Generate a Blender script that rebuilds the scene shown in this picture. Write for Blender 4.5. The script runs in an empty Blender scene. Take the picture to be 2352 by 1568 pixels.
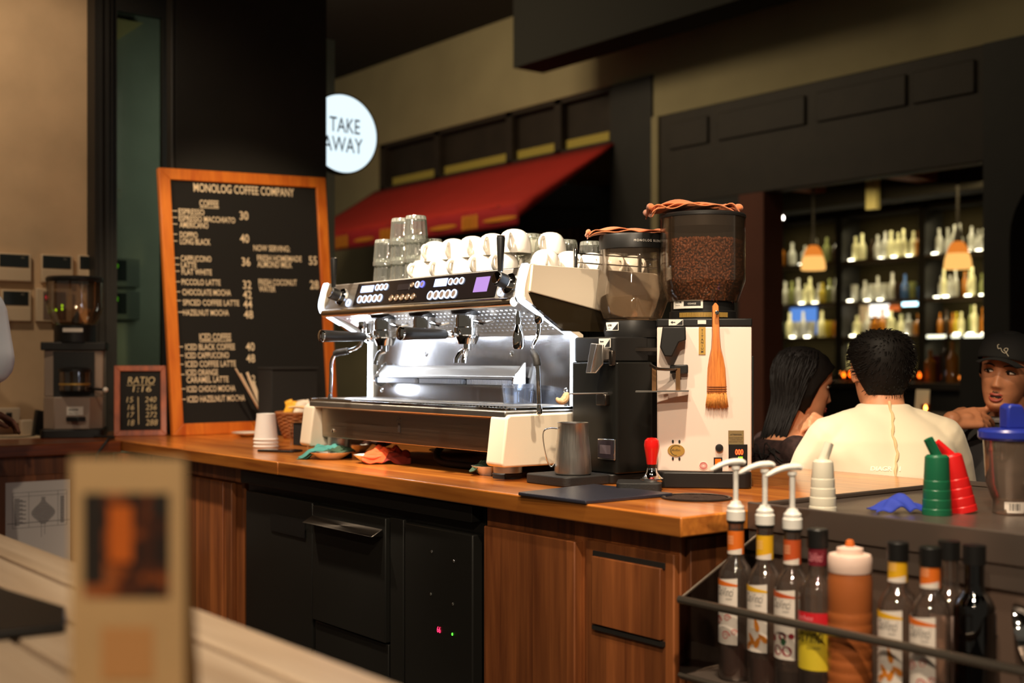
import bpy, bmesh, math, random
from mathutils import Vector, Matrix, Euler
random.seed(7)
S = bpy.context.scene
C = S.collection
PI = math.pi
V = Vector

def lin(c):
    c = c / 255.0
    return c / 12.92 if c <= 0.04045 else ((c + 0.055) / 1.055) ** 2.4
def rgb(r, g, b): return (lin(r), lin(g), lin(b), 1.0)

# ---------------------------------------------------------------- camera
FWD = V((-0.789, 0.614, 0)).normalized()
cam_d = bpy.data.cameras.new('camera')
cam = bpy.data.objects.new('camera', cam_d); C.objects.link(cam)
cam.location = (1.777, -1.818, 1.236)
cam.rotation_euler = (PI / 2, 0, math.atan2(FWD.y, FWD.x) - PI / 2)
cam_d.sensor_width = 36.0
cam_d.lens = 2850.0 / 2352.0 * 36.0
cam_d.shift_y = 46.0 / 2352.0
cam_d.clip_start = 0.05
cam_d.dof.use_dof = True
cam_d.dof.focus_distance = 3.25
cam_d.dof.aperture_fstop = 2.3
S.camera = cam

# ---------------------------------------------------------------- world, exposure
w = bpy.data.worlds.new('night_ambient'); S.world = w; w.use_nodes = True
w.node_tree.nodes['Background'].inputs[0].default_value = (1.0, 0.86, 0.66, 1)
w.node_tree.nodes['Background'].inputs[1].default_value = 0.09
S.view_settings.view_transform = 'Standard'
S.view_settings.look = 'None'
S.view_settings.exposure = 0.0
S.view_settings.gamma = 1.0
S.view_settings.use_curve_mapping = False
S.cycles.transparent_max_bounces = 28
S.cycles.max_bounces = 12
S.cycles.transmission_bounces = 12
S.cycles.glossy_bounces = 5
S.cycles.caustics_reflective = False
S.cycles.caustics_refractive = False
S.cycles.sample_clamp_indirect = 4.0
S.cycles.use_denoising = True

# ---------------------------------------------------------------- room lamps and added fills
def spot(name, loc, target, watts, col=(1.0, 0.80, 0.58), size=70, blend=0.6, r=0.04):
    d = bpy.data.lights.new(name, 'SPOT'); d.energy = watts; d.color = col
    d.spot_size = math.radians(size); d.spot_blend = blend; d.shadow_soft_size = r
    o = bpy.data.objects.new(name, d); C.objects.link(o); o.location = loc
    o.rotation_euler = (V(target) - V(loc)).to_track_quat('-Z', 'Y').to_euler()
    return o
def arealamp(name, loc, target, watts, sx, sy, col=(1.0, 0.76, 0.5)):
    d = bpy.data.lights.new(name, 'AREA'); d.energy = watts; d.color = col
    d.shape = 'RECTANGLE'; d.size = sx; d.size_y = sy
    o = bpy.data.objects.new(name, d); C.objects.link(o); o.location = loc
    o.rotation_euler = (V(target) - V(loc)).to_track_quat('-Z', 'Y').to_euler()
    return o
spot('ceiling_spot_machine', (-0.95, -0.70, 2.85), (-1.2, 0.40, 1.45), 420, size=44, col=(1.0, 0.85, 0.66))
spot('ceiling_spot_grinder', (-0.25, -0.85, 2.85), (-0.4, 0.55, 1.2), 85, size=44)
spot('ceiling_spot_worktop', (-2.2, -0.65, 2.85), (-2.1, 0.3, 0.95), 230, size=62)
spot('ceiling_spot_bench', (0.35, -0.15, 2.85), (-0.1, 0.45, 0.95), 175, size=56)
spot('ceiling_spot_guests', (0.2, 0.35, 2.85), (-0.27, 1.42, 1.0), 95, size=29, col=(1.0, 0.82, 0.56))
spot('ceiling_spot_board', (-1.75, -0.05, 2.85), (-3.3, 0.70, 1.5), 150, size=42, col=(1.0, 0.74, 0.46))
spot('ceiling_spot_left_wall', (-2.9, -0.9, 2.85), (-3.85, -0.1, 2.0), 42, size=90, col=(1.0, 0.78, 0.54))
spot('ceiling_spot_table', (1.9, -2.3, 2.65), (0.3, -1.35, 0.9), 150, size=80, col=(1.0, 0.80, 0.58))
spot('ceiling_spot_rack', (1.3, -1.2, 2.75), (0.1, 0.2, 1.0), 165, size=85, col=(1.0, 0.80, 0.58))
arealamp('facade_fill', (-6.5, 2.2, 3.9), (-6.8, 5.0, 3.3), 8, 5.0, 0.4, col=(1.0, 0.80, 0.48))  # added unseen lamp, brightens the olive shopfront
arealamp('facade_fill_right', (-2.6, 2.8, 4.1), (-2.8, 5.0, 3.5), 6, 4.0, 0.4, col=(1.0, 0.80, 0.48))  # second added lamp, lifts the dark right part of the shopfront
arealamp('awning_fill', (-6.0, 1.9, 4.0), (-7.0, 4.2, 2.5), 42, 1.5, 0.4, col=(1.0, 0.78, 0.5))  # added unseen lamp aimed at the awning canvas and its marks
arealamp('side_room_fill', (-3.6, 0.95, 1.9), (-4.2, 0.40, 1.7), 3.2, 0.15, 1.6, col=(0.96, 1.0, 0.86))  # added lamp hidden behind the black panel, lights the grey-green wall
arealamp('bar_ceiling_lamp', (-4.6, 6.6, 2.6), (-4.8, 7.2, 0.0), 16, 3.0, 0.6, col=(1.0, 0.72, 0.34))

# ---------------------------------------------------------------- materials
MATS = {}
def _new(name):
    m = bpy.data.materials.new(name); m.use_nodes = True
    return m, m.node_tree.nodes, m.node_tree.links, m.node_tree.nodes['Principled BSDF']
def mat(name, col, rough=0.5, metal=0.0, spec=0.5, emis=None, estr=0.0, coat=0.0, trans=0.0, ior=1.45,
        var=0.0, vscale=8.0, bump=0.0, bscale=60.0, sss=0.0, rvar=0.0, stretch=None, sheen=0.0, alpha=1.0):
    if name in MATS: return MATS[name]
    m, N, L, B = _new(name)
    c = rgb(*col)
    B.inputs['Base Color'].default_value = c
    B.inputs['Roughness'].default_value = rough
    B.inputs['Metallic'].default_value = metal
    B.inputs['Specular IOR Level'].default_value = spec
    B.inputs['IOR'].default_value = ior
    B.inputs['Coat Weight'].default_value = coat
    B.inputs['Transmission Weight'].default_value = trans
    B.inputs['Sheen Weight'].default_value = sheen
    B.inputs['Alpha'].default_value = alpha
    if sss:
        B.inputs['Subsurface Weight'].default_value = sss
        B.inputs['Subsurface Radius'].default_value = (0.012, 0.005, 0.003)
        B.inputs['Subsurface Scale'].default_value = 0.6
    if emis:
        B.inputs['Emission Color'].default_value = rgb(*emis)
        B.inputs['Emission Strength'].default_value = estr
    if var or bump or rvar:
        tc = N.new('ShaderNodeTexCoord')
        src = tc.outputs['Object']
        if stretch:
            mp = N.new('ShaderNodeMapping'); mp.inputs['Scale'].default_value = stretch
            L.new(src, mp.inputs['Vector']); src = mp.outputs['Vector']
        if var or rvar:
            n = N.new('ShaderNodeTexNoise'); n.inputs['Scale'].default_value = vscale
            n.inputs['Detail'].default_value = 5.0; L.new(src, n.inputs['Vector'])
        if var:
            mx = N.new('ShaderNodeMix'); mx.data_type = 'RGBA'
            mx.inputs[6].default_value = tuple(x * (1 - var) for x in c[:3]) + (1,)
            mx.inputs[7].default_value = tuple(min(1, x * (1 + var)) for x in c[:3]) + (1,)
            rp = N.new('ShaderNodeValToRGB'); rp.color_ramp.elements[0].position = 0.3; rp.color_ramp.elements[1].position = 0.7
            L.new(n.outputs['Fac'], rp.inputs['Fac']); L.new(rp.outputs['Color'], mx.inputs[0])
            L.new(mx.outputs[2], B.inputs['Base Color'])
        if rvar:
            mr = N.new('ShaderNodeMapRange'); mr.inputs[3].default_value = max(0.02, rough - rvar); mr.inputs[4].default_value = rough + rvar
            L.new(n.outputs['Fac'], mr.inputs[0]); L.new(mr.outputs[0], B.inputs['Roughness'])
        if bump:
            n2 = N.new('ShaderNodeTexNoise'); n2.inputs['Scale'].default_value = bscale; n2.inputs['Detail'].default_value = 4
            L.new(src, n2.inputs['Vector'])
            bp = N.new('ShaderNodeBump'); bp.inputs['Strength'].default_value = bump; bp.inputs['Distance'].default_value = 0.004
            L.new(n2.outputs['Fac'], bp.inputs['Height']); L.new(bp.outputs['Normal'], B.inputs['Normal'])
    MATS[name] = m
    return m

def wood(name, light, dark, grain='x', across='y', width=0.12, rough=0.4, coat=0.0, seam=0.35, gscale=1.0, spread=0.35):
    """planks running along one object axis: per-plank tone, stretched grain, thin seams"""
    if name in MATS: return MATS[name]
    m, N, L, B = _new(name)
    tc = N.new('ShaderNodeTexCoord'); sp = N.new('ShaderNodeSeparateXYZ'); L.new(tc.outputs['Object'], sp.inputs[0])
    ax = {'x': 0, 'y': 1, 'z': 2}
    dv = N.new('ShaderNodeMath'); dv.operation = 'DIVIDE'; dv.inputs[1].default_value = width
    L.new(sp.outputs[ax[across]], dv.inputs[0])
    fl = N.new('ShaderNodeMath'); fl.operation = 'FLOOR'; L.new(dv.outputs[0], fl.inputs[0])
    fr = N.new('ShaderNodeMath'); fr.operation = 'FRACT'; L.new(dv.outputs[0], fr.inputs[0])
    wn = N.new('ShaderNodeTexWhiteNoise'); wn.noise_dimensions = '1D'; L.new(fl.outputs[0], wn.inputs['W'])
    sc = [14.0 * gscale] * 3; sc[ax[grain]] = 1.1 * gscale
    mp = N.new('ShaderNodeMapping'); mp.inputs['Scale'].default_value = sc
    L.new(tc.outputs['Object'], mp.inputs['Vector'])
    ad = N.new('ShaderNodeVectorMath'); ad.operation = 'ADD'
    L.new(mp.outputs['Vector'], ad.inputs[0]); 
    mu = N.new('ShaderNodeVectorMath'); mu.operation = 'SCALE'; mu.inputs['Scale'].default_value = 17.0
    L.new(wn.outputs['Color'], mu.inputs[0]); L.new(mu.outputs[0], ad.inputs[1])
    n1 = N.new('ShaderNodeTexNoise'); n1.inputs['Scale'].default_value = 1.0; n1.inputs['Detail'].default_value = 3; n1.inputs['Distortion'].default_value = 1.2
    L.new(ad.outputs[0], n1.inputs['Vector'])
    n2 = N.new('ShaderNodeTexNoise'); n2.inputs['Scale'].default_value = 7.0; n2.inputs['Detail'].default_value = 2
    L.new(ad.outputs[0], n2.inputs['Vector'])
    ml = N.new('ShaderNodeMath'); ml.operation = 'MULTIPLY'; ml.inputs[1].default_value = 0.3; L.new(n2.outputs['Fac'], ml.inputs[0])
    sm = N.new('ShaderNodeMath'); sm.operation = 'ADD'; L.new(n1.outputs['Fac'], sm.inputs[0]); L.new(ml.outputs[0], sm.inputs[1])
    rp = N.new('ShaderNodeValToRGB'); rp.color_ramp.elements[0].position = 0.38; rp.color_ramp.elements[1].position = 0.86
    rp.color_ramp.elements[0].color = rgb(*light); rp.color_ramp.elements[1].color = rgb(*dark)
    L.new(sm.outputs[0], rp.inputs['Fac'])
    hs = N.new('ShaderNodeHueSaturation')
    mr = N.new('ShaderNodeMapRange'); mr.inputs[3].default_value = 1 - spread; mr.inputs[4].default_value = 1 + spread * 0.7
    L.new(wn.outputs['Value'], mr.inputs[0]); L.new(mr.outputs[0], hs.inputs['Value']); L.new(rp.outputs['Color'], hs.inputs['Color'])
    # seam mask
    pp = N.new('ShaderNodeMath'); pp.operation = 'PINGPONG'; pp.inputs[1].default_value = 0.5; L.new(fr.outputs[0], pp.inputs[0])
    gt = N.new('ShaderNodeMapRange'); gt.inputs[1].default_value = 0.0; gt.inputs[2].default_value = 0.012 / max(width, .02) * 0.1
    gt.inputs[3].default_value = 1 - seam; gt.inputs[4].default_value = 1.0; L.new(pp.outputs[0], gt.inputs[0])
    mx = N.new('ShaderNodeMix'); mx.data_type = 'RGBA'; mx.blend_type = 'MULTIPLY'; mx.inputs[0].default_value = 1.0
    L.new(hs.outputs['Color'], mx.inputs[6]); L.new(gt.outputs[0], mx.inputs[7])
    L.new(mx.outputs[2], B.inputs['Base Color'])
    B.inputs['Roughness'].default_value = rough; B.inputs['Coat Weight'].default_value = coat; B.inputs['Coat Roughness'].default_value = 0.12
    bp = N.new('ShaderNodeBump'); bp.inputs['Strength'].default_value = 0.12; bp.inputs['Distance'].default_value = 0.002
    L.new(sm.outputs[0], bp.inputs['Height']); L.new(bp.outputs['Normal'], B.inputs['Normal'])
    MATS[name] = m
    return m

def thin_glass(name, tint=(255, 255, 255), gloss=0.12, rough=0.03, haze=0.0, hazecol=(230, 220, 200)):
    """thin-walled clear plastic or glass: see-through with a fresnel sheen, no bending of light"""
    if name in MATS: return MATS[name]
    m, N, L, B = _new(name)
    out = N['Material Output']; N.remove(B)
    tr = N.new('ShaderNodeBsdfTransparent'); tr.inputs[0].default_value = rgb(*tint)
    gl = N.new('ShaderNodeBsdfGlossy'); gl.inputs['Roughness'].default_value = rough
    lw = N.new('ShaderNodeLayerWeight'); lw.inputs['Blend'].default_value = 0.25
    mr = N.new('ShaderNodeMapRange'); mr.inputs[3].default_value = gloss * 0.5; mr.inputs[4].default_value = min(0.9, gloss * 5)
    L.new(lw.outputs['Fresnel'], mr.inputs[0])
    mx = N.new('ShaderNodeMixShader'); L.new(mr.outputs[0], mx.inputs[0]); L.new(tr.outputs[0], mx.inputs[1]); L.new(gl.outputs[0], mx.inputs[2])
    fin = mx
    if haze:
        df = N.new('ShaderNodeBsdfDiffuse'); df.inputs[0].default_value = rgb(*hazecol)
        m2 = N.new('ShaderNodeMixShader'); m2.inputs[0].default_value = haze
        L.new(mx.outputs[0], m2.inputs[1]); L.new(df.outputs[0], m2.inputs[2]); fin = m2
    L.new(fin.outputs[0], out.inputs[0])
    MATS[name] = m
    return m

def glow(name, col, strength):
    if name in MATS: return MATS[name]
    m, N, L, B = _new(name); out = N['Material Output']; N.remove(B)
    e = N.new('ShaderNodeEmission'); e.inputs[0].default_value = rgb(*col); e.inputs[1].default_value = strength
    L.new(e.outputs[0], out.inputs[0]); MATS[name] = m
    return m

def brushed(name, col, rough=0.28, axis='x', aniso=0.6, streak=0.1):
    if name in MATS: return MATS[name]
    m, N, L, B = _new(name)
    B.inputs['Base Color'].default_value = rgb(*col); B.inputs['Metallic'].default_value = 1.0
    B.inputs['Anisotropic'].default_value = aniso
    tc = N.new('ShaderNodeTexCoord'); mp = N.new('ShaderNodeMapping')
    sc = {'x': (2, 260, 260), 'y': (260, 2, 260), 'z': (260, 260, 2)}[axis]; mp.inputs['Scale'].default_value = sc
    L.new(tc.outputs['Object'], mp.inputs['Vector'])
    n = N.new('ShaderNodeTexNoise'); n.inputs['Scale'].default_value = 1.0; n.inputs['Detail'].default_value = 2; L.new(mp.outputs['Vector'], n.inputs['Vector'])
    mr = N.new('ShaderNodeMapRange'); mr.inputs[3].default_value = rough - streak; mr.inputs[4].default_value = rough + streak
    L.new(n.outputs['Fac'], mr.inputs[0]); L.new(mr.outputs[0], B.inputs['Roughness'])
    MATS[name] = m
    return m

# ---------------------------------------------------------------- mesh helpers
def spl(pts, k=6, closed=False):
    """smooth curve through the points"""
    P = [V(p) for p in pts]; n = len(P); out = []
    segs = n if closed else n - 1
    for i in range(segs):
        p1, p2 = P[i], P[(i + 1) % n]
        p0 = P[i - 1] if (closed or i > 0) else p1 * 2 - p2
        p3 = P[(i + 2) % n] if (closed or i + 2 < n) else p2 * 2 - p1
        for j in range(k):
            t = j / k
            out.append(0.5 * ((2 * p1) + (p2 - p0) * t + (2 * p0 - 5 * p1 + 4 * p2 - p3) * t * t + (3 * p1 - p0 - 3 * p2 + p3) * t ** 3))
    if not closed: out.append(P[-1].copy())
    return out
def interp(xs, ys, x):
    if x <= xs[0]: return ys[0]
    for i in range(len(xs) - 1):
        if x <= xs[i + 1]:
            t = (x - xs[i]) / (xs[i + 1] - xs[i]); return ys[i] + (ys[i + 1] - ys[i]) * t
    return ys[-1]
def frame_for(d):
    d = V(d).normalized(); u = V((0, 0, 1)) if abs(d.z) < 0.9 else V((1, 0, 0))
    a = u.cross(d).normalized(); return a, d.cross(a).normalized(), d
def wmat(o):
    M = o.matrix_basis.copy()
    while o.parent: o = o.parent; M = o.matrix_basis @ M
    return M
def TR(loc=(0, 0, 0), rz=0, rx=0, ry=0, s=1):
    return Matrix.Translation(V(loc)) @ Euler((rx, ry, rz)).to_matrix().to_4x4() @ (Matrix.Scale(s, 4) if not hasattr(s, '__len__') else Matrix.Diagonal((*s, 1)))

class MB:
    def __init__(s, M=None): s.v = []; s.f = []; s.M = M or Matrix()
    def add(s, vs, fs):
        k = len(s.v); s.v += [s.M @ V(p) for p in vs]; s.f += [[i + k for i in f] for f in fs]; return s
    def box(s, x0, x1, y0, y1, z0, z1):
        vs = [(x, y, z) for x in (x0, x1) for y in (y0, y1) for z in (z0, z1)]
        return s.add(vs, [(0, 1, 3, 2), (4, 6, 7, 5), (0, 4, 5, 1), (2, 3, 7, 6), (0, 2, 6, 4), (1, 5, 7, 3)])
    def cbox(s, c, d, R=None):
        R = R or Matrix(); vs = []
        for x in (-.5, .5):
            for y in (-.5, .5):
                for z in (-.5, .5): vs.append(V(c) + (R.to_3x3() @ V((x * d[0], y * d[1], z * d[2]))))
        return s.add(vs, [(0, 1, 3, 2), (4, 6, 7, 5), (0, 4, 5, 1), (2, 3, 7, 6), (0, 2, 6, 4), (1, 5, 7, 3)])
    def prism(s, poly, a0, a1, ax='x'):
        """extrude a 2D outline along an axis; outline coords are the other two axes in order"""
        n = len(poly)
        def P(p, a): return {'x': (a, p[0], p[1]), 'y': (p[0], a, p[1]), 'z': (p[0], p[1], a)}[ax]
        vs = [P(p, a0) for p in poly] + [P(p, a1) for p in poly]
        fs = [list(range(n))[::-1], list(range(n, 2 * n))] + [(i, (i + 1) % n, n + (i + 1) % n, n + i) for i in range(n)]
        return s.add(vs, fs)
    def lathe(s, prof, n=32, c=(0, 0, 0), axis=(0, 0, 1), fn=None, a0=0.0, a1=2 * PI):
        A, B, D = frame_for(axis); c = V(c); rings = []; vs = []; fs = []; full = abs(a1 - a0 - 2 * PI) < 1e-6
        m = n if full else n + 1
        for r, z in prof:
            if r < 1e-6: rings.append([len(vs)]); vs.append(c + D * z)
            else:
                k = len(vs); rings.append(list(range(k, k + m)))
                for i in range(m):
                    a = a0 + (a1 - a0) * i / n; q = fn(a, z) if fn else 1.0
                    vs.append(c + (A * math.cos(a) + B * math.sin(a)) * r * q + D * z)
        for r1, r2 in zip(rings, rings[1:]):
            for i in range(n):
                j = (i + 1) % m
                if len(r1) == 1 and len(r2) == 1: continue
                if len(r1) == 1: fs.append((r1[0], r2[j], r2[i]))
                elif len(r2) == 1: fs.append((r1[i], r1[j], r2[0]))
                else: fs.append((r1[i], r1[j], r2[j], r2[i]))
        return s.add(vs, fs)
    def cyl(s, p, q, r, r2=None, n=20):
        p, q = V(p), V(q); L = (q - p).length; r2 = r if r2 is None else r2
        return s.lathe([(0, 0), (r, 0), (r2, L), (0, L)], n, p, q - p)
    def tube(s, pts, r, n=10, cap=True, flat=None, closed=False, up=None):
        P = [V(p) for p in pts]; m = len(P); R = r if hasattr(r, '__len__') else [r] * m
        vs = []; fs = []; prev = None
        for i in range(m):
            a = P[i - 1] if (i or closed) else P[i]; b = P[(i + 1) % m] if (i < m - 1 or closed) else P[i]
            d = (b - a); d = d.normalized() if d.length > 1e-9 else V((0, 0, 1))
            if prev is None:
                A, B, _ = frame_for(d)
                if up is not None:
                    A = V(up).cross(d)
                    A = A.normalized() if A.length > 1e-6 else frame_for(d)[0]
            else:
                A = prev - d * prev.dot(d); A = A.normalized() if A.length > 1e-6 else frame_for(d)[0]
            prev = A; B = d.cross(A)
            for k in range(n):
                t = 2 * PI * k / n; vs.append(P[i] + A * math.cos(t) * R[i] + B * math.sin(t) * R[i] * (flat or 1.0))
        for i in range(m if closed else m - 1):
            for k in range(n):
                i2 = (i + 1) % m; fs.append((i * n + k, i * n + (k + 1) % n, i2 * n + (k + 1) % n, i2 * n + k))
        if cap and not closed: fs.append(list(range(n))[::-1]); fs.append([(m - 1) * n + k for k in range(n)])
        return s.add(vs, fs)
    def ell(s, c, r, R=None, nu=20, nv=12):
        r = r if hasattr(r, '__len__') else (r, r, r); R = (R or Matrix()).to_3x3(); vs = []; fs = []
        for j in range(nv + 1):
            p = PI * j / nv
            if j in (0, nv): vs.append(V(c) + R @ V((0, 0, r[2] * math.cos(p)))); continue
            for i in range(nu):
                a = 2 * PI * i / nu; vs.append(V(c) + R @ V((r[0] * math.sin(p) * math.cos(a), r[1] * math.sin(p) * math.sin(a), r[2] * math.cos(p))))
        for i in range(nu): fs.append((0, 1 + i, 1 + (i + 1) % nu))
        for j in range(nv - 2):
            for i in range(nu):
                a = 1 + j * nu; fs.append((a + i, a + nu + i, a + nu + (i + 1) % nu, a + (i + 1) % nu))
        l = len(vs) - 1; a = 1 + (nv - 2) * nu
        for i in range(nu): fs.append((a + i, l, a + (i + 1) % nu))
        return s.add(vs, fs)
    def grid(s, fn, nu, nv, cu=False):
        vs = [fn(i / (nu if cu else nu - 1), j / (nv - 1)) for j in range(nv) for i in range(nu)]; fs = []
        for j in range(nv - 1):
            for i in range(nu if cu else nu - 1):
                i2 = (i + 1) % nu; fs.append((j * nu + i, j * nu + i2, (j + 1) * nu + i2, (j + 1) * nu + i))
        return s.add(vs, fs)
    def rbox(s, x0, x1, y0, y1, z0, z1, r, n=5, taper=0.0):
        """box with rounded vertical edges"""
        def ring(z, t):
            o = []
            for cx, cy, a in ((x1 - r - t, y1 - r - t, 0), (x0 + r + t, y1 - r - t, PI / 2), (x0 + r + t, y0 + r + t, PI), (x1 - r - t, y0 + r + t, 1.5 * PI)):
                for i in range(n + 1): o.append((cx + r * math.cos(a + PI / 2 * i / n), cy + r * math.sin(a + PI / 2 * i / n), z))
            return o
        a, b = ring(z0, 0), ring(z1, taper); k = len(a)
        return s.add(a + b, [list(range(k))[::-1], list(range(k, 2 * k))] + [(i, (i + 1) % k, k + (i + 1) % k, k + i) for i in range(k)])
    def text(s, body, size, fn, sx=1.0, shear=0.0, bold=0.0, align='LEFT', ext=0.0, space=1.0):
        cu = bpy.data.curves.new('t', 'FONT'); cu.body = body; cu.size = size; cu.shear = shear; cu.offset = bold * size
        cu.align_x = align; cu.resolution_u = 3; cu.extrude = ext; cu.space_character = space
        ob = bpy.data.objects.new('t', cu); me = ob.to_mesh()
        vs = [V(fn(v.co.x * sx, v.co.y, v.co.z)) for v in me.vertices]; fs = [tuple(p.vertices) for p in me.polygons]
        ob.to_mesh_clear(); bpy.data.objects.remove(ob); bpy.data.curves.remove(cu)
        return s.add(vs, fs)
    def fit(s, body, fn, bold=0.03, shear=0.0):
        """lettering stretched to fill the unit square that fn maps onto a surface"""
        k = len(s.v); t = MB().text(body, 1.0, lambda x, y, z: (x, y, z), bold=bold, shear=shear)
        xs = [p.x for p in t.v]; ys = [p.y for p in t.v]; x0, x1, y0, y1 = min(xs), max(xs), min(ys), max(ys)
        return s.add([fn((p.x - x0) / (x1 - x0), (p.y - y0) / (y1 - y0)) for p in t.v], t.f)
    def mesh(s, name):
        me = bpy.data.meshes.new(name); me.from_pydata([tuple(p) for p in s.v], [], s.f); me.update(); return me
    def build(s, name, m, parent=None, smooth=35, bevel=0.0, seg=2, sub=0, solid=0.0, fix=True, label=None):
        me = s.mesh(name)
        if parent is not None: me.transform(wmat(parent).inverted())
        if fix:
            bm = bmesh.new(); bm.from_mesh(me); bmesh.ops.recalc_face_normals(bm, faces=bm.faces); bm.to_mesh(me); bm.free()
        me.materials.append(m)
        if smooth:
            for p in me.polygons: p.use_smooth = True
            if smooth < 180: me.set_sharp_from_angle(angle=math.radians(smooth))
        o = bpy.data.objects.new(name, me); C.objects.link(o)
        if parent is not None: o.parent = parent
        if solid: d = o.modifiers.new('solid', 'SOLIDIFY'); d.thickness = solid; d.offset = 0
        if bevel: b = o.modifiers.new('bevel', 'BEVEL'); b.width = bevel; b.segments = seg; b.limit_method = 'ANGLE'; b.angle_limit = math.radians(40)
        if sub: u = o.modifiers.new('sub', 'SUBSURF'); u.levels = sub; u.render_levels = sub
        if label: o['label'] = label
        return o

def tag(o, label, cat, group=None, kind=None):
    o['label'] = label; o['category'] = cat
    if group: o['group'] = group
    if kind: o['kind'] = kind
    return o
def thing(name, label, cat, loc=(0, 0, 0), rz=0, group=None):
    o = bpy.data.objects.new(name, None); C.objects.link(o); o.empty_display_size = 0.05
    o.location = loc; o.rotation_euler = (0, 0, rz)
    return tag(o, label, cat, group)
def struct(name, mb, m, parent=None, **k):
    o = mb.build(name, m, parent, **k)
    if parent is None: o['kind'] = 'structure'
    return o
def copy_tree(o, parent=None):
    c = o.copy(); C.objects.link(c)
    if parent: c.parent = parent
    for ch in list(o.children): copy_tree(ch, c)
    return c
def place(o, loc, rz=0.0, rx=0.0, ry=0.0):
    o.location = loc; o.rotation_euler = (rx, ry, rz); return o
def box1(x0, x1, y0, y1, z0, z1): return MB().box(x0, x1, y0, y1, z0, z1)
ORD = ['first', 'second', 'third', 'fourth', 'fifth', 'sixth', 'seventh', 'eighth', 'ninth', 'tenth', 'eleventh', 'twelfth']

# where a point seen in the photograph stands, once its height, depth or plane is known
RT = V((FWD.y, -FWD.x, 0)); CAMP = V(cam.location)
def ray(px, py): return FWD + RT * ((px - 1176) / 2850) + V((0, 0, 1)) * ((830 - py) / 2850)
def atd(px, py, D): return CAMP + ray(px, py) * D
def atz(px, py, z): r = ray(px, py); return CAMP + r * ((z - CAMP.z) / r.z)
def aty(px, py, y): r = ray(px, py); return CAMP + r * ((y - CAMP.y) / r.y)
def atx(px, py, x): r = ray(px, py); return CAMP + r * ((x - CAMP.x) / r.x)

# shared materials
m_black = mat('black_paint', (36, 34, 31), 0.6, var=0.15, vscale=5)
m_blackwall = mat('black_wall_paint', (38, 37, 34), 0.85, var=0.12, vscale=4)
m_plastic_black = mat('black_plastic', (24, 23, 22), 0.42, spec=.4)
m_rubber = mat('black_rubber', (32, 31, 31), 0.6, bump=0.2, bscale=200)
m_steel = brushed('brushed_steel', (206, 202, 196), 0.36, 'x')
m_steel_z = brushed('brushed_steel_upright', (206, 202, 196), 0.34, 'z')
m_chrome = mat('chrome', (225, 224, 222), 0.06, 1.0)
m_dsteel = brushed('dark_steel', (92, 86, 80), 0.33, 'x')
m_brass = mat('brass_plate', (190, 152, 76), 0.4, 0.45)
m_white_pl = mat('white_plastic', (235, 232, 225), 0.35)
m_cream = mat('cream_enamel', (232, 218, 196), 0.32, coat=0.3, bump=0.03, bscale=300)
m_porcelain = mat('white_porcelain', (240, 234, 224), 0.16, coat=0.5)
m_bed = wood('worktop_wood', (226, 142, 58), (150, 76, 26), 'x', 'y', 0.16, 0.3, 0.5, 0.45, 1.0, 0.22)
m_bed_left = wood('left_worktop_wood', (176, 90, 40), (112, 52, 22), 'y', 'x', 0.16, 0.34, 0.4, 0.4, 1.0, 0.2)
m_cab = wood('cabinet_wood', (176, 104, 54), (110, 58, 28), 'z', 'x', 0.062, 0.5, 0.1, 0.3, 0.9, 0.3)
m_cab_y = wood('cabinet_wood_side', (150, 90, 48), (92, 50, 26), 'z', 'y', 0.07, 0.5, 0.1, 0.4, 0.9, 0.3)

# ================================================================ SETTING
m_plaster = mat('stained_plaster', (206, 176, 140), 0.9, var=0.16, vscale=2.6, bump=0.12, bscale=25)
m_olive = mat('olive_plaster', (150, 140, 108), 0.9, var=0.12, vscale=1.5)
m_floor = mat('dark_floor_concrete', (64, 58, 52), 0.5, var=0.25, vscale=3)
m_green = mat('grey_green_wall', (138, 144, 130), 0.8, var=0.12, vscale=3)
m_dark = mat('dark_ceiling', (32, 31, 27), 0.9)
m_darkwood = mat('dark_stained_wood', (44, 36, 28), 0.6, var=0.2, vscale=6)
m_brownred = mat('brown_red_paint', (104, 58, 42), 0.7, var=0.1, vscale=4)

struct('floor', box1(-13, 4.5, -4, 9, -0.1, 0), m_floor)
struct('wall_left', box1(-3.95, -3.85, -3.6, 0.125, 0, 3.0), m_plaster)
struct('trim_1', MB().box(-3.85, -3.75, 0.118, 0.20, 0, 3.0).box(-3.749, -3.74, 0.135, 0.15, 0, 3.0).box(-3.749, -3.74, 0.165, 0.18, 0, 3.0), m_black)
struct('window_1', MB().box(-3.79, -3.775, 0.20, 0.60, 0.93, 2.83), thin_glass('green_tinted_pane', (226, 232, 224), 0.10, 0.02))
struct('trim_2', MB().box(-3.8, -3.765, 0.20, 0.225, 0.92, 2.83).box(-3.8, -3.765, 0.44, 0.47, 0.92, 2.83).box(-3.8, -3.765, 0.2, 0.5, 2.83, 3.0), m_black)
struct('wall_back', box1(-4.3, -4.2, 0.125, 1.6, 0, 3.0), m_green)
struct('wall_right', MB().box(-3.52, -3.47, 0.382, 1.137, 0.0, 3.0), m_blackwall)
struct('trim_3', MB().box(-3.535, -3.475, 0.362, 0.382, 0.92, 3.0), m_black, bevel=0.006)
struct('ceiling', MB().box(-4.3, -2.2, -3.6, 1.14, 3.0, 3.1).box(-2.2, 2.5, -3.6, 0.6, 3.0, 3.1).box(-13, 4.5, 0.6, 5.0, 4.32, 4.42), m_dark)

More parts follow.
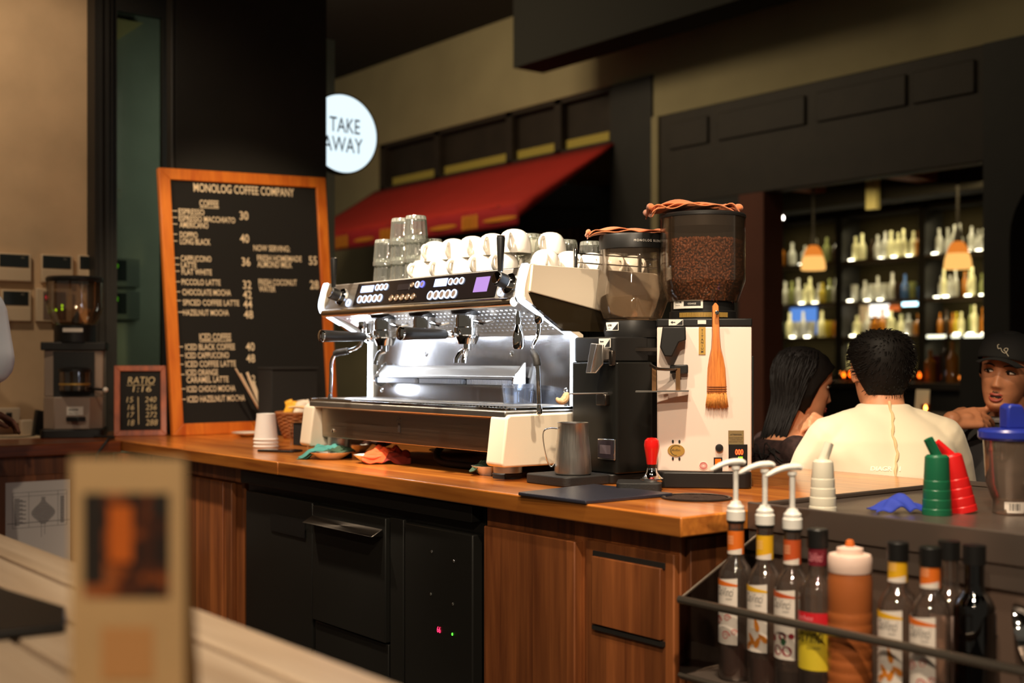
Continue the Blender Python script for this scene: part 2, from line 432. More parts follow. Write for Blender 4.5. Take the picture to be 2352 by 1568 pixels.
# the shopfront across the walkway (plane y = 5)
FY = 5.0
struct('wall_far', MB().box(-13, -9.25, FY, FY + .2, 0, 4.35).box(-9.25, -5.66, FY, FY + .2, 3.48, 4.35).box(-5.66, 3.0, FY, FY + .2, 3.14, 4.35)
       .box(-5.19, -5.12, FY - .02, FY, 0, 3.14), m_olive)
struct('trim_4', box1(-5.66, -5.19, FY - 0.02, FY + .2, 0, 3.47), m_black)
tr = MB().box(-9.25, -5.66, FY + .1, FY + .16, 3.0, 3.48)
for x in (-9.25, -8.25, -7.1, -6.42, -5.72): tr.box(x, x + .09, FY + .02, FY + .1, 3.0, 3.48)
tr.box(-9.25, -5.66, FY + .02, FY + .1, 3.0, 3.04).box(-9.25, -5.66, FY + .02, FY + .1, 3.44, 3.48)
struct('trim_5', tr, m_darkwood)
struct('trim_6', MB().box(-9.1, -5.75, FY + .085, FY + .098, 3.05, 3.13), mat('pale_sill_strip', (178, 160, 74), 0.6))
pn = MB().box(-5.12, -2.36, FY, FY + .14, 2.44, 3.14)
for x0, x1 in ((-5.0, -4.6), (-4.5, -3.7), (-3.6, -2.9), (-2.85, -2.42)):
    pn.box(x0, x1, FY - .02, FY, 2.86, 3.06)
struct('trim_7', pn, m_darkwood, bevel=0.006)
struct('trim_8', box1(-5.12, -4.3, FY, FY + .14, 0, 2.44), m_black)
struct('trim_9', box1(-4.3, -4.07, FY - .01, FY + .2, 0, 2.44), m_brownred)
arch = []
for i in range(9):
    a = PI / 2 * i / 8; arch.append((-2.19 + 0.45 - 0.45 * math.cos(a), 1.95 + 0.45 * math.sin(a)))
struct('trim_10', MB().box(-2.36, -2.19, FY - .02, FY + .2, 0, 3.14).prism([(-2.19, 1.95)] + arch[1:] + [(-1.0, 2.4), (-1.0, 3.14), (-2.19, 3.14)], FY - .02, FY + .2, 'y').box(-1.0, 3, FY, FY + .2, 0, 3.14), m_black)
# dark bulkhead hanging over the walkway
struct('trim_11', box1(-5.94, -2.5, 4.2, 4.5, 3.55, 4.35), m_dark)
# interior behind the awning shop
struct('wall_inner', MB().box(-9.3, -5.64, 6.6, 6.7, 0, 3.1).box(-5.74, -5.64, FY + .2, 6.6, 0, 3.1).box(-9.3, -9.2, FY + .2, 6.6, 0, 3.1), m_black)
# bar interior
struct('wall_bar', MB().box(-7.6, -1.0, 8.5, 8.6, 0, 3.3).box(-1.1, -1.0, 5.2, 8.5, 0, 3.3), m_darkwood)
struct('ceiling_bar', box1(-7.6, -1.0, 5.2, 8.6, 3.0, 3.1), mat('bar_ceiling_plaster', (150, 118, 66), 0.9, var=0.2, vscale=2))
struct('trim_12', MB().box(-7.6, -1.0, 7.2, 7.5, 2.62, 3.0), m_dark)
struct('trim_13', MB().box(-4.3, -4.12, 5.25, 8.4, 2.72, 3.0).box(-3.4, -3.28, 5.25, 8.4, 2.8, 3.0).box(-5.4, -5.25, 5.25, 8.4, 2.75, 3.0), mat('orange_brown_beam', (140, 78, 42), 0.7))
# pale wedge standing in for the ceiling reflected in the glass
struct('trim_14', MB().prism([(0.15, 2.62), (0.5, 2.9), (0.15, 2.9)], -4.2, -4.15, 'x'), mat('pale_reflection_patch', (190, 176, 120), 0.8))

# ================================================================ COUNTER
ct = box1(-1.76, 0.0, 0.0, 1.12, 0.878, 0.92).build('worktop', m_bed, bevel=0.004)
tag(ct, 'long orange-brown wooden worktop under the espresso machine and grinders', 'worktop')
ct2 = box1(-3.84, -1.7625, 0.0, 1.12, 0.878, 0.92).build('worktop', m_bed, bevel=0.004)
tag(ct2, 'wooden worktop section under the big menu board and the paper cups', 'worktop')
ct3 = box1(-3.84, -3.1, -2.2, -0.002, 0.872, 0.918).build('worktop', m_bed_left, bevel=0.004)
tag(ct3, 'dark reddish wooden worktop under the grey coffee grinder by the plaster wall', 'worktop')
ct4 = box1(0.003, 1.6, 1.0, 1.12, 0.878, 0.92).build('worktop_rail', m_bed, bevel=0.004)
tag(ct4, 'wooden worktop strip running behind the dark steel bench', 'worktop')

# right wooden cabinet
cb = thing('wooden_cabinet', 'reddish-brown planked wooden cabinet under the right end of the worktop', 'cabinet', (-0.4, 0.5, 0))
MB().box(-0.74, -0.06, 0.06, 1.08, 0, 0.878).build('carcass', m_cab, cb, bevel=0.003)
MB().box(-0.72, -0.372, 0.035, 0.06, 0.06, 0.825).build('door', m_cab, cb, bevel=0.003)
MB().box(-0.345, -0.065, 0.045, 0.06, 0.06, 0.832).build('front_panel', m_cab, cb, bevel=0.003)
MB().box(-0.312, -0.094, 0.033, 0.047, 0.648, 0.800).build('flap', m_cab, cb, bevel=0.002)
MB().box(-0.315, -0.09, 0.040, 0.047, 0.798, 0.811).build('flap_slot', m_black, cb); MB().box(-0.313, -0.09, 0.036, 0.047, 0.635, 0.645).build('flap_slot', m_black, cb)
MB().box(-0.06, -0.045, 0.075, 1.05, 0.02, 0.865).build('side_panel', m_cab_y, cb, bevel=0.002)

# undercounter fridge
m_fr = mat('black_steel', (42, 41, 38), 0.36, 0.4, rvar=0.08, vscale=4)
fr = thing('undercounter_fridge', 'black undercounter fridge with a red digital readout below the espresso machine', 'fridge', (-1.45, 0.5, 0))
MB().box(-2.12, -0.76, 0.075, 1.05, 0, 0.872).build('body', m_fr, fr)
MB().box(-2.11, -0.778, 0.04, 0.075, 0.826, 0.868).build('top_rail', m_fr, fr, bevel=0.002)
d = MB().box(-1.61, -1.19, 0.04, 0.075, 0.445, 0.796).build('door', m_fr, fr, bevel=0.003)
MB().prism([(0.0, 0.745), (0.038, 0.765), (0.04, 0.742)], -1.605, -1.2, 'x').build('handle', m_dsteel, d, bevel=0.002)
MB().box(-2.09, -1.63, 0.05, 0.075, 0.1, 0.80).build('door', m_fr, fr, bevel=0.003)
MB().box(-1.9, -1.67, 0.046, 0.051, 0.685, 0.742).build('handle_recess', m_plastic_black, fr)
MB().box(-1.172, -1.105, 0.045, 0.075, 0.1, 0.80).build('stile', m_fr, fr, bevel=0.002)
MB().box(-1.61, -1.19, 0.05, 0.075, 0.1, 0.44).build('drawer', m_fr, fr, bevel=0.003)
g = MB().box(-1.09, -0.775, 0.04, 0.075, 0.1, 0.795).build('machine_grille', m_fr, fr, bevel=0.004)
sc_ = MB()
for x, z in ((-.957, .731), (-.855, .719), (-.961, .618), (-.859, .607)): sc_.ell((x, .039, z), (.004, .003, .004), nu=8, nv=6)
sc_.build('screws', m_chrome, g)
MB().text('66', 0.022, lambda x, y, z: (-0.932 + x, 0.0385, 0.522 + y), sx=0.8, bold=0.02).build('readout', glow('red_digits', (255, 40, 80), 3.5), g, smooth=0, fix=False)
MB().ell((-0.862, .039, .528), (.003, .002, .004), nu=8, nv=6).build('green_light', glow('green_led', (90, 255, 60), 2.0), g)

# left wooden cabinet of the main run
cl = thing('wooden_cabinet', 'narrow wooden cabinet left of the black fridge, half hidden by the blurred card', 'cabinet', (-2.5, 0.5, 0))
MB().box(-3.05, -2.15, 0.075, 1.05, 0, 0.872).build('carcass', m_cab, cl)
MB().box(-2.60, -2.275, 0.05, 0.075, 0.06, 0.815).build('door', m_cab, cl, bevel=0.003)
MB().box(-2.27, -2.215, 0.055, 0.075, 0.06, 0.815).build('stile', m_cab, cl, bevel=0.003)
MB().box(-3.05, -2.15, 0.06, 0.075, 0.82, 0.872).build('rail', m_cab, cl, bevel=0.003)
MB().box(-3.05, -2.65, 0.06, 0.075, 0.06, 0.815).build('door', m_cab, cl, bevel=0.003)
MB().box(-3.135, -3.05, -0.02, 0.085, 0, 0.868).build('corner_post', m_cab, cl)
cw = thing('wooden_cabinet', 'dark wooden cabinet below the left worktop with a printed sheet taped on it', 'cabinet', (-3.5, -1.1, 0))
MB().box(-3.8, -3.14, -2.15, -0.02, 0, 0.872).build('carcass', m_cab_y, cw)
MB().box(-3.14, -3.115, -0.95, -0.05, 0.06, 0.80).build('door', m_cab_y, cw, bevel=0.003)
MB().box(-3.14, -3.115, -2.0, -1.0, 0.06, 0.80).build('door', m_cab_y, cw, bevel=0.003)
# printed sheet
ps = thing('printed_sheet', 'white printed table sheet taped to the dark cabinet at the far left', 'paper', (-3.112, -0.33, 0.5))
MB().box(-3.114, -3.112, -0.445, -0.20, 0.44, 0.776).build('sheet', mat('white_paper', (214, 208, 204), 0.8), ps)
ln = MB()
def hl(y0, y1, z, t=.0012): ln.box(-3.1119, -3.1116, y0, y1, z, z + t)
def vl(y, z0, z1, t=.0012): ln.box(-3.1119, -3.1116, y, y + t, z0, z1)
hl(-.42, -.215, .735); hl(-.42, -.215, .60); hl(-.42, -.215, .72); vl(-.42, .6, .735); vl(-.215, .6, .735); vl(-.36, .6, .735); vl(-.25, .6, .735)
hl(-.44, -.2, .618, .002); vl(-.313, .56, .618); vl(-.30, .57, .618)
for k in range(19):
    z = .71 - k * .0055
    wv = .035 * (1 + .9 * math.sin(k * .33 + 4.4)) + .008
    hl(-.305 - wv * .6, -.305 + wv * .6, z, .003); hl(-.412, -.412 + .018 + .012 * ((k * 7) % 3), z, .003); hl(-.24, -.225, z, .003)
ln.build('print', mat('grey_ink', (70, 66, 70), 0.8), ps, smooth=0, fix=False)

# ================================================================ ESPRESSO MACHINE
m_led = glow('cold_led', (214, 232, 255), 9.0)
for nm, loc, tgt, wt, sx, sy in (('machine_light_right', (-.84, .30, 1.26), (-1.3, .42, 1.2), .75, .03, .22), ('machine_light_left', (-1.815, .30, 1.26), (-1.3, .42, 1.2), .75, .03, .22),
                                 ('machine_lip_fill', (-1.33, .232, 1.372), (-1.33, .38, 1.12), 2.4, .9, .012)):  # lip lamp is added to brighten tray and backsplash
    arealamp(nm, loc, tgt, wt, sx, sy, (.80, .88, 1.0))
m_glassblk = mat('black_panel_glass', (22, 18, 18), 0.08, spec=0.6)
m_lcd = glow('blue_white_lcd', (196, 210, 255), 2.4)
m_lcd_off = mat('dark_lcd', (30, 26, 28), 0.15)
m_lilac = glow('lilac_lcd', (206, 160, 238), 1.0)
m_ring = glow('white_button_light', (206, 222, 255), 2.2)
m_ringblue = glow('blue_button_light', (120, 120, 255), 2.0)
m_ringoff = mat('dim_button_ring', (150, 122, 96), 0.3, 0.6)
m_btn = mat('grey_button', (120, 104, 92), 0.35, 0.3)
m_smoke = mat('smoked_side_glass', (44, 36, 24), 0.1, spec=0.6)
m_mgreen = mat('dark_green_enamel', (34, 38, 30), 0.35)

em = thing('espresso_machine', 'large cream and steel three-group espresso machine with cold white lights', 'espresso machine', (-1.33, 0.48, 0.92))
# feet
for x, y in ((-.893, .245), (-1.80, .245), (-.893, .72), (-1.80, .72)):
    f = MB().lathe([(0, .934), (.039, .934), (.039, 1.0), (0, 1.0)], 28, (x, y, 0)).build('foot', m_steel_z, em)
    MB().lathe([(0, .92), (.041, .92), (.042, .932), (.038, .936), (0, .936)], 28, (x, y, 0)).build('foot_pad', m_rubber, f)
# base chassis
MB().box(-1.83, -.86, .21, .80, .992, 1.085).build('chassis', m_mgreen, em)
MB().prism([(.195, .990), (.190, 1.084), (.215, 1.084), (.215, .990)], -1.825, -.872, 'x').build('front_panel', brushed('front_panel_steel', (172, 156, 138), .32, 'x'), em, bevel=.002)
lg = MB().box(-1.358, -1.346, .1895, .192, 1.025, 1.052)
for dx, dz in ((0, 1.072), (-.006, 1.066), (.006, 1.066), (-.009, 1.059), (.009, 1.059), (0, 1.061)): lg.ell((-1.352 + dx, .190, dz), (.0018, .0015, .0022), nu=8, nv=6)
lg.build('front_badge', mat('dark_badge', (40, 34, 32), 0.4), em)
MB().lathe([(0, 0), (.0065, 0), (.0065, .004), (0, .005)], 14, (-1.75, .193, 1.012), (0, -1, 0)).build('lock', m_chrome, em)
# cream cheeks
def cheek(x0, x1, name='side_cheek'):
    poly = [(.150, .966), (.158, .958), (.34, .957), (.372, .972), (.40, 1.04), (.475, 1.066), (.478, 1.122), (.415, 1.098), (.178, 1.096), (.166, 1.088)]
    return MB().prism(poly, x0, x1, 'x').build(name, m_cream, em, bevel=.008, seg=3)
cheek(-.868, -.795); cheek(-1.90, -1.83)
# drip tray with grid
dt = MB().box(-1.865, -.805, .168, .46, 1.086, 1.106).build('drip_tray', m_steel, em, bevel=.004)
MB().box(-1.862, -.808, .171, .457, 1.106, 1.1135).box(-1.862, -1.852, .171, .457, 1.1135, 1.116).build('tray_rim', m_chrome, dt, bevel=.002)
gr = MB()
for i in range(66): x = -1.845 + i * .0155; gr.box(x, x + .009, .19, .40, 1.1135, 1.1165)
for y in (.19, .295, .395): gr.box(-1.85, -.82, y, y + .006, 1.1135, 1.1168)
gr.build('tray_grid', m_steel, dt)
# backsplash, screws
bs = MB().prism([(.405, 1.11), (.43, 1.345), (.45, 1.345), (.43, 1.11)], -1.835, -.815, 'x').build('backsplash', brushed('polished_backsplash', (206, 204, 204), 0.2, 'z', 0.4, 0.06), em)
for x, z in ((-1.80, 1.14), (-.845, 1.155), (-1.55, 1.26), (-1.10, 1.26)):
    MB().lathe([(.009, 0), (.009, .003), (.006, .0045), (.004, .002), (0, .002)], 14, (x, .408 + (z - 1.11) * .1, z), (0, -1, .1)).build('screw', m_chrome, bs)
# cup shelf with combs
sh = MB().prism([(.408, 1.222), (.400, 1.224), (.372, 1.192), (.372, 1.184), (.41, 1.19)], -1.765, -1.02, 'x').build('cup_shelf', m_steel, em, bevel=.0015)
for x in (-1.768, -1.018):
    MB().prism([(.405, 1.234), (.398, 1.232), (.362, 1.192), (.358, 1.172), (.366, 1.158), (.385, 1.152), (.405, 1.16)], x - .003, x + .003, 'x').build('shelf_end', m_chrome, sh, bevel=.001)
MB().box(-1.765, -1.02, .376, .404, 1.166, 1.186).build('shelf_underside', m_plastic_black, sh)
for x0, x1 in ((-1.752, -1.53), (-1.505, -1.27), (-1.247, -1.03)):
    cm = MB().tube([(x0, .371, 1.174), (x1, .371, 1.174)], .0065, 10)
    n = int((x1 - x0) / .008)
    for i in range(n): x = x0 + (i + .5) * (x1 - x0) / n; cm.box(x - .0022, x + .0022, .362, .372, 1.168, 1.182)
    cm.build('comb', mat('pale_comb', (200, 202, 210), 0.3, 0.5), sh)
# C-shaped lit side frames
def wing_path(o):
    """outer (o=0) / inner outline of the C frame in the y-z plane"""
    P = [(.400 + o, 1.114), (.400 + o, 1.302 + o * .5), (.318 + o * .6, 1.345 + o * .9), (.228 + o, 1.392 + o), (.214 + o, 1.405 + o), (.211 + o, 1.43), (.226 + o, 1.484), (.232 + o, 1.494)]
    return [V((0, a, b)) for a, b in P]
for x0, x1 in ((-.815, -.775), (-1.878, -1.838)):
    a = spl(wing_path(0)[1:], 4); b = spl(wing_path(.014)[1:], 4)
    a = [V((0, .400, 1.114))] + a; b = [V((0, .414, 1.114))] + b
    b[-1] = V((0, .26, 1.494))
    poly = [(p.y, p.z) for p in a] + [(p.y, p.z) for p in reversed(b)]
    fr_ = MB()
    n = len(a)
    for i in range(n - 1):
        q = [(a[i].y, a[i].z), (a[i + 1].y, a[i + 1].z), (b[i + 1].y, b[i + 1].z), (b[i].y, b[i].z)]
        vs = [(x, *p) for x in (x0, x1) for p in q]
        fs = [(0, 3, 2, 1), (4, 5, 6, 7), (0, 1, 5, 4), (2, 3, 7, 6)]
        if i == 0: fs.append((0, 4, 7, 3))
        if i == n - 2: fs.append((1, 2, 6, 5))
        fr_.add(vs, fs)
    bm_o = fr_.build('light_frame', m_cream, em)
    led = MB()
    w0, w1 = x0 + .005, x1 - .012
    nn = [(V((0, a[i + 1].y - a[i].y, a[i + 1].z - a[i].z)) if i < n - 1 else V((0, a[i].y - a[i - 1].y, a[i].z - a[i - 1].z))).normalized() for i in range(n)]
    nrm = [V((0, -d.z, d.y)) for d in nn]
    L0 = [a[i] + nrm[i] * .004 for i in range(n)]
    for i in range(n - 1):
        vs = [(w0, L0[i].y, L0[i].z), (w1, L0[i].y, L0[i].z), (w1, L0[i + 1].y, L0[i + 1].z), (w0, L0[i + 1].y, L0[i + 1].z),
              (w0, a[i].y + .001, a[i].z), (w1, a[i].y + .001, a[i].z), (w1, a[i + 1].y + .001, a[i + 1].z), (w0, a[i + 1].y + .001, a[i + 1].z)]
        led.add(vs, [(0, 1, 2, 3), (0, 3, 7, 4), (1, 5, 6, 2)])
    led.build('led_strip', m_led, bm_o, fix=False)
# head
hd = MB().prism([(.43, 1.33), (.40, 1.318), (.245, 1.385), (.215, 1.392), (.208, 1.405), (.2345, 1.488), (.26, 1.488), (.75, 1.478), (.76, 1.33)], -1.835, -.818, 'x').build('head', m_steel, em, bevel=.003)
MB().tube([(-1.835, .207, 1.394), (-.818, .207, 1.394)], .013, 14).build('lip', brushed('warm_lip_steel', (204, 186, 160), 0.25, 'x'), hd)
pf = MB()
for i in range(46):
    for j in range(7):
        x = -1.80 + i * .0208 + (j % 2) * .0104; t = .12 + j * .125
        y = .40 + (.245 - .40) * t; z = 1.318 + (1.385 - 1.318) * t
        pf.lathe([(0, 0), (.0042, 0), (.0036, .0012), (0, .0012)], 6, (x, y, z), (0, -.397, -.918))
pf.build('perforations', mat('vent_hole_bright', (238, 240, 246), 0.2, 0.9), hd, fix=False)
MB().box(-1.835, -.818, .74, .80, 1.0, 1.478).box(-1.835, -.818, .43, .76, 1.0, 1.34).build('rear_body', m_mgreen, em, bevel=.004)
MB().box(-1.83, -.80, .26, .74, 1.4785, 1.4835).build('cup_tray', m_steel, em)
# control panel
PY = lambda z: .208 + (z - 1.405) * (.0265 / .083)
def on_panel(x, z, t=0.0): return V((x, PY(z) - t, z))
cp = MB().prism([(PY(1.411) - .003, 1.411), (PY(1.484) - .003, 1.484), (PY(1.484) + .004, 1.484), (PY(1.411) + .004, 1.411)], -1.655, -.905, 'x').build('control_panel', m_glassblk, em, bevel=.002)
NP = V((0, -.953, .304))
def lcd(x0, x1, z0, z1, m, name='display'):
    q = [on_panel(x0, z0, .0045), on_panel(x1, z0, .0045), on_panel(x1, z1, .0045), on_panel(x0, z1, .0045)]
    k = [p + V((0, .003, 0)) for p in q]
    MB().add(q + k, [(0, 1, 2, 3), (0, 4, 5, 1), (1, 5, 6, 2), (2, 6, 7, 3), (3, 7, 4, 0)]).build(name, m, cp, smooth=0, fix=False)
def button(x, z, r, ring):
    o = MB().lathe([(r * .72, 0), (r, 0), (r, .003), (r * .86, .0042), (r * .72, .003)], 22, on_panel(x, z, .0035), NP).build('button', ring, cp)
    MB().lathe([(0, .0025), (r * .7, .0025), (r * .72, 0)], 18, on_panel(x, z, .0035), NP).build('button_cap', m_btn, o)
PX = .0
lcd(-1.625, -1.552, 1.454, 1.475, m_lcd); lcd(-1.41, -1.345, 1.452, 1.470, m_lcd_off); lcd(-1.213, -1.150, 1.453, 1.476, m_lcd)
lcd(-1.008, -.945, 1.428, 1.470, m_lilac)
for x in (-1.528, -1.503, -1.478): button(x, 1.466, .0105, m_ring)
for x in (-1.616, -1.586, -1.556, -1.526, -1.496): button(x, 1.432, .0125, m_ring)
button(-1.328, 1.464, .0085, m_ringoff); button(-1.302, 1.464, .0105, m_ring); button(-1.276, 1.464, .0105, m_ringblue)
for x in (-1.428, -1.398, -1.368, -1.338, -1.308): button(x, 1.428, .0105, m_ringoff)
for x in (-1.130, -1.103, -1.076): button(x, 1.464, .0105, m_ring)
for x in (-1.218, -1.188, -1.158, -1.129, -1.099): button(x, 1.428, .0135, m_ring)
for x in (-1.688, -.882):
    o = MB().lathe([(.009, 0), (.0125, 0), (.0125, .003), (.009, .003)], 20, on_panel(x, 1.424, .001), NP).build('lit_ring', m_ring, hd)
# steam lever valves
for x in (-1.735, -.848):
    B0 = on_panel(x, 1.443); o = MB().lathe([(0, 0), (.029, 0), (.029, .008), (.024, .014), (.019, .018), (.019, .026), (0, .026)], 28, B0, NP).build('steam_valve', m_chrome, em)
    MB().lathe([(.0195, .02), (.0195, .048), (.017, .05), (0, .05)], 24, B0, NP).build('valve_barrel', m_plastic_black, o)
    MB().lathe([(0, .0505), (.0165, .0505), (.0165, .053), (0, .054)], 24, B0, NP).build('valve_cap', m_chrome, o)
    T = B0 + NP * .036
    MB().tube([T, T + V((0, 0, .028))], .004, 10).build('lever_stem', m_chrome, o)
    hb = MB().lathe([(0, .0), (.007, .0), (.0085, .03), (.0115, .088), (.0105, .092), (0, .093)], 16, T + V((0, 0, .022)), (0.02, 0.0, 1)).build('lever_handle', m_plastic_black, o)
    MB().lathe([(0, .0925), (.0108, .0925), (.0108, .095), (0, .096)], 16, T + V((0, 0, .022)), (0.02, 0.0, 1)).build('lever_tip', m_chrome, hb)
# group heads
GX = (-1.545, -1.325, -1.105)
for i, gx in enumerate(GX):
    g = MB().lathe([(0, 1.39), (.044, 1.388), (.047, 1.380), (.044, 1.372), (.034, 1.368)], 32, (gx, .262, 0)).build('group_head', m_plastic_black, em)
    MB().lathe([(0, 1.372), (.034, 1.372), (.034, 1.335), (.038, 1.333), (.038, 1.312), (.032, 1.306), (0, 1.306)], 36, (gx, .262, 0)).build('group_body', m_chrome, g)
    MB().tube([(gx + .03, .262, 1.352), (gx + .062, .275, 1.345), (gx + .075, .30, 1.352)], .006, 8).build('group_pipe', m_chrome, g)
def portafilter(gx, spout2):
    p = MB().lathe([(0, 1.284), (.026, 1.286), (.032, 1.30), (.036, 1.312), (.036, 1.322), (0, 1.322)], 32, (gx, .262, 0)).build('portafilter', m_chrome, em)
    d = V((.05, -1, 0)).normalized(); b = V((gx, .262, 1.313))
    MB().tube([b + d * .03, b + d * .052, b + d * .058, b + d * .062, b + d * .075, b + d * .08], [.006, .007, .012, .0095, .0095, .014], 14).build('neck', m_chrome, p)
    h = MB().tube([b + d * .078, b + d * .085, b + d * .15, b + d * .20, b + d * .228, b + d * .232], [.012, .0135, .0155, .0175, .0185, .016], 20).build('handle', m_plastic_black, p)
    MB().tube([b + d * .230, b + d * .235, b + d * .238], [.0185, .0188, .012], 20).build('handle_end', m_chrome, h)
    sp = MB().cyl((gx, .262, 1.288), (gx, .262, 1.268), .011)
    if spout2:
        for s in (-1, 1): sp.tube(spl([(gx, .262, 1.27), (gx + s * .011, .25, 1.262), (gx + s * .018, .24, 1.245), (gx + s * .018, .238, 1.232)], 4), .0085, 12)
    else: sp.tube(spl([(gx, .262, 1.27), (gx - .012, .25, 1.262), (gx - .018, .242, 1.24), (gx - .018, .24, 1.226)], 4), .0085, 12)
    sp.build('spout', m_chrome, p)
portafilter(GX[0], False); portafilter(GX[2], True)
# hot water spout by the right frame
o = MB().tube([(-.868, .262, 1.372), (-.868, .262, 1.335)], .008, 12).build('water_spout', m_chrome, em)
MB().lathe([(0, 1.336), (.008, 1.336), (.013, 1.318), (.016, 1.306), (.016, 1.276), (.013, 1.270), (0, 1.270)], 20, (-.868, .262, 0)).build('spout_nozzle', m_chrome, o)
o = MB().tube([(-1.70, .30, 1.36), (-1.70, .30, 1.30)], .012, 14).build('water_spout', m_chrome, em)
# steam wands
def wand(pts, k0, k1):
    P = spl(pts, 8); n = len(P)
    o = MB().lathe([(0, 0), (.013, 0), (.013, .02), (.009, .026), (0, .026)], 16, P[0] + V((0, 0, .012)), (0, 0, -1)).build('steam_wand', m_chrome, em)
    MB().tube(P, .0058, 12).build('wand_pipe', m_chrome, o)
    a, b = int(n * k0), int(n * k1); Q = P[a:b]
    MB().tube(Q, [.0098 + .0012 * (i % 2) for i in range(len(Q))], 14).build('wand_grip', m_rubber, o)
    MB().lathe([(0, 0), (.0055, 0), (.0082, .012), (.0078, .024), (0, .03)], 14, P[-1] - V((0, 0, .002)), (P[-1] - P[-3])).build('wand_tip', m_chrome, o)
wand([(-.815, .29, 1.352), (-.812, .285, 1.31), (-.806, .262, 1.277), (-.782, .245, 1.262), (-.757, .235, 1.243), (-.75, .235, 1.20), (-.752, .24, 1.125)], .50, .76)
wand([(-1.655, .245, 1.352), (-1.642, .235, 1.30), (-1.665, .225, 1.278), (-1.71, .21, 1.268), (-1.745, .20, 1.262), (-1.765, .195, 1.235), (-1.768, .195, 1.19), (-1.772, .195, 1.135)], .38, .60)
# white side panels and the smoked glass below them
for x0, x1 in ((-.80, -.768), (-1.885, -1.853)):
    xo, xi = (x1, x0) if x0 > -1 else (x0, x1); sg = 1 if x0 > -1 else -1
    oy = [(.232, 1.492, .003), (.700, 1.489, .018), (.724, 1.482, .018), (.731, 1.465, .017), (.690, 1.395, 0), (.655, 1.348, .004), (.64, 1.345, .004), (.222, 1.420, 0)]
    vs = [(xo - sg * d, y, z) for y, z, d in oy] + [(xi, y, z) for y, z, d in oy]
    fs = [(0, 1, 2, 3, 4), (0, 4, 5, 6, 7), tuple(range(15, 7, -1))] + [(i, (i + 1) % 8, 8 + (i + 1) % 8, 8 + i) for i in range(8)]
    o = MB().add(vs, fs).build('side_panel', m_cream, em, smooth=12, bevel=.0035, seg=3)
    ya = .026 if x0 > -1 else 0
    MB().prism([(.222, 1.418), (.62, 1.348), (.58, 1.318), (.35, 1.318), (.24, 1.385)], x0 + .008, x1 - .006, 'x').build('side_window', m_smoke, em)
MB().box(-.835, -.80, .43, .74, 1.0, 1.36).build('side_body', m_mgreen, em, bevel=.004)
MB().box(-.80, -.797, .45, .456, 1.12, 1.36).build('side_edge', m_chrome, em)
# rail round the cup tray
rl = MB()
for p, q in (((-.80, .408), (-.80, .65)), ((-.80, .65), (-.80, .735)), ((-.80, .735), (-1.84, .735))):
    for z in (1.507, 1.532): rl.tube([(p[0], p[1], z), (q[0], q[1], z)], .002, 8)
rl.build('rail_wires', m_chrome, em)
for x, y in ((-.80, .408), (-.80, .65), (-.80, .735), (-1.3, .735), (-1.84, .735)):
    MB().lathe([(0, 1.48), (.006, 1.48), (.006, 1.54), (.0045, 1.546), (0, 1.547)], 12, (x, y, 0)).build('rail_post', m_chrome, em)

# clear shot cup on the tray
t = thing('clear_measuring_cup', 'small square clear plastic cup standing on the drip tray', 'cup', (-.985, .36, 1.117))
MB(TR((-.985, .352, 1.117))).rbox(-.031, .031, -.031, .031, 0, .056, .008, taper=-.004).build('body', thin_glass('clear_plastic', (238, 242, 248), .2, .04, .06, (220, 230, 255)), t)
MB(TR((-.985, .352, 1.117))).rbox(-.028, .028, -.028, .028, .003, .044, .008, taper=-.003).build('water', thin_glass('water', (232, 240, 248), .16, .02), t)

# ================================================================ CUPS AND GLASSES ON TOP
def cup_proto():
    t = thing('coffee_cup', '-', 'cup')
    # upside down: the rim is at z = 0
    MB().lathe([(.0455, 0), (.0468, .003), (.0465, .012), (.0455, .024), (.0432, .036), (.0385, .0475), (.031, .057), (.022, .0628), (.013, .0655), (.011, .0658), (.0095, .065), (0, .0648), (0, .062), (.02, .060), (.031, .053), (.039, .041), (.043, .025), (.0440, .006), (.0455, 0)], 36).build('bowl', m_porcelain, t)
    P = spl([(.038, 0, .047), (.052, 0, .047), (.0615, 0, .038), (.061, 0, .026), (.053, 0, .015), (.0445, 0, .013)], 4)
    MB().tube(P, .0062, 10, flat=.75, up=(0, 1, 0)).build('handle', m_porcelain, t)
    return t
CUP = cup_proto(); used_cup = [False]
def put_cup(x, y, z, rz, label, grp, s=1.0):
    c = CUP if not used_cup[0] else copy_tree(CUP); used_cup[0] = True
    c.location = (x, y, z); c.rotation_euler = (0, 0, rz); c.scale = (s, s, s); c['label'] = label; c['group'] = grp
ZT = 1.4837
random.seed(3)
GRP = 'upturned white cups on top of the machine'
for r, y in enumerate((.322, .424, .526)):
    for i in range(5):
        x = -1.42 + i * .101 + (r % 2) * .02
        put_cup(x, y, ZT, -PI / 2 + .35 + random.uniform(-.3, .3),
                ['upturned white cup in the front bottom row on the machine, %s from the glass stacks' % ORD[i],
                 'upturned white cup in the second bottom row on the machine, %s from the left' % ORD[i],
                 'upturned white cup in the third bottom row on the machine, %s from the left' % ORD[i]][r], GRP)
for r, y in enumerate((.35, .462)):
    for i in range(5 if r == 0 else 5):
        x = -1.395 + i * .098 + r * .03
        if r == 0 and i == 4: x += .005
        put_cup(x, y, ZT + .058, -PI / 2 + .45 + random.uniform(-.25, .35),
                'upturned white cup in the %s upper row on the machine, %s from the left' % (('front', 'rear')[r], ORD[i]), GRP, 1.06 if (r == 0 and i == 4) else 1.0)
for i, y in enumerate((.352, .438, .522, .604, .682)):
    put_cup(-.862, y, ZT, -.35 + random.uniform(-.3, .3), 'upturned white cup in the right edge row of the machine, %s from the front' % ORD[i], 'upturned cups along the right edge of the machine', .92)
def flute(a, z): return 1 - .075 * abs(math.sin(7 * a)) * (1 if .013 < z < .075 else .25 if z > .075 else 0)
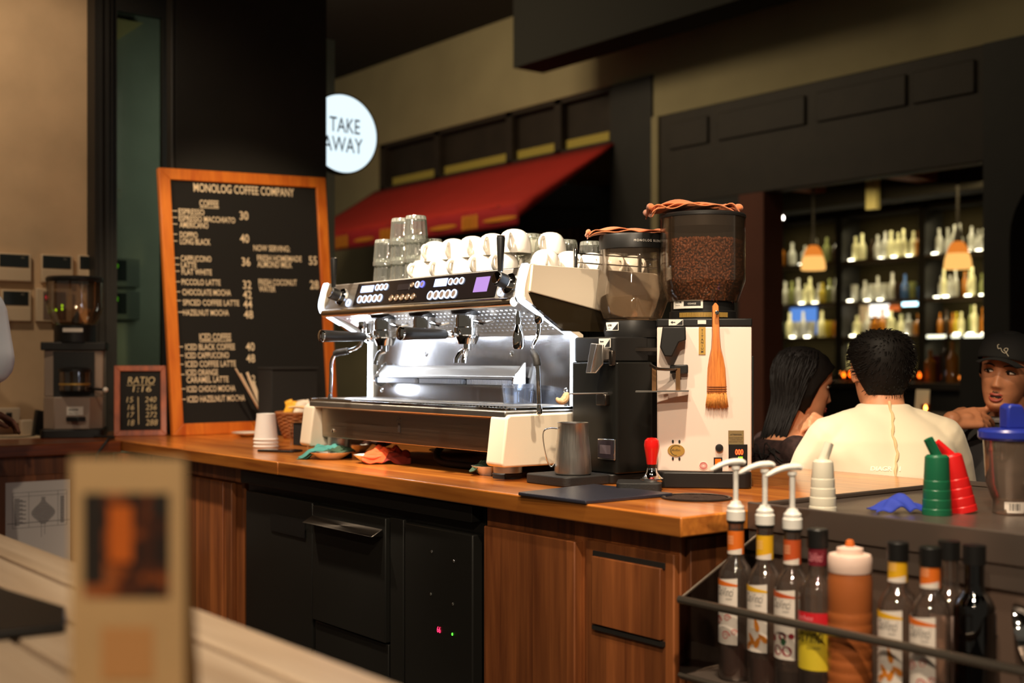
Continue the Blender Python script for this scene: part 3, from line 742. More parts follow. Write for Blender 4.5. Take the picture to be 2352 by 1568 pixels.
m_tumbler = thin_glass('pressed_glass', (232, 235, 228), .42, .05, .07, (240, 240, 230))
m_tbase = thin_glass('thick_glass_base', (214, 218, 208), .5, .05, .22, (240, 240, 230))
def glass_proto():
    t = thing('glass_tumbler', '-', 'glass')
    MB().lathe([(.0370, .001), (.038, 0), (.0395, .001), (.0395, .012), (.0385, .016), (.0375, .03), (.0345, .07), (.033, .082), (.0315, .086)], 84, fn=flute).build('bowl', m_tumbler, t, smooth=50, fix=False)
    MB().lathe([(0, .0862), (.030, .0862), (.0325, .083), (.0335, .074), (.029, .0725), (0, .0725)], 42).build('base', m_tbase, t, smooth=50)
    return t
GL = glass_proto(); used_gl = [False]
def put_glass(x, y, z, label, grp='upturned glass tumblers on the machine'):
    c = GL if not used_gl[0] else copy_tree(GL); used_gl[0] = True
    c.location = (x, y, z); c.rotation_euler = (0, 0, random.random()); c['label'] = label; c['group'] = grp
stacks = [(-1.67, .34, 2, 'left front'), (-1.585, .35, 3, 'middle'), (-1.495, .345, 3, 'right'), (-1.67, .44, 2, 'left rear'), (-1.56, .45, 2, 'middle rear')]
for x, y, n, nm in stacks:
    for k in range(n):
        put_glass(x, y, ZT + k * .0622 if k else ZT, 'upturned glass tumbler in the %s stack, %s' % (nm, ['at the bottom', 'second from the bottom', 'third from the bottom'][k]))
for x, y, nm in ((-.992, .40, 'by the right steam lever in front of the cups'), (-.985, .53, 'behind the right cups, leftmost of three'), (-.975, .62, 'behind the right cups, middle of three'), (-.955, .70, 'behind the right cups, rightmost of three')):
    put_glass(x, y, ZT + (.02 if y > .5 else .03), 'upturned glass tumbler ' + nm)
for x, y, nm in ((-1.46, .63, 'left'), (-1.35, .64, 'middle'), (-1.22, .65, 'right')):
    put_glass(x, y, ZT, 'upturned glass tumbler at the rear behind the cups, bottom %s' % nm)
    put_glass(x, y, ZT + .0622, 'upturned glass tumbler at the rear behind the cups, upper %s' % nm)

# ================================================================ GRINDERS
m_smokeplastic = thin_glass('clear_hopper_plastic', (250, 246, 241), .14, .03, .02, (220, 190, 160))
m_smokedark = thin_glass('smoked_hopper_plastic', (242, 236, 230), .15, .03, .02, (200, 170, 140))
m_white_en = mat('white_enamel', (230, 214, 202), 0.3, coat=.3)
m_label = mat('silver_white_label', (222, 216, 206), 0.4)
m_ink = mat('black_ink', (26, 24, 24), 0.6)
m_cloth_tan = mat('orange_brown_cloth', (196, 112, 66), 0.95, sheen=.3, bump=.35, bscale=700)

def arrow(mb, cx, cz, L, d, f):
    """a flat arrow of length L pointing d=+1/-1, f maps (u, w) to a point"""
    p = [(-L / 2, -.0012), (L / 4, -.0012), (L / 4, -.0035), (L / 2, 0), (L / 4, .0035), (L / 4, .0012), (-L / 2, .0012)]
    mb.add([f(cx + d * u, cz + w) for u, w in p], [list(range(7))])

# ---- dark grinder with the empty hopper (front faces the operator, -y)
GX1, GY1 = -.66, .49
g1 = thing('coffee_grinder', 'black coffee grinder with an empty clear hopper beside the espresso machine', 'coffee grinder', (GX1, GY1, .92))
m_gblk = mat('black_gloss_enamel', (20, 20, 18), 0.28, spec=.35)
bd = MB().rbox(-.755, -.573, .35, .488, .946, 1.235, .016).rbox(-.752, -.67, .487, .62, .946, 1.234, .01).build('body', m_gblk, g1, bevel=.004)
MB().rbox(-.76, -.58, .34, .492, .9205, .946, .016).rbox(-.757, -.665, .491, .63, .9205, .945, .01).build('base', m_plastic_black, g1, bevel=.004)
MB().rbox(-.75, -.588, .352, .49, 1.235, 1.30, .02).lathe([(0, 1.25), (.072, 1.25), (.072, 1.30), (0, 1.30)], 32, (GX1, GY1, 0)).build('collar', m_plastic_black, g1, bevel=.004)
MB().lathe([(0, 1.30), (.074, 1.30), (.078, 1.318), (.072, 1.345), (0, 1.345)], 36, (GX1, GY1, 0)).build('neck', m_plastic_black, g1)
hp = MB().lathe([(.066, 1.346), (.078, 1.352), (.0975, 1.405), (.0985, 1.418), (.094, 1.45), (.0885, 1.49), (.0885, 1.57), (.087, 1.57), (.087, 1.49), (.0925, 1.45), (.0965, 1.418), (.0955, 1.406), (.0765, 1.354), (.066, 1.349)], 48, (GX1, GY1, 0)).build('hopper', m_smokeplastic, g1)
ld = MB().lathe([(.0875, 1.535), (.0905, 1.536), (.0905, 1.569), (.088, 1.574), (.070, 1.577), (0, 1.577), (0, 1.572), (.0865, 1.567)], 48, (GX1, GY1, 0)).build('lid', m_plastic_black, g1)
def on_lid(x, y, z):
    a = -PI / 4 + .06 + x / .091; return (GX1 + .0912 * math.cos(a), GY1 + .0912 * math.sin(a), 1.551 + y)
MB().text('MONOLOG BLEND', .0088, on_lid, sx=.9, space=1.35).build('lettering', m_label, ld, smooth=0, fix=False)
# lever ring, labels, display
MB().lathe([(.088, 1.262), (.093, 1.263), (.093, 1.272), (.088, 1.273)], 40, (GX1, GY1, 0)).build('ring', m_dsteel, g1)
F1 = .3495
def on_front(u, w): return (u, F1 - .001, w)
def sticker(parent, x0, x1, z0, z1, f, name='label'):
    o = MB().add([f(x0, z0), f(x1, z0), f(x1, z1), f(x0, z1)], [(0, 1, 2, 3)]).build(name, m_label, parent, smooth=0, fix=False, solid=.0006)
    return o
def on_n1(t=.0):
    return lambda s, v: V((GX1 + (.0786 + t) * math.cos(-PI / 2 - .30 + .62 * s), GY1 + (.0786 + t) * math.sin(-PI / 2 - .30 + .62 * s), 1.318 + .022 * v))
lb = MB().grid(lambda u, v: on_n1()(u, v), 10, 2).build('label', m_label, g1, smooth=180, fix=False)
q1 = on_n1(.0006)
ink = MB().fit('ANFIM', lambda s, v: q1(.2 + .33 * s, .5 + .3 * v), bold=.01).fit('Milano', lambda s, v: q1(.26 + .2 * s, .18 + .18 * v), bold=0)
ink.add([q1(.58, .08), q1(.78, .08), q1(.97, .08), q1(.97, .9)], [(0, 1, 2, 3)]).add([q1(.02, .08), q1(.14, .08), q1(.02, .8)], [(0, 1, 2)])
ink.build('print', m_ink, lb, smooth=0, fix=False)
lb = sticker(g1, -.640, -.595, 1.272, 1.296, lambda u, w: (u, .3505, w))
ink = MB().add([(-.617, .3495, 1.274), (-.597, .3495, 1.274), (-.597, .3495, 1.294)], [(0, 1, 2)]); arrow(ink, -.628, 1.288, .014, -1, lambda u, w: (u, .3494, w))
ink.build('print', m_ink, lb, smooth=0, fix=False)
dp = MB().box(-.640, -.575, .345, .351, .982, 1.036).build('display_frame', m_chrome, g1, bevel=.002)
MB().box(-.636, -.579, .343, .346, .986, 1.032).build('display_glass', mat('grey_display', (46, 40, 46), .2), dp)
MB().box(-.628, -.587, .3425, .3435, .997, 1.020).build('display_screen', mat('unlit_screen', (88, 78, 84), .3), dp)
# chute flap, fork
MB().prism([(-.656, 1.206), (-.618, 1.206), (-.592, 1.228), (-.590, 1.280), (-.636, 1.284)], .318, .324, 'y').prism([(-.632, 1.207), (-.628, 1.207), (-.604, 1.281), (-.608, 1.281)], .312, .318, 'y').box(-.62, -.60, .322, .355, 1.24, 1.27).build('chute_flap', m_steel_z, g1, bevel=.002)
MB().box(-.590, -.576, .338, .352, 1.225, 1.265).build('latch', m_dsteel, g1, bevel=.003)
fk = MB().box(-.636, -.598, .335, .352, 1.122, 1.152).build('fork_bracket', m_dsteel, g1, bevel=.003)
MB().prism([(-.632, .35), (-.604, .35), (-.616, .226), (-.628, .226)], 1.152, 1.1555, 'z').build('fork', m_steel, fk, bevel=.001)
MB().tube(spl([(-.622, .230, 1.155), (-.622, .224, 1.151), (-.623, .220, 1.142), (-.625, .212, 1.136), (-.628, .202, 1.138), (-.630, .198, 1.145)], 4), [.004, .005, .006, .008, .009, .0095, .010, .010, .0105, .0105, .0105, .010, .0095, .009, .008, .0075, .007, .006, .005, .004, .002], 10).build('fork_hook', mat('cream_tip', (224, 190, 146), .5), fk)

# ---- white grinder full of beans (front turned to the camera)
G2 = thing('coffee_grinder', 'white coffee grinder with a hopper full of coffee beans', 'coffee grinder', (-.455, .545, .92), PI / 4)
M2 = wmat(G2)
def L2(): return MB(M2)
def X2(px): return (px - 1622) * 3.09 / 2850
def Z2(py): return 1.236 + (830 - py) * 3.09 / 2850 - .92
W = .117
base = L2().rbox(-W, W, -.128, .13, 0, .041, .02).build('base', m_plastic_black, G2, bevel=.004)
front = [(W * math.sin(a), -.118 - .012 * math.cos(a * 1.0) + .012 * 0) for a in [(-1 + i / 8) * 1.0 * PI / 2 for i in range(17)]]
poly = [(-W, -.112)] + [(-W + 2 * W * i / 12, -.112 - .012 * math.sin(PI * i / 12)) for i in range(1, 12)] + [(W, -.112), (W, .12), (-W, .12)]
def FY2(x): return -.112 - .012 * math.sin(PI * (x + W) / (2 * W)) - .0008
body = L2().prism(poly, .041, Z2(750), 'z').build('body', m_white_en, G2, bevel=.003)
L2().prism([(x * 1.012, y * 1.012) for x, y in poly], Z2(750), Z2(731), 'z').build('top_cap', m_plastic_black, G2, bevel=.003)
L2().box(W, W + .006, -.10, .11, .10, .33).build('side_grip', m_plastic_black, G2, bevel=.002)
L2().lathe([(0, Z2(733)), (.086, Z2(733)), (.086, Z2(712)), (.082, Z2(710)), (.082, Z2(690)), (0, Z2(690))], 44).build('neck', m_plastic_black, G2)
rg = L2()
for i in range(46):
    a = -PI / 2 - .75 + i * 1.5 / 45; rg.cbox((.0865 * math.cos(a), .0865 * math.sin(a), Z2(721)), (.003, .0018, .012), Euler((0, 0, a)).to_matrix())
rg.build('adjust_ring', m_brass, G2)
hz = [(.083, 690), (.090, 688), (.1085, 640), (.109, 632), (.109, 484)]
inner = [(r - .0022, y) for r, y in hz[::-1]]
L2().lathe([(r, Z2(y)) for r, y in hz + inner], 52).build('hopper', m_smokedark, G2)
L2().lathe([(.1065, Z2(514)), (.1068, Z2(490)), (.1105, Z2(489)), (.1105, Z2(484)), (.107, Z2(480)), (.08, Z2(477)), (0, Z2(477)), (0, Z2(481)), (.104, Z2(486)), (.104, Z2(514))], 52).build('lid', m_plastic_black, G2)
# labels on the neck
def on_neck(px, py): 
    a = -PI / 2 + X2(px) / .0875; return M2 @ V((.0872 * math.cos(a), .0872 * math.sin(a), Z2(py)))
def neck_patch(p0, p1, y0, y1, n=8):
    mb = MB(); 
    for i in range(n):
        a, b = p0 + (p1 - p0) * i / n, p0 + (p1 - p0) * (i + 1) / n
        mb.add([on_neck(a, y1), on_neck(b, y1), on_neck(b, y0), on_neck(a, y0)], [(0, 1, 2, 3)])
    return mb
k = 3.09 / 2850
nl = neck_patch(1538, 1620, 686, 706).build('label', m_label, G2, smooth=0, fix=False)
def nt(px, py, sc=1.0):
    def f(x, y, z):
        p = on_neck(px + x, py - y); d = (p - M2 @ V((0, 0, Z2(py)))); return p + d.normalized() * .0006
    return f
ink = MB().text('ANFIM', 7, nt(1546, 693), bold=.02).text('Milano-Italy', 3.4, nt(1546, 699)); ink.build('print', m_ink, nl, smooth=0, fix=False)
o = MB()
for i in range(8):
    a, b = 1573 + 42 * i / 8, 1573 + 42 * (i + 1) / 8
    o.add([nt(a, 700)(0, 0, 0), nt(b, 700)(0, 0, 0), nt(b, 689)(0, 0, 0), nt(a, 689)(0, 0, 0)], [(0, 1, 2, 3)])
o.build('print', m_ink, nl, smooth=0, fix=False)
def nt2(px, py):
    def f(x, y, z):
        p = on_neck(px + x, py - y); d = (p - M2 @ V((0, 0, Z2(py)))); return p + d.normalized() * .0011
    return f
MB().text('COARSE', 5.4, nt2(1584, 697)).build('print', m_label, nl, smooth=0, fix=False)
def FP(px, py, t=0.0): x = X2(px); return M2 @ V((x, FY2(x) - t, Z2(py)))
def FPc(px, py, t=0.0): x = X2(px); return M2 @ V((x, -.126 - t, Z2(py)))
def plate(name, px0, px1, py0, py1, m, t=.0012, f=FP, n=1, parent=G2):
    mb = MB()
    for i in range(n):
        a, b = px0 + (px1 - px0) * i / n, px0 + (px1 - px0) * (i + 1) / n
        mb.add([f(a, py1, t), f(b, py1, t), f(b, py0, t), f(a, py0, t), f(a, py1, -.001), f(b, py1, -.001), f(b, py0, -.001), f(a, py0, -.001)],
               [(0, 1, 2, 3), (0, 4, 5, 1), (1, 5, 6, 2), (2, 6, 7, 3), (3, 7, 4, 0)])
    return mb.build(name, m, parent, smooth=0)
def ft(px, py, t=.0016, f=FP):
    return lambda x, y, z: f(px + x, py - y, t)
lb = plate('label', 1541, 1574, 733, 747, m_label, f=FPc)
ink = MB().add([FPc(1558, 746, .0016), FPc(1573, 746, .0016), FPc(1573, 734, .0016)], [(0, 1, 2)]); arrow(ink, 1550, 740, 12, -1, lambda u, w: FPc(u, 740 + w * 900 - 740 * 900 if 0 else 740, .0016)) if 0 else None
ink.add([FPc(1545, 740, .0016), FPc(1550, 743.5, .0016), FPc(1550, 741, .0016), FPc(1556, 741, .0016), FPc(1556, 739, .0016), FPc(1550, 739, .0016), FPc(1550, 736.5, .0016)], [(0, 1, 2, 3, 4, 5, 6)])
ink.build('print', m_ink, lb, smooth=0, fix=False)
plate('label', 1607, 1626, 735, 744, m_label, f=FPc)
tp = plate('name_plate', 1609.5, 1625, 751, 814, m_brass, n=2)
ink = MB()
for i, ch in enumerate('TITANIUM'): ink.text(ch, 7.2, ft(1617.2, 761 + i * 7), align='CENTER', bold=.02)
ink.build('lettering', m_ink, tp, smooth=0, fix=False)
# badge
def disc(name, px, py, rx, ry, m, t=.0015, n=28, parent=G2):
    mb = MB(); ring = [FP(px + rx * math.cos(2 * PI * i / n), py + ry * math.sin(2 * PI * i / n), t) for i in range(n)]
    rb = [FP(px + rx * math.cos(2 * PI * i / n), py + ry * math.sin(2 * PI * i / n), -.001) for i in range(n)]
    mb.add(ring + rb, [list(range(n))] + [(i, (i + 1) % n, n + (i + 1) % n, n + i) for i in range(n)])
    return mb.build(name, m, parent, smooth=0)
bg = disc('badge', 1558, 1035, 19.5, 14, m_brass)
ink = MB().text('Anfim', 8.5, ft(1557, 1037), shear=.3, align='CENTER')
cr = [(1558 + 13 * math.cos(a), 1035 + 12 * math.sin(a)) for a in [PI * .45 + i * PI * 1.3 / 16 for i in range(17)]]
for (a, b), (c, d) in zip(cr, cr[1:]): ink.add([FP(a, b, .0017), FP(c, d, .0017), FP(1558 + (c - 1558) * .9, 1035 + (d - 1035) * .9, .0017), FP(1558 + (a - 1558) * .9, 1035 + (b - 1035) * .9, .0017)], [(0, 1, 2, 3)])
ink.build('lettering', m_ink, bg, smooth=0, fix=False)
for px, py in ((1550.5, 1014.5), (1565.5, 1014.5), (1550.5, 1054), (1565.5, 1054)): disc('vent_hole', px, py, 2.4, 4, m_ink, .0006, 12)
st = disc('round_sticker', 1620, 1069, 10, 9.5, mat('pale_pink_sticker', (236, 206, 196), .5), .0006)
ink = MB()
for R_ in (8.5, 6.2, 3.8):
    cr = [(1620 + R_ * math.cos(2 * PI * i / 24), 1069 + R_ * .95 * math.sin(2 * PI * i / 24)) for i in range(25)]
    for (a, b), (c, d) in zip(cr, cr[1:]): ink.add([FP(a, b, .001), FP(c, d, .001), FP(1620 + (c - 1620) * .84, 1069 + (d - 1069) * .84, .001), FP(1620 + (a - 1620) * .84, 1069 + (b - 1069) * .84, .001)], [(0, 1, 2, 3)])
ink.build('print', mat('red_ink', (178, 60, 66), .6), st, smooth=0, fix=False)
FN = (M2.to_3x3() @ V((0, -1, 0)))
MB().lathe([(0, 0), (.0098, 0), (.0098, .006), (.008, .009), (0, .010)], 20, FP(1656, 1028), FN).build('knob', m_plastic_black, G2)
sw = plate('switch_frame', 1643.5, 1663, 1050, 1084, m_plastic_black, .004)
plate('rocker', 1646.5, 1660, 1053, 1068, glow('orange_rocker_light', (255, 96, 20), 1.6), .0055, parent=sw)
np_ = plate('notice_plate', 1676.5, 1712, 988, 1020, mat('khaki_plate', (150, 132, 92), .45, .5), .0012)
ink = MB().text('ATTENTION', 4.6, ft(1694, 999), align='CENTER', bold=.02).text('MAINS CONNECTED', 3.4, ft(1694, 1006), align='CENTER').text('DURING SERVICE', 3.4, ft(1694, 1010.5), align='CENTER').text('DISCONNECT PLUG', 3.4, ft(1694, 1015), align='CENTER')
ink.build('lettering', m_ink, np_, smooth=0, fix=False)
dp = plate('timer_display', 1677, 1720, 1020, 1071, m_plastic_black, .005)
MB().text('000', 17, ft(1692, 1043, .0056), sx=.72, bold=.03).build('digits', glow('red_digit_glow', (255, 70, 30), 5.0), dp, smooth=0, fix=False)
MB().text('. 688', 9.5, ft(1694, 1054, .0056), sx=.8, bold=.02).build('digits', glow('green_digit_glow', (170, 230, 40), 2.2), dp, smooth=0, fix=False)
# spout, fork holder
def P3(px, py, t): x = X2(px); return V((x, -.124 - t, Z2(py)))
def slab(outl, t0, t1): 
    n = len(outl); vs = [P3(a, b, t0) for a, b in outl] + [P3(a, b, t1) for a, b in outl]
    return L2().add(vs, [list(range(n))[::-1], list(range(n, 2 * n))] + [(i, (i + 1) % n, n + (i + 1) % n, n + i) for i in range(n)])
slab([(1527, 751), (1579, 751), (1580, 782), (1564, 787), (1549, 819), (1531, 818), (1521, 797)], 0, .05).build('spout', m_plastic_black, G2, bevel=.003)
fh = slab([(1544, 838), (1585, 837), (1585, 858), (1544, 858)], -.002, .022).build('fork_holder', m_plastic_black, G2, bevel=.003)
MB(M2).tube(spl([P3(1560, 848, .02), P3(1540, 848, .055), P3(1515, 846, .075), P3(1500, 838, .07)], 5), .0075, 10, flat=.5).build('fork', m_dsteel, fh)
for px in (1508, 1562): slab([(px - 5, 845), (px + 5, 845), (px + 5, 897), (px - 5, 897)], .03, .034).build('fork_leg', mat('bronze_strip', (120, 88, 58), .4, .8), fh)
slab([(1466, 897), (1586, 895), (1586, 898), (1466, 900)], .005, .062).build('fork_plate', m_steel, fh)

# ---- beans in the hopper: far too many to count
random.seed(11)
bean = MB()
def add_bean(p, R, s):
    ring = []; vs = []; fs = []
    for j in range(5):
        ph = PI * j / 4
        for i in range(7):
            a = 2 * PI * i / 7; q = V((s * .0062 * math.cos(ph), s * .0044 * math.sin(ph) * math.cos(a), s * .0031 * math.sin(ph) * math.sin(a))); vs.append(V(p) + R @ q)
    for j in range(4):
        for i in range(7): fs.append((j * 7 + i, j * 7 + (i + 1) % 7, (j + 1) * 7 + (i + 1) % 7, (j + 1) * 7 + i))
    bean.add(vs, fs)
HC = M2.translation
ztop, zbot = .92 + Z2(545), .92 + Z2(686)
def hop_r(z):
    zz = z - .92
    return interp([Z2(690), Z2(688), Z2(640), Z2(632), Z2(484)], [.079, .086, .1045, .105, .105], zz)
z = zbot
while z < ztop:
    r = hop_r(z) - .005; n = int(2 * PI * r / .0088)
    for i in range(n):
        a = 2 * PI * (i + random.random() * .7) / n
        rr = r - random.random() * .004
        add_bean((HC.x + rr * math.cos(a), HC.y + rr * math.sin(a), z + random.uniform(-.002, .002)), Euler((random.random() * 6, random.random() * 6, random.random() * 6)).to_matrix(), random.uniform(.9, 1.15))
    z += .0066
for i in range(420):
    a = random.random() * 2 * PI; rr = (hop_r(ztop) - .006) * math.sqrt(random.random())
    add_bean((HC.x + rr * math.cos(a), HC.y + rr * math.sin(a), ztop + .004 * math.cos(rr * 20) + random.uniform(-.002, .003)), Euler((random.random() * 6, random.random() * 6, random.random() * 6)).to_matrix(), 1.05)
bean.lathe([(0, zbot - .002), (hop_r(zbot) - .009, zbot - .002), (.094, .92 + Z2(640)), (.095, ztop - .003), (0, ztop - .003)], 24, (HC.x, HC.y, 0))
o = bean.build('coffee_beans', mat('roasted_beans', (140, 80, 44), .42, var=.4, vscale=90, coat=.15), None, smooth=180, fix=False)
tag(o, 'roasted brown coffee beans filling the hopper of the white grinder', 'coffee beans', None, 'stuff')

# ---- cloths on the lids
def cloth_strip(name, cx, cy, z, ang, Lg, wd, folds, m, label, seed, h=.008):
    random.seed(seed); ca, sa = math.cos(ang), math.sin(ang)
    ph = [random.random() * 6 for _ in range(5)]
    mb = MB()
    for k in range(folds):
        off = (k - (folds - 1) / 2) * .0
        def fn(u, v, k=k):
            s = (u - .5) * Lg; t = (v - .5) * wd * (.8 + .2 * math.sin(u * 5 + k))
            zz = h * (k * .55) + h * .7 * math.sin(u * 9 + ph[0] + k * .8) * (.4 + .6 * abs(u - .5)) + h * .5 * math.sin(v * 5 + ph[1] + k) + h * .35 * math.sin(u * 17 + v * 6 + ph[2] + k * 2)
            edge = max(0, abs(s) - Lg * .40) / (Lg * .1); zz -= h * (1.1 + .5 * k) * edge ** 2
            t2 = t + .006 * math.sin(u * 8 + ph[3] + k)
            return V((cx + ca * s - sa * t2, cy + sa * s + ca * t2, z + h * .95 + zz))
        mb.grid(fn, 40, 16)
    for sd in (0, 1):       # the rolled ends where the cloth folds back
        pts = []
        for i in range(12):
            v = i / 11; s = (-.5 if sd == 0 else .5) * Lg * (1 + .02 * math.sin(v * 7 + sd)); t = (v - .5) * wd * .84
            pts.append(V((cx + ca * s - sa * t, cy + sa * s + ca * t, z + h * (.75 + .5 * math.sin(v * 6 + ph[4])))))
        mb.tube(pts, h * .62, 10)
    o = mb.build(name, m, None, smooth=180, solid=.0028, fix=False)
    return tag(o, label, 'cloth')
LA = math.atan2(.789, .614)
cloth_strip('folded_cloth', -.672, .478, 1.5775, LA, .205, .10, 2, m_cloth_tan, 'folded orange-brown cloth on the lid of the black grinder with the empty hopper', 5, .0075)
cloth_strip('crumpled_cloth', HC.x - .02, HC.y - .018, .92 + Z2(477) + .001, LA + .05, .225, .11, 3, m_cloth_tan, 'crumpled orange-brown cloth on the lid of the white bean-filled grinder', 9, .0115)

# ---- brush hanging on the white grinder
m_brushwood = wood('orange_brush_wood', (232, 146, 70), (184, 102, 44), 'z', 'x', 3.0, .45, .2, 0, 9.0, .05)
br = thing('pastry_brush', 'flat wooden brush with tan bristles hanging on the white grinder', 'brush', FP(1650, 820, .014))
outl = [(1645.5, 704), (1649, 695), (1653, 704), (1656, 735), (1657, 760), (1659, 800), (1670, 840), (1672, 880), (1672, 902), (1627.5, 902), (1628, 880), (1629.5, 840), (1637, 800), (1638.5, 760), (1638, 735), (1637.5, 704)]
outl = [(px, py) for px, py in outl if px > 0]
hw = MB(); top = [(706, 7.5), (697, 3), (735, 8.5), (770, 9.5), (800, 12), (822, 16.5), (845, 20.5), (880, 22), (902, 22)]
sec = [(696, 1.5), (703, 7.5), (735, 8.5), (770, 9.3), (800, 11.5), (822, 16.5), (845, 20.3), (880, 22), (902, 22.2)]
sx_ = lambda py: 1647 + (py - 696) * .016
vs = []
for py, hw_ in sec:
    for u, t in ((-1, .004), (-.8, .0115), (.8, .0115), (1, .004), (.8, 0.001), (-.8, 0.001)):
        vs.append(FP(sx_(py) + u * hw_, py, t + .002))
fs = []
for j in range(len(sec) - 1):
    for i in range(6): fs.append((j * 6 + i, j * 6 + (i + 1) % 6, (j + 1) * 6 + (i + 1) % 6, (j + 1) * 6 + i))
fs += [tuple(range(6))[::-1], tuple(range(len(vs) - 6, len(vs)))]
MB().add(vs, fs).build('handle', m_brushwood, br, smooth=60)
bn = MB()
for yy in (888, 893, 898):
    bn.tube([FP(sx_(yy) + u * 22.6, yy, .0142) for u in (-1, -.5, 0, .5, 1)], .0011, 6)
bn.build('binding', mat('dark_thread', (110, 58, 24), .8), br)
bri = MB(); random.seed(2)
for i in range(420):
    u = random.uniform(-1, 1); t = random.uniform(.002, .013); e = u * 1.16 + random.uniform(-.08, .08)
    p = [FP(sx_(900) + u * 21.5, 900, t), FP(sx_(918) + (u + e) / 2 * 22, 918, t + random.uniform(-.001, .002)), FP(sx_(936) + e * 22, 933 + random.uniform(-3, 5), max(.002, t + random.uniform(-.002, .003)))]
    bri.tube(p, [.0006, .00055, .0003], 4)
bri.build('bristles', mat('tan_bristles', (206, 140, 66), .7, var=.25, vscale=200), br, smooth=180, fix=False)
MB().lathe([(0, -.012), (.0022, -.012), (.0022, .018), (.0052, .019), (.0052, .024), (0, .025)], 12, FP(1650, 719, .004), FN).build('hanging_pin', m_chrome, G2)

# ================================================================ MENU BOARD
m_frame = wood('orange_frame_wood', (236, 138, 44), (186, 84, 22), 'z', 'y', 3.0, .45, .1, 0, .8, .05)
m_felt = mat('black_felt', (24, 23, 23), .95)
m_letter = mat('cream_letters', (236, 216, 186), .5)
BW, BH = .81, 1.165
cBL, cBR, cTR, cTL = V((-3.266, .278, .92)), V((-3.278, 1.086, .92)), V((-3.42, 1.097, 2.106)), V((-3.41, .272, 2.074))
BN = (cBR - cBL).cross(cTL - cBL).normalized()
def BP(u, v, t=0.0):
    a, b = u / BW, v / BH
    return cBL * (1 - a) * (1 - b) + cBR * a * (1 - b) + cTR * a * b + cTL * (1 - a) * b + BN * t
def bslab(u0, u1, v0, v1, t0, t1, mb=None, mit=0):
    mb = mb or MB(); q = [(u0, v0), (u1, v0), (u1, v1), (u0, v1)]
    return mb.add([BP(*p, t0) for p in q] + [BP(*p, t1) for p in q], [(0, 3, 2, 1), (4, 5, 6, 7), (0, 1, 5, 4), (1, 2, 6, 5), (2, 3, 7, 6), (3, 0, 4, 7)])
board = thing('menu_board', 'tall black letter board in an orange wood frame listing coffee prices', 'menu board', BP(BW / 2, 0))
bslab(.03, BW - .03, .03, BH - .03, -.012, .001).build('panel', m_felt, board)
fwd_ = .05
for q in ([(0, 0), (BW, 0), (BW - fwd_, fwd_), (fwd_, fwd_)], [(0, BH), (fwd_, BH - fwd_), (BW - fwd_, BH - fwd_), (BW, BH)],
          [(0, 0), (fwd_, fwd_), (fwd_, BH - fwd_), (0, BH)], [(BW, 0), (BW, BH), (BW - fwd_, BH - fwd_), (BW - fwd_, fwd_)]):
    MB().add([BP(*p, -.014) for p in q] + [BP(*p, .012) for p in q], [(0, 3, 2, 1), (4, 5, 6, 7), (0, 1, 5, 4), (1, 2, 6, 5), (2, 3, 7, 6), (3, 0, 4, 7)]).build('frame_rail', m_frame, board, bevel=.002)
BT = '''MONOLOG COFFEE COMPANY|0.157,1.068,0.646,0.039
COFFEE|0.181,1.003,0.27,0.03
ESPRESSO|0.083,0.964,0.201,0.026
ESPRESSO MACCHIATO|0.082,0.934,0.345,0.026
AMERICANO|0.084,0.905,0.216,0.027
30|0.368,0.951,0.41,0.039
DOPPIO|0.083,0.861,0.164,0.026
LONG BLACK|0.082,0.831,0.222,0.027
40|0.364,0.847,0.408,0.039
CAPPUCCINO|0.081,0.756,0.222,0.026
LATTE|0.081,0.727,0.152,0.026
FLAT WHITE|0.082,0.697,0.221,0.026
36|0.366,0.742,0.408,0.039
PICCOLO LATTE|0.079,0.652,0.259,0.026
32|0.366,0.639,0.407,0.038
CHOCOLATE MOCHA|0.08,0.607,0.306,0.027
42|0.364,0.595,0.406,0.037
SPICED COFFEE LATTE|0.08,0.562,0.343,0.026
44|0.363,0.552,0.406,0.037
HAZELNUT MOCHA|0.079,0.518,0.291,0.026
48|0.363,0.506,0.408,0.037
ICED COFFEE|0.147,0.409,0.296,0.031
ICED BLACK COFFEE|0.08,0.367,0.311,0.027
40|0.364,0.362,0.407,0.037
ICED CAPPUCCINO|0.078,0.331,0.281,0.026
48|0.363,0.31,0.406,0.037
ICED COFFEE LATTE|0.077,0.293,0.312,0.027
ICED ORANGE|0.077,0.256,0.225,0.027
CARAMEL LATTE|0.078,0.225,0.273,0.027
2|0.384,0.221,0.403,0.033
ICED CHOCO MOCHA|0.077,0.185,0.303,0.026
ICED HAZELNUT MOCHA|0.077,0.141,0.347,0.027
NOW SERVING:|0.427,0.812,0.609,0.027
FRESH HOMEMADE|0.443,0.767,0.667,0.027
ALMOND MILK|0.442,0.738,0.616,0.028
55|0.704,0.755,0.747,0.04
FRESH COCONUT|0.443,0.657,0.636,0.028
WATER|0.443,0.627,0.526,0.027
28|0.704,0.643,0.749,0.04'''
BD = [(0.054, 0.978), (0.052, 0.949), (0.051, 0.92), (0.048, 0.875), (0.047, 0.845), (0.05, 0.77), (0.051, 0.741), (0.049, 0.712), (0.049, 0.666), (0.048, 0.622), (0.048, 0.583), (0.056, 0.533), (0.047, 0.382), (0.047, 0.344), (0.046, 0.306), (0.047, 0.262), (0.048, 0.2), (0.047, 0.155)]

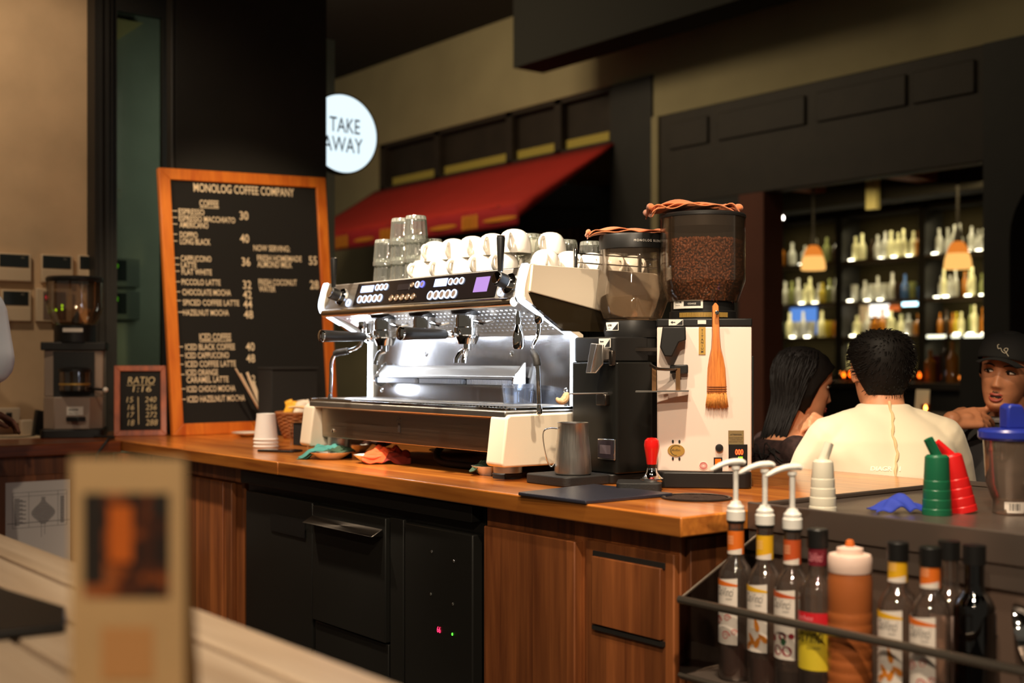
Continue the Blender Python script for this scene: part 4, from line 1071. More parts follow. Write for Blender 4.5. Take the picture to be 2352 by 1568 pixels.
for row in BT.split('\n'):
    t_, c_ = row.split('|'); u0, v0, u1, h_ = map(float, c_.split(','))
    mb = MB().fit(t_, lambda s, t: BP(u0 + (u1 - u0) * s, v0 + h_ * t, .003), bold=.012)
    if t_ in ('COFFEE', 'ICED COFFEE'): bslab(u0, u1, v0 - .006, v0 - .003, .0028, .003, mb)
    nm = 'price' if t_[0].isdigit() else 'lettering'
    mb.build(nm, m_letter, board, smooth=0, fix=False)
ds = MB()
for u, v in BD: bslab(u, u + .023, v - .0018, v + .0018, .002, .003, ds)
ds.build('dashes', m_letter, board, smooth=0, fix=False)

# round sign beyond the black panel
sg_c = V((-3.72, 1.374, 2.392)); sr = .197
sg = thing('round_sign', 'round white illuminated hanging sign reading TAKE AWAY', 'sign', sg_c)
MB().lathe([(0, -.05), (sr + .008, -.05), (sr + .008, .0), (sr, .003), (sr, -.004), (0, -.004)], 56, sg_c, (1, 0, 0)).build('rim', m_black, sg)
MB().lathe([(0, .0), (sr, .0), (sr, -.003), (0, -.003)], 56, sg_c, (1, 0, 0)).build('face', glow('sign_light', (228, 247, 255), 1.15), sg)
MB().tube([sg_c + V((-.05, 0, 0)), sg_c + V((-.075, 0, 0)), V((-3.795, 1.25, 2.392)), V((-3.6, 1.12, 2.392)), V((-3.515, 1.10, 2.392))], .012, 10).build('bracket', m_black, sg)
def sgn(y0, y1, z0, z1): return lambda s, t: (sg_c.x + .004, y0 + (y1 - y0) * s, z0 + (z1 - z0) * t)
y1_, y2_ = [atx(px, 300, sg_c.x).y for px in (756, 826)]
MB().fit('TAKE', sgn(y1_, y2_, atx(790, 305, sg_c.x).z, atx(790, 271, sg_c.x).z), bold=.004).fit('AWAY', sgn(atx(741, 330, sg_c.x).y, atx(832, 330, sg_c.x).y, atx(790, 350, sg_c.x).z, atx(790, 315, sg_c.x).z), bold=.004).build('lettering', m_ink, sg, smooth=0, fix=False)

# ================================================================ SMALL CHALKBOARD
cb_o = V((-3.386, .072, .92)); cb_e = V((.077, .2, 0)).normalized(); cb_n = V((cb_e.y, -cb_e.x, 0)); cb_up = (V((0, 0, .297)) - cb_n * .06); CHH = cb_up.length; cb_up.normalize(); cN = cb_e.cross(cb_up)
def CP(u, v, t=0.0): return cb_o + cb_e * u + cb_up * v + cN * t
def cslab(q, t0, t1, mb=None):
    return (mb or MB()).add([CP(*p, t0) for p in q] + [CP(*p, t1) for p in q], [(0, 3, 2, 1), (4, 5, 6, 7), (0, 1, 5, 4), (1, 2, 6, 5), (2, 3, 7, 6), (3, 0, 4, 7)])
chb = thing('chalkboard', 'small wood-framed chalkboard with handwritten ratios leaning beside the big menu board', 'chalkboard', CP(.1, 0))
CWW = .214; cf = .024
m_frame2 = wood('reddish_frame_wood', (176, 84, 36), (110, 44, 18), 'z', 'y', 3.0, .5, .1, 0, 1.2, .05)
cslab([(.01, .01), (CWW - .01, .01), (CWW - .01, CHH - .01), (.01, CHH - .01)], -.008, .001).build('slate', m_felt, chb)
for q in ([(0, 0), (CWW, 0), (CWW - cf, cf), (cf, cf)], [(0, CHH), (cf, CHH - cf), (CWW - cf, CHH - cf), (CWW, CHH)], [(0, 0), (cf, cf), (cf, CHH - cf), (0, CHH)], [(CWW, 0), (CWW, CHH), (CWW - cf, CHH - cf), (CWW - cf, cf)]):
    cslab(q, -.01, .008).build('frame_rail', m_frame2, chb, bevel=.0015)
ck = MB()
for t_, u0, u1, v0, v1 in (('RATIO', .055, .165, .225, .255), ('1:16', .075, .15, .19, .215), ('15', .05, .075, .145, .168), ('16', .055, .08, .112, .135), ('17', .053, .078, .08, .102), ('18', .055, .08, .045, .07),
                           ('240', .125, .17, .145, .168), ('256', .128, .172, .112, .135), ('272', .127, .172, .08, .102), ('288', .128, .175, .045, .07)):
    ck.fit(t_, lambda s, t: CP(u0 + (u1 - u0) * s + .004 * t, v0 + (v1 - v0) * t, .002), bold=-.005)
cslab([(.052, .217), (.165, .22), (.165, .222), (.052, .219)], .0015, .002, ck); cslab([(.098, .05), (.101, .05), (.099, .168), (.096, .168)], .0015, .002, ck)
ck.build('chalk_writing', mat('chalk', (196, 178, 140), .9), chb, smooth=0, fix=False)

# ================================================================ LEFT GRINDER
g3 = thing('coffee_grinder', 'grey coffee grinder with an empty smoky hopper by the plaster wall', 'coffee grinder', (-3.53, -.045, .918), math.radians(66))
M3 = wmat(g3)
def L3(): return MB(M3)
m_taupe = mat('taupe_enamel', (150, 132, 118), .4)
L3().rbox(-.125, .125, -.13, .13, 0, .035, .02).build('base', m_plastic_black, g3, bevel=.003)
L3().prism([(-.118, .12), (.118, .12), (.118, -.06), (.07, -.115), (-.07, -.115), (-.118, -.06)], .035, .17, 'z').prism([(-.118, .12), (.118, .12), (.118, -.04), (.085, -.045), (-.085, -.045), (-.118, -.04)], .17, .365, 'z').build('body', m_taupe, g3, bevel=.004)
L3().box(-.13, .13, -.06, .125, .365, .40).build('top_cap', m_plastic_black, g3, bevel=.004)
L3().box(-.08, .085, -.052, -.04, .17, .36).build('dark_front', m_plastic_black, g3)
L3().lathe([(0, .40), (.085, .40), (.085, .47), (.07, .475), (0, .475)], 32, (0, .01, 0)).build('neck', m_plastic_black, g3)
L3().lathe([(.075, .475), (.088, .48), (.112, .53), (.115, .55), (.115, .665), (.113, .665), (.113, .55), (.11, .531), (.086, .482), (.075, .478)], 40, (0, .01, 0)).build('hopper', m_smokedark, g3)
L3().lathe([(.1155, .655), (.118, .66), (.118, .672), (.11, .678), (0, .68), (0, .672), (.113, .668)], 40, (0, .01, 0)).build('lid', m_plastic_black, g3)
L3().lathe([(0, .0), (.03, .0), (0, .06)], 20, (0.01, .01, .478)).build('hopper_cone', m_plastic_black, g3)
ds_ = L3().lathe([(0, .195), (.062, .195), (.062, .275), (.060, .275), (.060, .2), (0, .2)], 30, (.01, -.10, 0)).build('doser', m_smokedark, g3)
L3().lathe([(0, .275), (.065, .275), (.065, .287), (.05, .294), (0, .296)], 30, (.01, -.10, 0)).build('doser_lid', m_plastic_black, ds_)
L3().lathe([(.0605, .22), (.063, .22), (.063, .228), (.0605, .228)], 30, (.01, -.10, 0)).build('doser_band', m_brass, ds_)
lv = L3().tube([(.07, -.10, .205), (.13, -.13, .20)], .006, 10).build('dosing_lever', m_plastic_black, g3)
L3().ell((.135, -.133, .20), .011).build('lever_knob', m_porcelain, lv)
lb = L3().box(-.02, .045, -.117, -.1148, .095, .13).build('label', m_label, g3)
L3().text('ANFIM', .013, lambda x, y, z: (-.013 + x, -.1175, .113 + y), bold=.02).text('Milano Italy', .008, lambda x, y, z: (-.013 + x, -.1175, .10 + y)).build('print', m_ink, lb, smooth=0, fix=False)
lb = L3().box(-.04, .04, -.076, -.0735, .442, .458).build('label', m_label, g3)
L3().prism([(-.02, -.16), (.03, -.14), (.06, -.16), (.03, -.175)], .07, .09, 'z').box(-.005, .02, -.15, -.11, .073, .085).build('fork', m_plastic_black, g3, bevel=.003)

# ================================================================ CONTROLLERS AND PLUGS ON THE LEFT WALL
m_dev = mat('cream_controller_plastic', (214, 190, 158), .5)
m_scr = mat('dark_controller_screen', (36, 42, 42), .2)
def controller(y0, y1, z0, z1, label, kind, grp='wall controllers'):
    t = thing('wall_controller', label, 'controller', (-3.85, (y0 + y1) / 2, z0), 0, grp)
    MB().box(-3.85, -3.825, y0, y1, z0, z1).build('case', m_dev, t, bevel=.004)
    w_ = y1 - y0; h_ = z1 - z0
    if kind == 'lcd':
        MB().box(-3.826, -3.822, y0 + .005, y1 - .012, z0 + h_ * .52, z1 - .006).build('screen', m_scr, t, bevel=.001)
        MB().box(-3.826, -3.823, y0 + .002, y1 - .002, z0 + .004, z0 + h_ * .46).build('cover', m_dev, t, bevel=.002)
        MB().text('88.8', .012, lambda x, y, z: (-3.8215, y1 - .045 + x, z1 - .022 + y), sx=.7).build('readout', mat('pale_grey_print', (140, 130, 112), .6), t, smooth=0, fix=False)
    else:
        MB().box(-3.826, -3.822, y0 + .03, y1 - .03, z0 + .01, z1 - .014).build('panel', mat('brown_grey_panel', (120, 100, 86), .5), t, bevel=.002)
        MB().box(-3.8225, -3.8205, y0 + .035, y0 + .065, z1 - .055, z1 - .025).build('display', m_scr, t)
        MB().text('16', .024, lambda x, y, z: (-3.82, y0 + .038 + x, z1 - .048 + y), sx=.7, bold=.03).build('digits', glow('red_led_digits', (255, 30, 60), 2.6), t, smooth=0, fix=False)
        for dy, dz in ((.085, -.095), (.112, -.075), (.112, -.09)): MB().ell((-3.8215, y0 + dy, z1 + dz), (.002, .0045, .0055), nu=10, nv=6).build('light', glow('green_yellow_led', (190, 255, 20), 2.2), t)
controller(-.275, -.135, 1.584, 1.708, 'cream wall controller, leftmost of the upper row on the plaster wall', 'lcd')
controller(-.092, .048, 1.584, 1.711, 'cream wall controller in the upper row right above the grinder hopper', 'lcd')
controller(.072, .212, 1.584, 1.716, 'cream wall controller in the upper row cut off by the black column', 'lcd')
controller(-.26, -.136, 1.41, 1.548, 'cream wall controller in the lower row beside the white sleeve', 'lcd')
controller(-.115, .045, 1.412, 1.56, 'cream wall controller with red digits seen through the grey hopper', 'led')
# two reflected controllers, built as things behind the glass
for z0, tx in ((1.60, '30'), (1.44, '32')):
    t = thing('thermostat', 'dim thermostat reflection built behind the green glass showing green digits %s' % tx, 'thermostat', (-4.2, .42, z0), 0, 'thermostat reflections built behind the green glass')
    MB().box(-4.2, -4.17, .345, .49, z0, z0 + .14).build('case', mat('dim_green_plastic', (96, 104, 92), .5), t, bevel=.004)
    MB().box(-4.17, -4.166, .355, .42, z0 + .03, z0 + .13).build('screen', m_scr, t)
    MB().text(tx, .026, lambda x, y, z: (-4.1655, .36 + x, z0 + .092 + y), sx=.75, bold=.03).build('digits', glow('green_led_digits', (140, 255, 20), .4), t, smooth=0, fix=False)
# plugs on the left worktop
t = thing('socket_box', 'white double socket box at the foot of the plaster wall', 'socket', (-3.83, -.24, .98)); MB().box(-3.85, -3.80, -.30, -.19, .965, 1.035).build('case', mat('white_socket', (214, 196, 172), .5), t, bevel=.004); MB().box(-3.80, -3.798, -.25, -.225, .985, 1.015).build('sockets', m_plastic_black, t)
t = thing('plug_adapter', 'small cream plug adapter on the worktop left of the grey grinder', 'adapter', (-3.72, -.20, .918)); MB().box(-3.74, -3.70, -.215, -.165, .9185, .985).build('case', mat('white_socket', (214, 196, 172), .5), t, bevel=.004)
t = thing('power_adapter', 'black power adapter standing against the grey grinder', 'adapter', (-3.66, -.17, .918)); MB().prism([(-.175, .9185), (-.125, .9185), (-.12, 1.02), (-.16, 1.03)], -3.70, -3.66, 'x').build('case', m_plastic_black, t, bevel=.004)
tag(MB().tube(spl([(-3.68, -.15, .93), (-3.6, -.2, .922), (-3.55, -.27, .922), (-3.6, -.36, .922), (-3.7, -.45, .922)], 5), .0035, 8).build('power_cable', m_rubber), 'thin black cable trailing across the left worktop', 'cable')
tag(box1(-3.76, -3.5, -.42, -.16, .918, .9205).build('paper_sheet', mat('cream_paper', (220, 198, 166), .8)), 'cream sheet of paper lying left of the grey grinder', 'paper')
tag(MB().tube(spl([(-3.36, -.02, .925), (-3.25, .02, .926), (-3.17, -.03, .925), (-3.10, -.06, .922), (-3.094, -.08, .90), (-3.096, -.10, .87), (-3.097, -.11, .83)], 6), .005, 8).build('power_cable', m_rubber), 'black cable hanging over the corner of the left worktop', 'cable')

# ================================================================ THINGS ON THE WORKTOP
ZC = .9202
# paper cups, upside down, nested
p0 = atz(611, 1027, .92)
for k in range(3):
    z = ZC + .013 * k
    c = thing('paper_cup', 'white paper cup upside down, %s of the nested stack by the menu board' % ['bottom one', 'middle one', 'topmost'][k], 'cup', (p0.x, p0.y, z), 0, 'nested white paper cups')
    MB(TR((p0.x, p0.y, z))).lathe([(.0430, 0), (.0455, .0015), (.0465, .004), (.0455, .0068), (.0432, .008), (.0345, .088), (.0342, .098), (.0325, .0985), (.0322, .094), (0, .094), (0, .092), (.0335, .092), (.042, .006), (.0415, 0)], 40).build('wall', mat('white_card', (232, 228, 222), .6), c)
tag(MB().lathe([(0, ZC), (.03, ZC), (.072, ZC + .016), (.0735, ZC + .019), (.07, ZC + .019), (.03, ZC + .005), (0, ZC + .005)], 36, (*(atz(572, 997, .93).xy), 0)).build('saucer', m_porcelain), 'white saucer half hidden behind the paper cups', 'saucer')
a = atz(628, 1034, .92)
t = thing('flat_phone', 'thin dark phone lying on the worktop in front of the paper cups', 'phone', (a.x + .07, a.y + .02, ZC))
MB(TR((a.x + .07, a.y - .01, ZC), .5)).rbox(-.075, .075, -.035, .035, 0, .007, .01).build('case', m_plastic_black, t, bevel=.0015)
MB(TR((a.x + .07, a.y - .01, ZC), .5)).rbox(-.07, .07, -.031, .031, .007, .0078, .008).build('screen', m_glassblk, t)
# black box, straws, wicker basket, napkin holder
xl = atx(592, 940, -3.13)
t = thing('black_box', 'plain black box standing before the menu board behind the paper cups', 'box', (-3.06, xl.y + .1, .92))
MB().box(-3.13, -3.0, xl.y, xl.y + .22, ZC, 1.20).build('body', m_felt, t, bevel=.004); MB().box(-3.135, -2.995, xl.y - .001, xl.y + .225, 1.2, 1.212).build('lid', m_felt, t, bevel=.003)
random.seed(4)
for k in range(6):
    top = atx(541 + k * 7.5 + (k % 2) * 4, 846 + (k % 3) * 9 + k * 3, -3.185 + .006 * (k % 2)); bot = atx(612 + k * 3, 970 + k * 6, -3.178 + .006 * (k % 2))
    bot = bot + (bot - top) * ((bot.z - ZC - .004) / (top.z - bot.z))
    tag(MB().tube([bot, bot * .05 + top * .95, top], [.0062, .0062, .0066], 8, flat=.6).build('paper_straw', mat('white_straw_paper', (226, 206, 180), .8)), 'white paper-wrapped straw, %s from the left of the bundle by the black box' % ORD[k], 'straw', 'paper-wrapped straws')
bc = atz(682, 1006, .92); bx, by = bc.x, bc.y
t = thing('wicker_basket', 'brown wicker basket of sugar sachets left of the espresso machine', 'basket', (bx, by, ZC))
bk = MB()
for j in range(13):
    z = ZC + .006 + j * .0075; r = .052 + .03 * (j / 12) ** .8
    bk.tube([(bx + r * math.cos(2 * PI * i / 40) * (1 + .025 * (-1) ** (i // 2 + j)), by + r * math.sin(2 * PI * i / 40) * (1 + .025 * (-1) ** (i // 2 + j)), z) for i in range(40)], .0043, 6, closed=True)
bk.lathe([(0, ZC), (.05, ZC), (.05, ZC + .004), (0, ZC + .004)], 24, (bx, by, 0))
bk.build('weave', mat('brown_wicker', (150, 92, 48), .7, var=.3, vscale=60), t)
bk = MB().tube([(bx + .084 * math.cos(2 * PI * i / 40), by + .084 * math.sin(2 * PI * i / 40), ZC + .104) for i in range(40)], .0065, 8, closed=True).build('rim', mat('brown_wicker', (150, 92, 48), .7), t)
random.seed(8)
for k in range(18):
    yel = k < 7; ang = random.uniform(-.5, .5)
    d = -RT * (.03 - .012 * (k % 3)) + FWD * random.uniform(-.03, .04) if yel else RT * (.0 + .009 * (k % 6)) + FWD * random.uniform(-.045, .03)
    M = TR((bx + d.x, by + d.y, ZC + .118 + random.uniform(-.006, .014)), math.atan2(RT.y, RT.x) + ang, random.uniform(-.45, .2), random.uniform(-.5, .5))
    col = mat('yellow_sachet_paper', (230, 170, 40), .6) if yel else mat('white_sachet_paper', (236, 222, 204), .6)
    o = MB(M).grid(lambda u, v: V(((u - .5) * .032, .004 * math.sin(u * PI) * math.sin(v * PI), (v - .5) * .055)), 5, 7).grid(lambda u, v: V(((u - .5) * .032, -.004 * math.sin(u * PI) * math.sin(v * PI), (v - .5) * .055)), 5, 7).build('sugar_sachet', col, None, fix=False)
    tag(o, 'yellow sugar sachet in the left of the wicker basket' if yel else 'white sugar sachet in the wicker basket', 'sachet', 'yellow sugar sachets in the basket' if yel else 'white sugar sachets in the basket')
a, b = atd(664, 936, 4.66), atd(742, 938, 4.58)
tag(MB().tube(spl([a, a.lerp(b, .3) + V((0, 0, .004)), a.lerp(b, .65), b], 5), [.006 + .006 * math.sin(i / 15 * PI) for i in range(16)], 10, flat=.5).build('wooden_spoon', mat('pale_spoon_wood', (226, 188, 138), .6)), 'pale wooden spoon lying across the top of the wicker basket', 'spoon')
nb = atz(690, 1024, .92)
t = thing('napkin_holder', 'black wire-edged napkin holder between the paper cups and the machine', 'napkin holder', (nb.x, nb.y, ZC))
MB(TR((nb.x, nb.y + .02, ZC), .0)).box(-.06, .06, -.02, .05, 0, .085).build('body', m_felt, t, bevel=.003)
MB(TR((nb.x, nb.y + .02, ZC), .0)).tube([(-.066, -.024, .0), (-.066, -.024, .082), (-.058, -.024, .091), (.06, -.024, .091), (.066, -.024, .08), (.066, -.024, 0)], .003, 8).build('wire', m_chrome, t)

# saucers and rags under the machine
def saucer(px, py, r, h, label, nm='saucer'):
    p = atz(px, py, .92)
    o = MB().lathe([(0, ZC), (r * .5, ZC), (r * .62, ZC + h * .25), (r * .97, ZC + h * .92), (r, ZC + h), (r * .94, ZC + h), (r * .58, ZC + h * .38), (r * .3, ZC + h * .22), (0, ZC + h * .2)], 40, (p.x, p.y + r * .5, 0)).build(nm, m_porcelain)
    tag(o, label, 'saucer'); return V((p.x, p.y + r * .5, ZC))
def rag_mat(name, c1, c2, cut, ax=0, rough=.95):
    if name in MATS: return MATS[name]
    m, N, L, B = _new(name); tc = N.new('ShaderNodeTexCoord'); sp = N.new('ShaderNodeSeparateXYZ'); L.new(tc.outputs['Object'], sp.inputs[0])
    gt = N.new('ShaderNodeMath'); gt.operation = 'GREATER_THAN'; gt.inputs[1].default_value = cut; L.new(sp.outputs[ax], gt.inputs[0])
    mx = N.new('ShaderNodeMix'); mx.data_type = 'RGBA'; mx.inputs[6].default_value = rgb(*c1); mx.inputs[7].default_value = rgb(*c2); L.new(gt.outputs[0], mx.inputs[0])
    L.new(mx.outputs[2], B.inputs['Base Color']); B.inputs['Roughness'].default_value = rough
    n = N.new('ShaderNodeTexNoise'); n.inputs['Scale'].default_value = 500; L.new(tc.outputs['Object'], n.inputs['Vector'])
    bp = N.new('ShaderNodeBump'); bp.inputs['Strength'].default_value = .3; bp.inputs['Distance'].default_value = .002; L.new(n.outputs['Fac'], bp.inputs['Height']); L.new(bp.outputs['Normal'], B.inputs['Normal'])
    MATS[name] = m; return m
def rag(name, c, rx, ry, h, m, label, seed, rot=0.0, droop=None):
    """a crumpled rag: folded heap with creases, one end hanging to the worktop"""
    random.seed(seed); ph = [random.random() * 6.3 for _ in range(8)]; ca, sa = math.cos(rot), math.sin(rot)
    mb = MB()
    for layer in range(2):
        def fn(u, v):
            x = (u - .5) * 2; y = (v - .5) * 2
            rr = 1 + .14 * math.sin(math.atan2(y, x) * 3 + ph[0] + layer)
            z = h * (.35 + .5 * layer) * max(0, 1 - (x * x) ** 1.6 * .75) * max(0, 1 - abs(y) ** 2.6 * .7)
            z += h * .22 * math.sin(x * 5 + y * 3 + ph[1]) + h * .14 * math.sin(x * 9 - y * 7 + ph[2] + layer) + h * .12 * math.sin(y * 11 + ph[3] + x * 2)
            if droop: z += droop(x, y) 
            sc = rr * (1 - .28 * layer)
            X, Y = x * rx * sc, y * ry * sc
            return V((X * ca - Y * sa, X * sa + Y * ca, max(z, -c_z)))
        c_z = c.z - ZC - .002
        mb.grid(fn, 34, 24)
    o = mb.build(name, m, None, smooth=180, solid=.0022, fix=False); o.location = c
    return tag(o, label, 'cloth')
LRX = math.atan2(RT.y, RT.x)
s1 = saucer(737, 1055, .072, .024, 'white saucer under the teal rag at the left front of the machine')
rag('teal_rag', s1 + V((-.012, -.012, .026)), .085, .034, .018, rag_mat('teal_and_green_cloth', (70, 138, 132), (58, 82, 62), .028), 'teal and dark green rag draped over a saucer left of the orange rag', 21, LRX, lambda x, y: -.03 * max(0, -x - .45) / .55)
s2 = saucer(838, 1064, .062, .026, 'white saucer under the orange rag below the machine')
rag('orange_rag', s2 + V((.048, .02, .026)), .068, .042, .026, rag_mat('orange_and_maroon_cloth', (236, 92, 48), (120, 34, 22), .022), 'orange and maroon rag heaped on a saucer below the machine', 33, LRX, lambda x, y: -.022 * max(0, -y - .35) / .65)
s3 = saucer(800, 1040, .06, .03, 'white saucer behind the orange rag under the machine')
rag('brown_rag', s3 + V((.03, .03, .03)), .075, .035, .022, rag_mat('dark_brown_cloth', (84, 46, 36), (70, 40, 34), .03), 'dark brown rag on the saucer behind the orange rag', 12, LRX)
s4 = saucer(1105, 1091, .048, .026, 'small white bowl holding the green rag by the right front foot', 'small_bowl')
rag('green_rag', s4 + V((0.005, .0, .024)), .048, .03, .016, rag_mat('dark_green_cloth', (62, 84, 66), (48, 66, 52), 0), 'small dark green rag in the bowl by the right front foot of the machine', 17, LRX, lambda x, y: -.012 * max(0, -x - .5) / .5)
p = atz(985, 1046, .92)
tag(MB().lathe([(0, ZC), (.06, ZC), (.098, ZC + .012), (.1, ZC + .016), (.09, ZC + .015), (.06, ZC + .006), (0, ZC + .006)], 40, (p.x, p.y + .12, 0)).build('side_plate', mat('tan_glazed_plate', (214, 160, 92), .3)), 'tan plate lying under the middle of the espresso machine', 'plate')
tag(MB().tube(spl([(-1.36, .40, 1.0), (-1.36, .36, .985), (-1.35, .325, .955), (-1.31, .31, .935), (-1.22, .315, .93), (-1.1, .33, .93)], 6), .011, 12).build('drain_hose', m_rubber), 'black drain hose curving out below the espresso machine', 'hose')

# milk pitcher
pp = atd(1316, 1086, 3.2); px_, py_ = pp.x, pp.y; zb = .9452
tag(MB().rbox(px_ - .11, px_ + .06, py_ - .075, py_ + .09, .9202, .945, .02).build('rubber_stand', m_rubber, bevel=.003), 'thick black rubber stand under the steel milk pitcher', 'mat')
pt = thing('milk_pitcher', 'steel milk pitcher with a strap handle beside the right end of the machine', 'pitcher', (px_, py_, zb))
HD = V((-RT.x, -RT.y, 0))
def lip(a, z): return 1 + (.10 * max(0, math.cos(a - 1.2)) ** 12 if z > zb + .12 else 0)
MB().lathe([(0, zb), (.044, zb), (.0475, zb + .004), (.0478, zb + .012), (.0455, zb + .05), (.0405, zb + .10), (.0392, zb + .128), (.0405, zb + .134), (.0385, zb + .134), (.0375, zb + .126), (.039, zb + .10), (.044, zb + .05), (.046, zb + .012), (0, zb + .008)], 44, (px_, py_, 0), fn=lip).build('body', m_steel_z, pt)
h0 = V((px_, py_, 0)) + HD * .039
MB().tube(spl([h0 + V((0, 0, zb + .118)), h0 + HD * .02 + V((0, 0, zb + .119)), h0 + HD * .036 + V((0, 0, zb + .112)), h0 + HD * .038 + V((0, 0, zb + .09)), h0 + HD * .030 + V((0, 0, zb + .045)), h0 + HD * .018 + V((0, 0, zb + .02)), h0 + HD * .006 + V((0, 0, zb + .03))], 6), .0065, 10, flat=.3, up=(0, 0, 1)).build('handle', m_chrome, pt)

# mats, tamper, knock hole
q = [atz(*p, .927) for p in ((1190, 1131), (1345, 1151), (1545, 1133), (1365, 1112))]
ctr = sum(q, V()) / 4
mt = MB().add([V((p.x, p.y, .9202)) for p in q] + [V((p.x, p.y, .9285)) for p in q], [(3, 2, 1, 0), (4, 5, 6, 7), (0, 1, 5, 4), (1, 2, 6, 5), (2, 3, 7, 6), (3, 0, 4, 7)]).build('tamping_mat', mat('blue_black_rubber', (46, 47, 58), .3, bump=.15, bscale=250), None, bevel=.002)
tag(mt, 'flat blue-black tamping mat at the front edge of the worktop', 'mat')
tq = atz(1497, 1101, .945)
tag(MB().rbox(-.575, tq.x + .06, .235, .338, .9202, .9405, .012).build('corner_mat', m_rubber, None, bevel=.002), 'black rubber block mat under the red tamper', 'mat') if 0 else None
tx, ty = tq.x, tq.y
cm_ = MB(TR((tx - .005, ty - .01, 0), PI / 4)).rbox(-.075, .035, -.05, .055, .9202, .9405, .012).build('tamper_mat', m_rubber, None, bevel=.002)
tag(cm_, 'black rubber block under the red-handled tamper', 'mat')
zt_ = .9408
tm = thing('coffee_tamper', 'coffee tamper with a glossy red handle and chrome base', 'tamper', (tx, ty, zt_))
MB().lathe([(0, zt_), (.029, zt_), (.0295, zt_ + .003), (.029, zt_ + .008), (.022, zt_ + .012), (.014, zt_ + .022), (.0115, zt_ + .033), (0, zt_ + .033)], 36, (tx, ty, 0)).build('base', m_chrome, tm)
MB().lathe([(0, zt_ + .033), (.0115, zt_ + .033), (.012, zt_ + .042), (0, zt_ + .042)], 24, (tx, ty, 0)).build('collar', m_dsteel, tm)
MB().lathe([(0, zt_ + .042), (.0125, zt_ + .042), (.0145, zt_ + .058), (.0185, zt_ + .080), (.0195, zt_ + .090), (.0175, zt_ + .101), (.011, zt_ + .107), (0, zt_ + .1085)], 32, (tx, ty, 0)).build('handle', mat('glossy_red', (214, 26, 22), .18, coat=.6), tm)
kc = atz(1600, 1143, .921)
kt = thing('knock_hole', 'round steel-rimmed chute in the worktop filled with coffee grounds', 'knock chute', (kc.x, kc.y, .92))
MB().lathe([(.072, .9203), (.082, .9203), (.082, .9225), (.078, .9245), (.072, .9235)], 44, (kc.x, kc.y, 0)).build('rim', m_dsteel, kt)
random.seed(5)
MB().grid(lambda u, v: V((kc.x + .072 * v * math.cos(2 * PI * u), kc.y + .072 * v * math.sin(2 * PI * u), .9206 + .0022 * random.random())), 40, 14, cu=True).build('coffee_grounds', mat('wet_grounds', (46, 28, 18), .8, bump=.5, bscale=300), kt, smooth=0, fix=False)

# ================================================================ STEEL BENCH AND SPEED RACK
m_bsteel = mat('dark_bench_steel', (128, 114, 104), .34, .75, rvar=.1, vscale=9)
BZ = .925
bn_ = thing('steel_bench', 'dark steel bar bench with a raised edge right of the wooden worktop', 'bench', (.8, .6, 0))
MB().box(.006, 1.6, .20, .995, .895, BZ).build('bench_top', m_bsteel, bn_, bevel=.002)
MB().box(.006, 1.6, .192, .202, .88, .939).box(.006, .016, .202, .985, BZ, .936).box(.006, 1.6, .985, .995, BZ, .938).build('raised_edge', m_bsteel, bn_, bevel=.003)
MB().box(.006, 1.6, .196, .21, .835, .88).build('apron', m_bsteel, bn_, bevel=.002)
MB().box(.01, 1.6, .215, .98, 0, .895).build('body', m_black, bn_)
MB().box(.52, 1.58, .50, .96, .925, .955).build('upstand', m_bsteel, bn_, bevel=.003)
rk = thing('speed_rack', 'low wire bottle rack fixed to the front of the dark steel bench', 'bottle rack', (.6, .08, .6))
m_rod = mat('bright_steel_rod', (158, 146, 132), .26, .9)
ZR, YR = .762, -.035
MB().tube([(.03, YR, ZR), (.8, YR, ZR), (1.5, YR, ZR)], .0085, 12).build('front_rail', m_rod, rk)
for x in (.03, 1.5):
    MB().tube([(x, YR, ZR), (x, .196, .955 - .085)], .003, 8).build('side_arm', m_rod, rk)
    MB().tube([(x, YR, ZR), (x, YR, .612)], .003, 8).build('upright', m_rod, rk) if x > 1 else None
    MB().prism([(YR, ZR), (YR, .612), (.194, .612), (.194, .866)], x - .0015, x + .0015, 'x').build('end_plate', thin_glass('smoky_end_plate', (120, 108, 98), .2, .05), rk)
MB().tube([(.03, .19, .612), (.03, YR, .612), (1.5, YR, .612), (1.5, .19, .612)], .005, 10).build('lower_rail', m_rod, rk)
MB().box(.03, 1.5, YR, .205, .604, .611).build('floor_plate', m_bsteel, rk)
MB().box(.03, 1.5, .203, .2145, .604, .835).build('back_plate', mat('brown_steel_plate', (112, 92, 80), .45, .4), rk)
ZB = .6115

m_bglass = thin_glass('bottle_glass', (240, 230, 220), .30, .03, .04, (214, 190, 176))
m_syrup_d = mat('dark_syrup', (44, 24, 14), .08, coat=.5)
m_syrup_a = mat('amber_syrup', (110, 46, 12), .06, trans=.6, ior=1.36)
m_lbl = mat('white_label_paper', (236, 224, 212), .55)
m_or, m_ye, m_rdo, m_mar = mat('orange_label', (226, 112, 30), .5), mat('yellow_label', (234, 178, 26), .5), mat('red_orange_label', (200, 84, 36), .5), mat('maroon_label', (120, 30, 44), .5)
m_lred, m_lye = mat('red_label', (212, 34, 44), .5), mat('bright_yellow_label', (226, 200, 50), .5)
FACE = -PI / 2 - .12
BOTH = .312
BPROF = [(0, 0), (.030, 0), (.033, .004), (.0335, .012), (.0335, .195), (.0325, .208), (.027, .222), (.020, .231), (.0165, .238), (.0155, .25), (.0155, .305), (.0165, .306), (.0165, .312), (.0135, .312), (.0135, .25)]
def wrapper(bx, by, bz, r, a0, a1, z0, z1, t=.0006, tilt=0.0):
    return lambda s, q: V((bx + (r + t) * math.cos(a0 + (a1 - a0) * s), by + (r + t) * math.sin(a0 + (a1 - a0) * s), bz + z0 + (z1 - z0) * q + tilt * s * (q > .5)))
